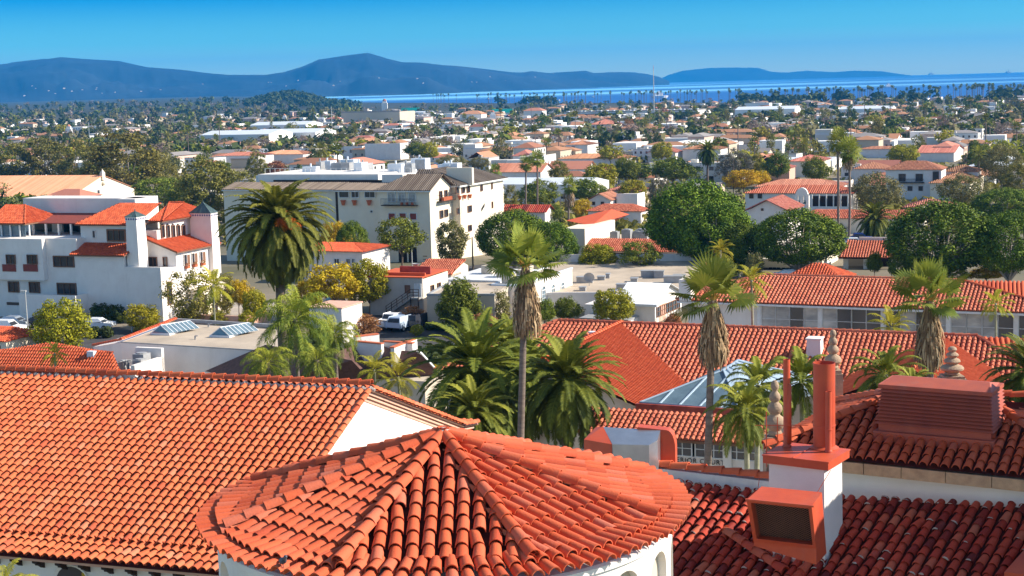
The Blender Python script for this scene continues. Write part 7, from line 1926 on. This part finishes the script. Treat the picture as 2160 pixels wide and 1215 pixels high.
car('sedan', 'car_blue', 1398, 592, 168, 'blue car parked behind the flat roofed store')
car('sedan', 'car_silver', 1300, 590, 168, 'grey car in the shaded street behind the flat roofed store')
car('sedan', 'car_white', 1665, 592, 168, 'white car showing above the office wing ridge')
car('suv', 'car_dark', 712, 655, 110, 'dark car on the street right of the great date palm')
def lamp(u, v0, v1, label, arm=True, y=None, name='street_lamp'):
    p = ground_at(u, v1); y = p.y; g = G(p.x, y); top = PY(u, v0, y); h = top.z - g
    r = thing(name, label, 'lamp', (p.x, p.y, g)); b = MB(); b.tube((0, 0, 0), (0, 0, h), .11, .06, 8); b.tube((0, 0, 0), (0, 0, .4), .2, .16, 8); b.build('pole', 'lamp_metal', r)
    b = MB()
    if arm: b.path([(0, 0, h), (-.5, 0, h + .5), (-1.6, 0, h + .6)], [.06, .05, .04], 6); b.build('arm', 'lamp_metal', r); b = MB(); b.box(-2.2, -1.5, -.13, .13, h + .5, h + .66)
    else: b.box(-.55, .1, -.2, .2, h, h + .22)
    b.build('lamp_head', 'lamp_metal', r)
lamp(60, 616, 712, 'white lamp post with square head beside the large yellow green bush', False)
lamp(870, 468, 575, 'tall curved street lamp in front of the apartment building')
lamp(280, 648, 700, 'short floodlight post beside the round bush at the townhouse corner', False)
def pole(u, v0, v1, label, name='utility_pole', r0=.14, arms=0, m_='bark', cat='pole', y=None, group=None):
    p = ground_at(u, v1) if y is None else None
    yy = p.y if p else y; q = PY(u, v1, yy); g = G(q.x, yy); top = PY(u, v0, yy); h = top.z - g
    r = thing(name, label, cat, (q.x, yy, g), 0, group); b = MB(); b.tube((0, 0, 0), (0, 0, h), r0, r0 * .6, 6); b.build('shaft', m_, r)
    if arms:
        b = MB()
        for i in range(arms): b.box(-1.1, 1.1, -.08, .08, h - .8 - i * 1.1, h - .62 - i * 1.1)
        b.build('crossarm', m_, r)
    return r, h
r, h = pole(1708, 478, 590, 'white flagpole in front of the round fig tree', 'flagpole', .10, m_='frame_white')
mat('flag', (.55, .06, .06), .8, (.75, .7, .7), 2, stretch=(1, 1, 5)); b = MB(); b.add([(-.05, 0, h - 2.2), (-.5, .1, h - 2.6), (-.45, .05, h - 5.2), (-.05, 0, h - 5.0)], [(0, 1, 2, 3)]); o = b.build('flag', 'flag', r)
pole(998, 500, 572, 'dark utility pole at the right corner of the apartment building', r0=.16)
pole(1183, 420, 470, 'utility pole beside the shaggy fan palm')
pole(1547, 330, 415, 'utility pole beside the yellow tree')
pole(190, 258, 312, 'tall pale pole above the olive trees at left', r0=.3, m_='lamp_metal', arms=1)
r, h = pole(1380, 146, 262, 'very tall thin radio mast rising into the sky above the bay', 'radio_mast', .55, m_='lamp_metal', cat='mast', y=1500)
b = MB(); b.tube((0, 0, h - .1), (0, 0, h + 4), .2, .1, 5); b.build('aerial', 'red_metal', r)
pole(700, 225, 262, 'tall pale mast standing among the houses left of the centre', 'radio_mast', .35, m_='lamp_metal', cat='mast', y=1250)
PLS = [(u, RND.uniform(255, 330)) for u in range(430, 2150, 62)]
for i, (u, v) in enumerate(PLS): pole(u + RND.uniform(-20, 20), v - RND.uniform(16, 24), v + 6, 'thin wooden utility pole with crossarm among the far houses', arms=1, r0=.2, group='utility poles in the far town')

# ================================================================== THE FAR TOWN
rng = random.Random(2024)
def blk(name, w_, d_, h_, roofk, wall, roofm):
    """one kind of far building, about 10 m wide, with its parts"""
    r = thing(name, '', 'building'); b = MB(); b.box(-w_ / 2, w_ / 2, -d_ / 2, d_ / 2, -3, h_)
    if roofk == 'step': b.box(-w_ / 2, -w_ * .1, -d_ / 2 + .5, d_ / 2, h_, h_ + 2.2)
    if roofk == 'gable': b.add([(w_ / 2, -d_ / 2, h_), (w_ / 2, d_ / 2, h_), (w_ / 2, 0, h_ + 1.9)], [(0, 1, 2)])
    b.build('wall', wall, r); b = MB(); e = .5
    if roofk == 'hip':
        k = d_ / 2
        q = [(-w_ / 2 - e, -d_ / 2 - e, h_), (w_ / 2 + e, -d_ / 2 - e, h_), (w_ / 2 + e, d_ / 2 + e, h_), (-w_ / 2 - e, d_ / 2 + e, h_), (-w_ / 2 + k, 0, h_ + 1.9), (w_ / 2 - k, 0, h_ + 1.9)]
        b.add(q, [(0, 1, 5, 4), (1, 2, 5), (2, 3, 4, 5), (3, 0, 4)], .6)
    elif roofk == 'gable':
        q = [(-w_ / 2 - e, -d_ / 2 - e, h_ - .1), (w_ / 2 + e, -d_ / 2 - e, h_ - .1), (w_ / 2 + e, 0, h_ + 2.1), (-w_ / 2 - e, 0, h_ + 2.1), (w_ / 2 + e, d_ / 2 + e, h_ - .1), (-w_ / 2 - e, d_ / 2 + e, h_ - .1)]
        b.add(q, [(0, 1, 2, 3), (3, 2, 4, 5)], .6)
    elif roofk == 'lowmetal':
        q = [(-w_ / 2, -d_ / 2, h_ + .02), (w_ / 2, -d_ / 2, h_ + .02), (w_ / 2, 0, h_ + 1.2), (-w_ / 2, 0, h_ + 1.2), (w_ / 2, d_ / 2, h_ + .02), (-w_ / 2, d_ / 2, h_ + .02)]
        b.add(q, [(0, 1, 2, 3), (3, 2, 4, 5), (1, 4, 2)], .6)
    else:
        b.box(-w_ / 2 + .3, w_ / 2 - .3, -d_ / 2 + .3, d_ / 2 - .3, h_ + .003, h_ + .08); b.box(-w_ / 4, -w_ / 4 + 1.5, 0, 1.5, h_ + .08, h_ + 1.2)
        b.box(-w_ / 2, w_ / 2, -d_ / 2, -d_ / 2 + .25, h_ + .004, h_ + .5)
    b.build('roof', roofm, r)
    n = max(2, int(w_ / 3)); rows = max(1, int(h_ / 3))
    for j in range(rows):
        for i in range(n):
            x = -w_ / 2 + (i + .5) * w_ / n; b = MB(); b.box(x - .5, x + .5, -d_ / 2 - .04, -d_ / 2 - .01, 1.2 + 3 * j, 2.4 + 3 * j); b.build('window', 'glass_dark', r)
        for i in range(max(1, n // 2)):
            y = -d_ / 2 + (i + .5) * d_ / max(1, n // 2); b = MB(); b.box(w_ / 2 + .01, w_ / 2 + .04, y - .45, y + .45, 1.2 + 3 * j, 2.4 + 3 * j); b.build('window', 'glass_dark', r)
    return r
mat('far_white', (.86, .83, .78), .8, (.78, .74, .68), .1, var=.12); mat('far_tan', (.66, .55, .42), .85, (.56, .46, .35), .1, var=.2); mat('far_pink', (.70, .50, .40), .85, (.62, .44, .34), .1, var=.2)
mat('far_greyroof', (.30, .27, .25), .85, (.2, .18, .17), .1, var=.3)
KINDS = [
    (blk('far_block', 12, 9, 4, 'flat', 'far_white', 'far_roof'), 'small white flat roofed building'),
    (blk('far_block', 18, 11, 6.2, 'flat', 'far_white', 'far_roof'), 'large white flat roofed building'),
    (blk('far_block', 15, 10, 5, 'step', 'far_wall', 'flat_white'), 'stepped pale building with white roof'),
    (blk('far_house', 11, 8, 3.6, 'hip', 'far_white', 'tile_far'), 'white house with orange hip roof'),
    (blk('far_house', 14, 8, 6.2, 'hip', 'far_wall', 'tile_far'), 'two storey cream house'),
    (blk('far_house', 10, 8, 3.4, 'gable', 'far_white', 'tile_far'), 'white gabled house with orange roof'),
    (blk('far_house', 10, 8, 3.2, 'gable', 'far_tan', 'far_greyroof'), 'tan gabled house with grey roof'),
    (blk('far_warehouse', 26, 15, 4.6, 'lowmetal', 'far_white', 'metal_white'), 'long pale roofed warehouse'),
    (blk('far_house', 12, 9, 3.2, 'hip', 'far_pink', 'far_greyroof'), 'pinkish house with dark hip roof'),
    (blk('far_warehouse', 22, 13, 4.2, 'flat', 'far_tan', 'far_roof'), 'long tan flat roofed building'),
]
WT = [30, 16, 14, 26, 12, 20, 11, 9, 7, 7]
used = set()
def region(u, y):
    c = ('at far left', 'left of the peak', 'below the peak', 'right of the peak', 'below the island', 'at far right')[min(5, max(0, int(u / 360)))]
    d = 'near rows' if y < 650 else ('middle rows' if y < 1100 else 'back rows')
    return '| ' + d + ' ' + c
def place_house(k, u, y, s=1.0, label=None, yaw=None, group=None):
    base, desc = KINDS[k]; q = (u - 1080) / FP; p = PY(u, 300, y); x = p.x; g = G(x, y)
    lab = label or (desc + ' ' + region(u, y)); grp = group or (desc + 's')
    sc_ = (s * rng.uniform(.8, 1.35), s * rng.uniform(.8, 1.2), s * rng.uniform(.85, 1.1)) if label is None else (s, s, s)
    if y > 700 and label is None: sc_ = (sc_[0] * .85, sc_[1] * .85, sc_[2] * .9)
    rz = radians(yaw if yaw is not None else -23 + rng.choice((0, 0, 90)) + rng.uniform(-3, 3))
    if k not in used: r = base; used.add(k); r['label'] = lab; r['group'] = grp; r.location = (x, y, g); r.rotation_euler = (0, 0, rz); r.scale = sc_
    else: r = copy_tree(base, lab, grp, (x, y, g), rz, sc_, [c for c in base.children if y < 1000 or not c.name.startswith('window')])
    return r
nb = 0; spots = []
dens = lambda u, y: (.25 if u < 420 and y > 500 else 1.0) * (1.0 if 400 < u < 1450 else .62) * (.5 if y > 1500 else 1)
tries = 0
while nb < 296 and tries < 9000:
    tries += 1
    u = rng.uniform(-40, 2200); y = 1 / rng.uniform(1 / 2150, 1 / 430)
    if rng.random() > dens(u, y): continue
    if y > shore((u - 1080) / FP) * .9: continue
    vb = PR((PY(u, 300, y).x, y, G(PY(u, 300, y).x, y)))[1]; px_ = FP / y
    if any(a0 - 8 < u < a1 + 8 and vt_ < vb + 2 and vb - 8 * px_ * .6 < vb_ and y < yy + 14 for a0, a1, vt_, vb_, yy in AVOID): continue
    k = rng.choices(range(len(KINDS)), WT)[0]
    x = PY(u, 300, y).x
    if any(abs(x - a) < 15 and abs(y - c) < 15 for a, c in spots): continue
    spots.append((x, y)); place_house(k, u, y, rng.uniform(.8, 1.25)); nb += 1
# a few far buildings one can single out
for (k, u, v, s, yaw, lab) in (
        (7, 1620, 252, 2.0, -20, 'very long white hall with a pale roof in front of the shore palms'), (7, 1830, 248, 1.7, -22, 'long white hall with several bays at the right of the far town'),
        (1, 1600, 236, 1.5, -20, 'tan and white block behind the long white hall'), (1, 1750, 238, 1.2, -20, 'white cube above the long halls on the right'), (1, 1830, 236, 1.0, -20, 'second white cube above the long halls on the right'),
        (7, 520, 312, 2.0, -22, 'long yellowish warehouse with a grey window band left of the centre'), (7, 620, 306, 1.9, -22, 'pale warehouse right of the yellowish one'), (7, 605, 286, 2.0, -20, 'large grey roofed market hall left of the centre'),
        (4, 1130, 252, 1.5, -23, 'orange roofed block near the green canopy'), (4, 1000, 262, 1.6, -23, 'orange roofed hotel left of the cream mansion'), (9, 800, 262, 3.0, -20, 'long dark roofed shed below the mountain peak')):
    p = ground_at(u, v); place_house(k, u, p.y, s, lab, yaw)
def longhall(u0, v0, u1, v1, h, label, roofm='far_greyroof'):
    a = ground_at(u0, v0); c = ground_at(u1, v1); d = V((c.x - a.x, c.y - a.y, 0)); L = d.length; yaw = math.degrees(math.atan2(d.y, d.x))
    B = Bld('railway_shed', label, 'building', V((a.x, a.y, G(a.x, a.y))), yaw); B.box('wall', 'far_white', 0, L, 0, 30, -2, h); B.box('roof', roofm, -.5, L + .5, -.5, 31, h + .003, h + .7)
    b = MB()
    for i in range(24): b.box(L * i / 24 + 1, L * (i + .6) / 24, 4 + (i % 3) * 3, 8 + (i % 3) * 3, h + .7, h + 1.3)
    B.part('roof_light', 'metal_white', b); B.box('window_band', 'glass_dark', 3, L - 3, -.06, -.02, h * .45, h * .75)
longhall(1190, 252, 1470, 247, 7, 'very long low shed with dark roof and pale bands left of the mast')
longhall(690, 263, 900, 258, 6, 'long low dark shed on the left of the town centre')
fb = [MB() for _ in range(3)]; fr_b = [MB() for _ in range(3)]   # the farthest, smallest roofs, past the three hundred nearest buildings
for i in range(1150):
    u = rng.uniform(380, 2200) if rng.random() < .85 else rng.uniform(-40, 380); y = 1 / rng.uniform(1 / 2300, 1 / 700)
    if y > shore((u - 1080) / FP) * .93: continue
    p = PY(u, 300, y); g = G(p.x, y); vb = PR((p.x, y, g))[1]
    if any(a0 - 8 < u < a1 + 8 and vt_ < vb and y < yy + 10 for a0, a1, vt_, vb_, yy in AVOID): continue
    if any(abs(p.x - a) < 12 and abs(y - c) < 12 for a, c in spots): continue
    w_, d_, h = rng.uniform(4, 11), rng.uniform(3, 6.5), rng.uniform(3.0, 6.5); a = radians(-23 + rng.choice((0, 90))); k = rng.choices(range(3), (5, 3, 2))[0]
    F_ = Fr((p.x, y, g), math.degrees(a)); q = [F_.W(x, y_, z) for z in (-3, h) for x, y_ in ((-w_, -d_), (w_, -d_), (w_, d_), (-w_, d_))]
    fb[k].add([tuple(t) for t in q], [(0, 1, 5, 4), (1, 2, 6, 5), (2, 3, 7, 6), (3, 0, 4, 7), (4, 5, 6, 7)])
    if k: 
        e_ = .6; q = [F_.W(x, y_, h + .05) for x, y_ in ((-w_ - e_, -d_ - e_), (w_ + e_, -d_ - e_), (w_ + e_, d_ + e_), (-w_ - e_, d_ + e_))] + [F_.W(-w_ + d_, 0, h + 1.7), F_.W(w_ - d_, 0, h + 1.7)]
        fr_b[k].add([tuple(t) for t in q], [(0, 1, 5, 4), (1, 2, 5), (2, 3, 4, 5), (3, 0, 4)], .6)
    n = int(w_ / 1.6)
    for j in range(n): x = -w_ + (j + .5) * 2 * w_ / n; q = [F_.W(x + dx, -d_ - .05, z) for dx, z in ((-.5, 1.3), (.5, 1.3), (.5, 2.5), (-.5, 2.5))]; fr_b[0].add([tuple(t) for t in q], [(0, 1, 2, 3)])
for k, (m_, m2) in enumerate((('far_white', 'glass_dark'), ('far_tan', 'tile_far'), ('far_pink', 'far_greyroof'))):
    o = fb[k].build('distant_buildings', m_); struct(o, 'stuff'); struct(fr_b[k].build('distant_building_details', m2), 'stuff')
# green canopies
for (u, v) in ((1060, 245), (866, 240)):
    p = ground_at(u, v); r = thing('canopy', 'turquoise canopy on a white building ' + ('near the orange hotel' if u > 1000 else 'below the small white tower'), 'canopy', p); b = MB(); b.box(-14, 14, -6, 6, 4, 8.5, taper=2); b.build('cloth', 'green_cloth', r); b = MB(); b.box(-13, 13, -5, 5, -2, 3.99); b.build('wall', 'far_white', r)
# small white towers
for (u, vt_, vb, lab) in ((812, 208, 238, 'small white tower with dome near the bay'), (601, 240, 262, 'white water tower left of the town centre'), (1040, 232, 262, 'pale church tower beside the orange hotel'), (440 / 3, 262, 292, 'white chapel tower among the round trees at left')):
    p = ground_at(u, vb); h = PY(u, vt_, p.y).z - p.z; r = thing('white_tower', lab, 'tower', p); w_ = h * .2; b = MB(); b.box(-w_, w_, -w_, w_, -2, h * .7); b.box(-w_ * .7, w_ * .7, -w_ * .7, w_ * .7, h * .7, h * .85); b.build('shaft', 'far_white', r)
    b = MB(); b.lathe((0, 0, h * .85), [(w_ * .7, 0), (w_ * .55, h * .08), (.05, h * .15)], 8); b.build('dome', 'tile_far', r)

# individual far trees
FK = [('f_round', 'dark green round tree', 22), ('f_green', 'mid green round tree', 24), ('f_tall', 'tall dark tree', 16), ('f_olive', 'grey olive tree', 24), ('f_euc', 'brown green eucalyptus', 20), ('f_bare', 'bare purplish grey tree', 14), ('f_red', 'rust coloured tree', 7), ('f_yellow', 'golden green tree', 14)]
nt_ = 0; tries = 0
while nt_ < 205 and tries < 8000:
    tries += 1
    u = rng.uniform(-60, 2220); y = 1 / rng.uniform(1 / 1500, 1 / 330)
    if y > shore((u - 1080) / FP) * .92: continue
    k, desc, _ = rng.choices(FK, [f[2] for f in FK])[0]
    x = PY(u, 300, y).x; g = G(x, y); vb = PR((x, y, g))[1]; px_ = FP / y
    h = rng.uniform(6, 12); w_ = h * rng.uniform(.8, 1.3)
    if k in ('f_tall', 'f_euc'): h *= 1.25; w_ *= .8
    if any(a0 - w_ * px_ * .35 < u < a1 + w_ * px_ * .35 and vt_ < vb - h * px_ * .1 and vb - h * px_ < vb_ - 2 and y < yy for a0, a1, vt_, vb_, yy in AVOID): continue
    put_tree(k, (x, y, g), w_, h, desc + ' ' + region(u, y), desc + 's'); nt_ += 1
# far palms one can tell from the rest
b_ = fan_crown(45, n=16, R=1.7, lowest=-1.0, leafn=6, width=.2, pet=.8); FARFAN = mesh_of(b_, 'crown', 'leaf_palm')
FARDATE = mesh_of(date_crown(99, n=30, L=4.0, pairs=9, low=-1.0, lw=.9, curl=1.3, ltw=.12, tone=(.2, .9)), 'crown', 'leaf_date')
tb = MB(); tb.tube((0, 0, 0), (0, 0, 1), 1, .75, 6, cap=False); UT = mesh_of(tb, 'trunk', 'bark_palm')
def far_palm(x, y, h, s, crown, label, group, tr=.25):
    g = G(x, y); r = thing('palm', label, 'palm', (x, y, g), rng.uniform(0, 6), group)
    for nm, me, sc_, lz in (('trunk', UT, (tr, tr, h), 0), ('crown', crown, (s, s, s), h)):
        o = bpy.data.objects.new(nm, me); COL.objects.link(o); o.parent = r; o.scale = sc_; o.location = (0, 0, lz)
for i in range(85):
    for _ in range(30):
        u = rng.uniform(-40, 2200); y = 1 / rng.uniform(1 / 1700, 1 / 360); x = PY(u, 300, y).x; g = G(x, y); vb = PR((x, y, g))[1]; px_ = FP / y
        if y < shore((u - 1080) / FP) * .9 and not any(a0 - 10 < u < a1 + 10 and vb - 15 * px_ < vb_ and vt_ < vb and y < yy for a0, a1, vt_, vb_, yy in AVOID): break
    if i % 4: far_palm(x, y, rng.uniform(10, 19), rng.uniform(1, 1.4), FARFAN, 'slim fan palm ' + region(u, y), 'slim fan palms in the far town')
    else: far_palm(x, y, rng.uniform(7, 12), rng.uniform(.9, 1.3), FARDATE, 'broad feathery date palm ' + region(u, y), 'date palms in the far town', .4)
# palms along the shore
n = 0
for i in range(210):
    u = 905 + (1.0 - rng.random() ** 1.25) * 1290; q = (u - 1080) / FP; y = shore(q) * rng.uniform(.955, .985)
    far_palm(PY(u, 220, y).x, y, rng.uniform(15, 21), rng.uniform(1.15, 1.6), FARFAN, 'tall dark fan palm in the long row along the sea shore', 'fan palms along the shore', .38); n += 1
# woods that read as one mass
def wood(name, spots, m_, n=34, size=2.4, seed=1):
    r2 = random.Random(seed); b = MB()
    for (x, y, w_, h) in spots:
        g = G(x, y); t = r2.uniform(-.12, .12)
        leaves(b, (x, y, g + h * .58), (w_ * .5, w_ * .5, h * .44), n, size * (w_ / 9), r2, 1.3, .4, lo=max(0, .15 + t), hi=min(1, .8 + t))
        if h > 6: b.tube((x, y, g - 1), (x, y, g + h * .5), .35, .2, 4, cap=False)
    return struct(b.build(name, m_), 'stuff')
S1, S2, S3, S4 = [], [], [], []
for i in range(5600):
    u = rng.uniform(-120, 2280); y = 1 / rng.uniform(1 / 4300, 1 / 800) if u < 760 else 1 / rng.uniform(1 / 2900, 1 / 800)
    q = (u - 1080) / FP
    if y > shore(q) * .975: continue
    d = .95 if u < 420 else (.75 if u < 760 else (.34 if u < 1450 else .55))
    if y > 1700: d = min(1, d + .3)
    if rng.random() > d: continue
    h = rng.uniform(5, 10) * (1.3 if u < 760 and y > 1800 else 1); x = PY(u, 230, y).x
    if any(a0 - 10 < u < a1 + 10 and vt_ < 250 and y < yy for a0, a1, vt_, vb_, yy in AVOID): continue
    (S1, S2, S3, S4)[rng.choices(range(4), (34, 18, 32, 16))[0]].append((x, y, h * rng.uniform(.8, 1.3), h))
for i in range(300):                              # knoll
    q = rng.gauss(-.140, .016); y = rng.gauss(3300, 260); h = rng.uniform(11, 17); S1.append((q * y, y, h * 1.1, h))
for i in range(70):                               # large dark groves before the shore on the right
    u = rng.choice((1580, 1600, 1640, 1700, 1770, 1800, 1830, 1930, 2100, 2125, 1135, 1060)) + rng.gauss(0, 16); y = shore((u - 1080) / FP) * rng.uniform(.84, .95); h = rng.uniform(12, 19); S1.append((PY(u, 230, y).x, y, h * 1.1, h))
wood('dark_woods', S1, 'leaf_dark', seed=1); wood('green_woods', S2, 'leaf_green', seed=2); wood('olive_woods', S3, 'leaf_olive', seed=3); wood('leafless_woods', S4, 'leaf_bare', n=40, size=1.4, seed=4)
b = MB()                                          # low scrub and gardens between the houses
for i in range(5200):
    u = rng.uniform(-80, 2240); y = 1 / rng.uniform(1 / 1300, 1 / 300); x = PY(u, 300, y).x
    if y < 330 and not (1000 < u): continue
    vb = PR((x, y, G(x, y)))[1]
    if any(a0 - 6 < u < a1 + 6 and vt_ < vb and vb - 10 < vb_ and y < yy + 3 for a0, a1, vt_, vb_, yy in AVOID): continue
    h = rng.uniform(1.2, 3.5); leaves(b, (x, y, G(x, y) + h * .4), (h * rng.uniform(.6, 1.5), h * .9, h * .6), 12, h * .5, rng, 1.3, .4)
struct(b.build('garden_scrub', 'leaf_euc'), 'stuff')
b = MB()                                          # garden growth round the near houses
for i in range(700):
    u = rng.uniform(380, 1180); v = rng.uniform(700, 900); p = ground_at(u, v)
    if (v < 760 and u > 690) or v < 725: continue
    if p.y < 62: continue
    h = rng.uniform(.8, 2.6); leaves(b, (p.x, p.y, p.z + h * .4), (h * .8, h * .8, h * .6), 40, h * .22, rng, 1.6, .4)
struct(b.build('garden_shrubs', 'leaf_hedge'), 'stuff')
# houses scattered on the mountain foot
for i in range(30):
    u = rng.choice((rng.uniform(20, 560), rng.uniform(560, 1180))); v = 176 + (1080 - u) * .028 - rng.uniform(2, 24)
    p = MTN.ray_cast(CAM, ray(u, v).normalized())[0]
    if p is None: continue
    r = thing('hillside_villa', 'tiny pale villa on the lower slope of the mountains', 'house', (p.x, p.y, p.z), .4, 'pale villas on the mountain foot'); s = rng.uniform(2.5, 5.5)
    b = MB(); b.box(-s, s, -s * .6, s * .6, -6, s * .5); b.build('wall', 'far_tan', r); b = MB(); b.box(-s * 1.05, s * 1.05, -s * .65, s * .65, s * .5, s * .75, taper=s * .2); b.build('roof', 'far_roof', r)

# ================================================================== ON THE WATER
def platform(u, v, y, label):
    p = PY(u, v, y); r = thing('oil_platform', label, 'oil rig', (p.x, y, 0), .3, 'oil platforms on the horizon'); s = y / FP
    b = MB()
    for a in (-1, 1):
        for c in (-1, 1): b.tube((a * 4 * s, c * 3 * s, -5), (a * 3 * s, c * 2 * s, 3 * s), .45 * s, n=5)
    b.build('legs', 'metal_grey', r); b = MB(); b.box(-5 * s, 5 * s, -3 * s, 3 * s, 2.6 * s, 4.4 * s); b.box(-3 * s, 2 * s, -2 * s, 2 * s, 4.4 * s, 5.6 * s); b.build('deck', 'metal_grey', r)
    b = MB(); b.tube((.5 * s, 0, 5 * s), (.5 * s, 0, 11 * s), .7 * s, .2 * s, 4); b.tube((-3 * s, 0, 5 * s), (-5 * s, 0, 8 * s), .25 * s, n=4); b.build('derrick', 'metal_grey', r)
platform(1964, 160, 15500, 'smaller oil platform on the sea horizon, the left one')
platform(2127, 155, 13500, 'larger oil platform on the sea horizon at the right')
def boat(u, v, L, label, sail=False, wake=False, heading=0):
    p = P(u, v, 0); r = thing('sailing_boat' if sail else 'motor_boat', label, 'boat', (p.x, p.y, 0), radians(heading)); b = MB()
    pts = [(-.5, -.16), (.2, -.18), (.5, 0), (.2, .18), (-.5, .16)]; n = 5
    b.add([(x * L, y * L, .14 * L) for x, y in pts] + [(x * L * .85, y * L * .7, -.3) for x, y in pts], [tuple(range(n)), tuple(range(n, 2 * n))[::-1]] + [(i, (i + 1) % n, n + (i + 1) % n, n + i) for i in range(n)]); b.build('hull', 'far_white', r)
    b = MB()
    if sail: b.tube((0, 0, .1 * L), (0, 0, 1.4 * L), .02 * L, n=5); b.build('mast', 'lamp_metal', r); b = MB(); b.add([(0, .01 * L, .25 * L), (-.42 * L, .05 * L, .25 * L), (0, .01 * L, 1.35 * L), (0, -.01 * L, .25 * L)], [(0, 1, 2), (3, 2, 1)]); b.build('sail', 'frame_white', r)
    else: b.box(-.3 * L, .15 * L, -.12 * L, .12 * L, .14 * L, .30 * L); b.box(-.15 * L, .05 * L, -.09 * L, .09 * L, .30 * L, .40 * L); b.build('cabin', 'frame_white', r)
    if wake:
        b = MB(); b.poly((-.5 * L, -.1 * L, .06), (-.5 * L, .1 * L, .06), (-3 * L, .35 * L, .06), (-3 * L, -.35 * L, .06)); b.build('wake', 'frame_white', r)
boat(1875, 185, 30, 'white ferry with a wake on the sea at right', wake=True, heading=8)
boat(1703, 196, 15, 'small white sailing boat above the shore palms', sail=True)
boat(1392, 207, 40, 'large white boat behind the shore palms right of the mast', heading=10)
for (u, v) in ((1345, 196), (1352, 195), (1180, 214), (1030, 210), (1250, 206), (1740, 220), (1640, 214)): boat(u, v, 12, 'tiny white boat far out on the bay', heading=u); sc.objects
for o in list(COL.objects):
    if o.get('label') == 'tiny white boat far out on the bay': o['group'] = 'tiny boats on the bay'
# hilltop masts
for du in (-5, 0, 6, 12):
    p = PY(775 + du, 113 + abs(du) * .2, 9850); r = thing('summit_mast', 'thin aerial mast on the mountain peak', 'mast', (p.x, p.y, p.z - 10), 0, 'masts on the mountain peak'); b = MB(); b.tube((0, 0, 0), (0, 0, 30), 1.2, .8, 4); b.build('shaft', 'metal_grey', r)

# ================================================================== AIR
m = bpy.data.materials.new('haze_air'); m.use_nodes = True; nt = m.node_tree; nt.nodes.clear()
ho = N(nt, 'ShaderNodeOutputMaterial'); hv = N(nt, 'ShaderNodeVolumePrincipled')
hv.inputs['Density'].default_value = 7.0e-5; hv.inputs['Color'].default_value = (.02, .40, 1.0, 1); hv.inputs['Anisotropy'].default_value = 0.0
nt.links.new(hv.outputs[0], ho.inputs['Volume']); MATS['haze_air'] = m
b = MB(); b.box(-15500, 15500, -200, 20500, -62, 470); o = b.build('haze', 'haze_air'); struct(o, 'stuff')

# ------------------------------------------------------------------ labels: order look-alikes that share a row from left to right
ORD = ['leftmost', 'second from left', 'third from left', 'fourth from left', 'fifth from left', 'sixth from left', 'seventh from left', 'eighth from left', 'ninth from left', 'tenth from left']
cells = {}
for o in COL.objects:
    l = o.get('label', '')
    if '|' in l: cells.setdefault((l, o.get('group', '')), []).append(o)
for (l, g), os_ in cells.items():
    a, c = [t.strip() for t in l.split('|')]
    os_.sort(key=lambda o: PR(o.location)[0])
    for i, o in enumerate(os_):
        o['label'] = (a + ' in the ' + c) if len(os_) == 1 else '%s, %s, %s' % (a, ORD[i] if i < 10 else 'further right', c)
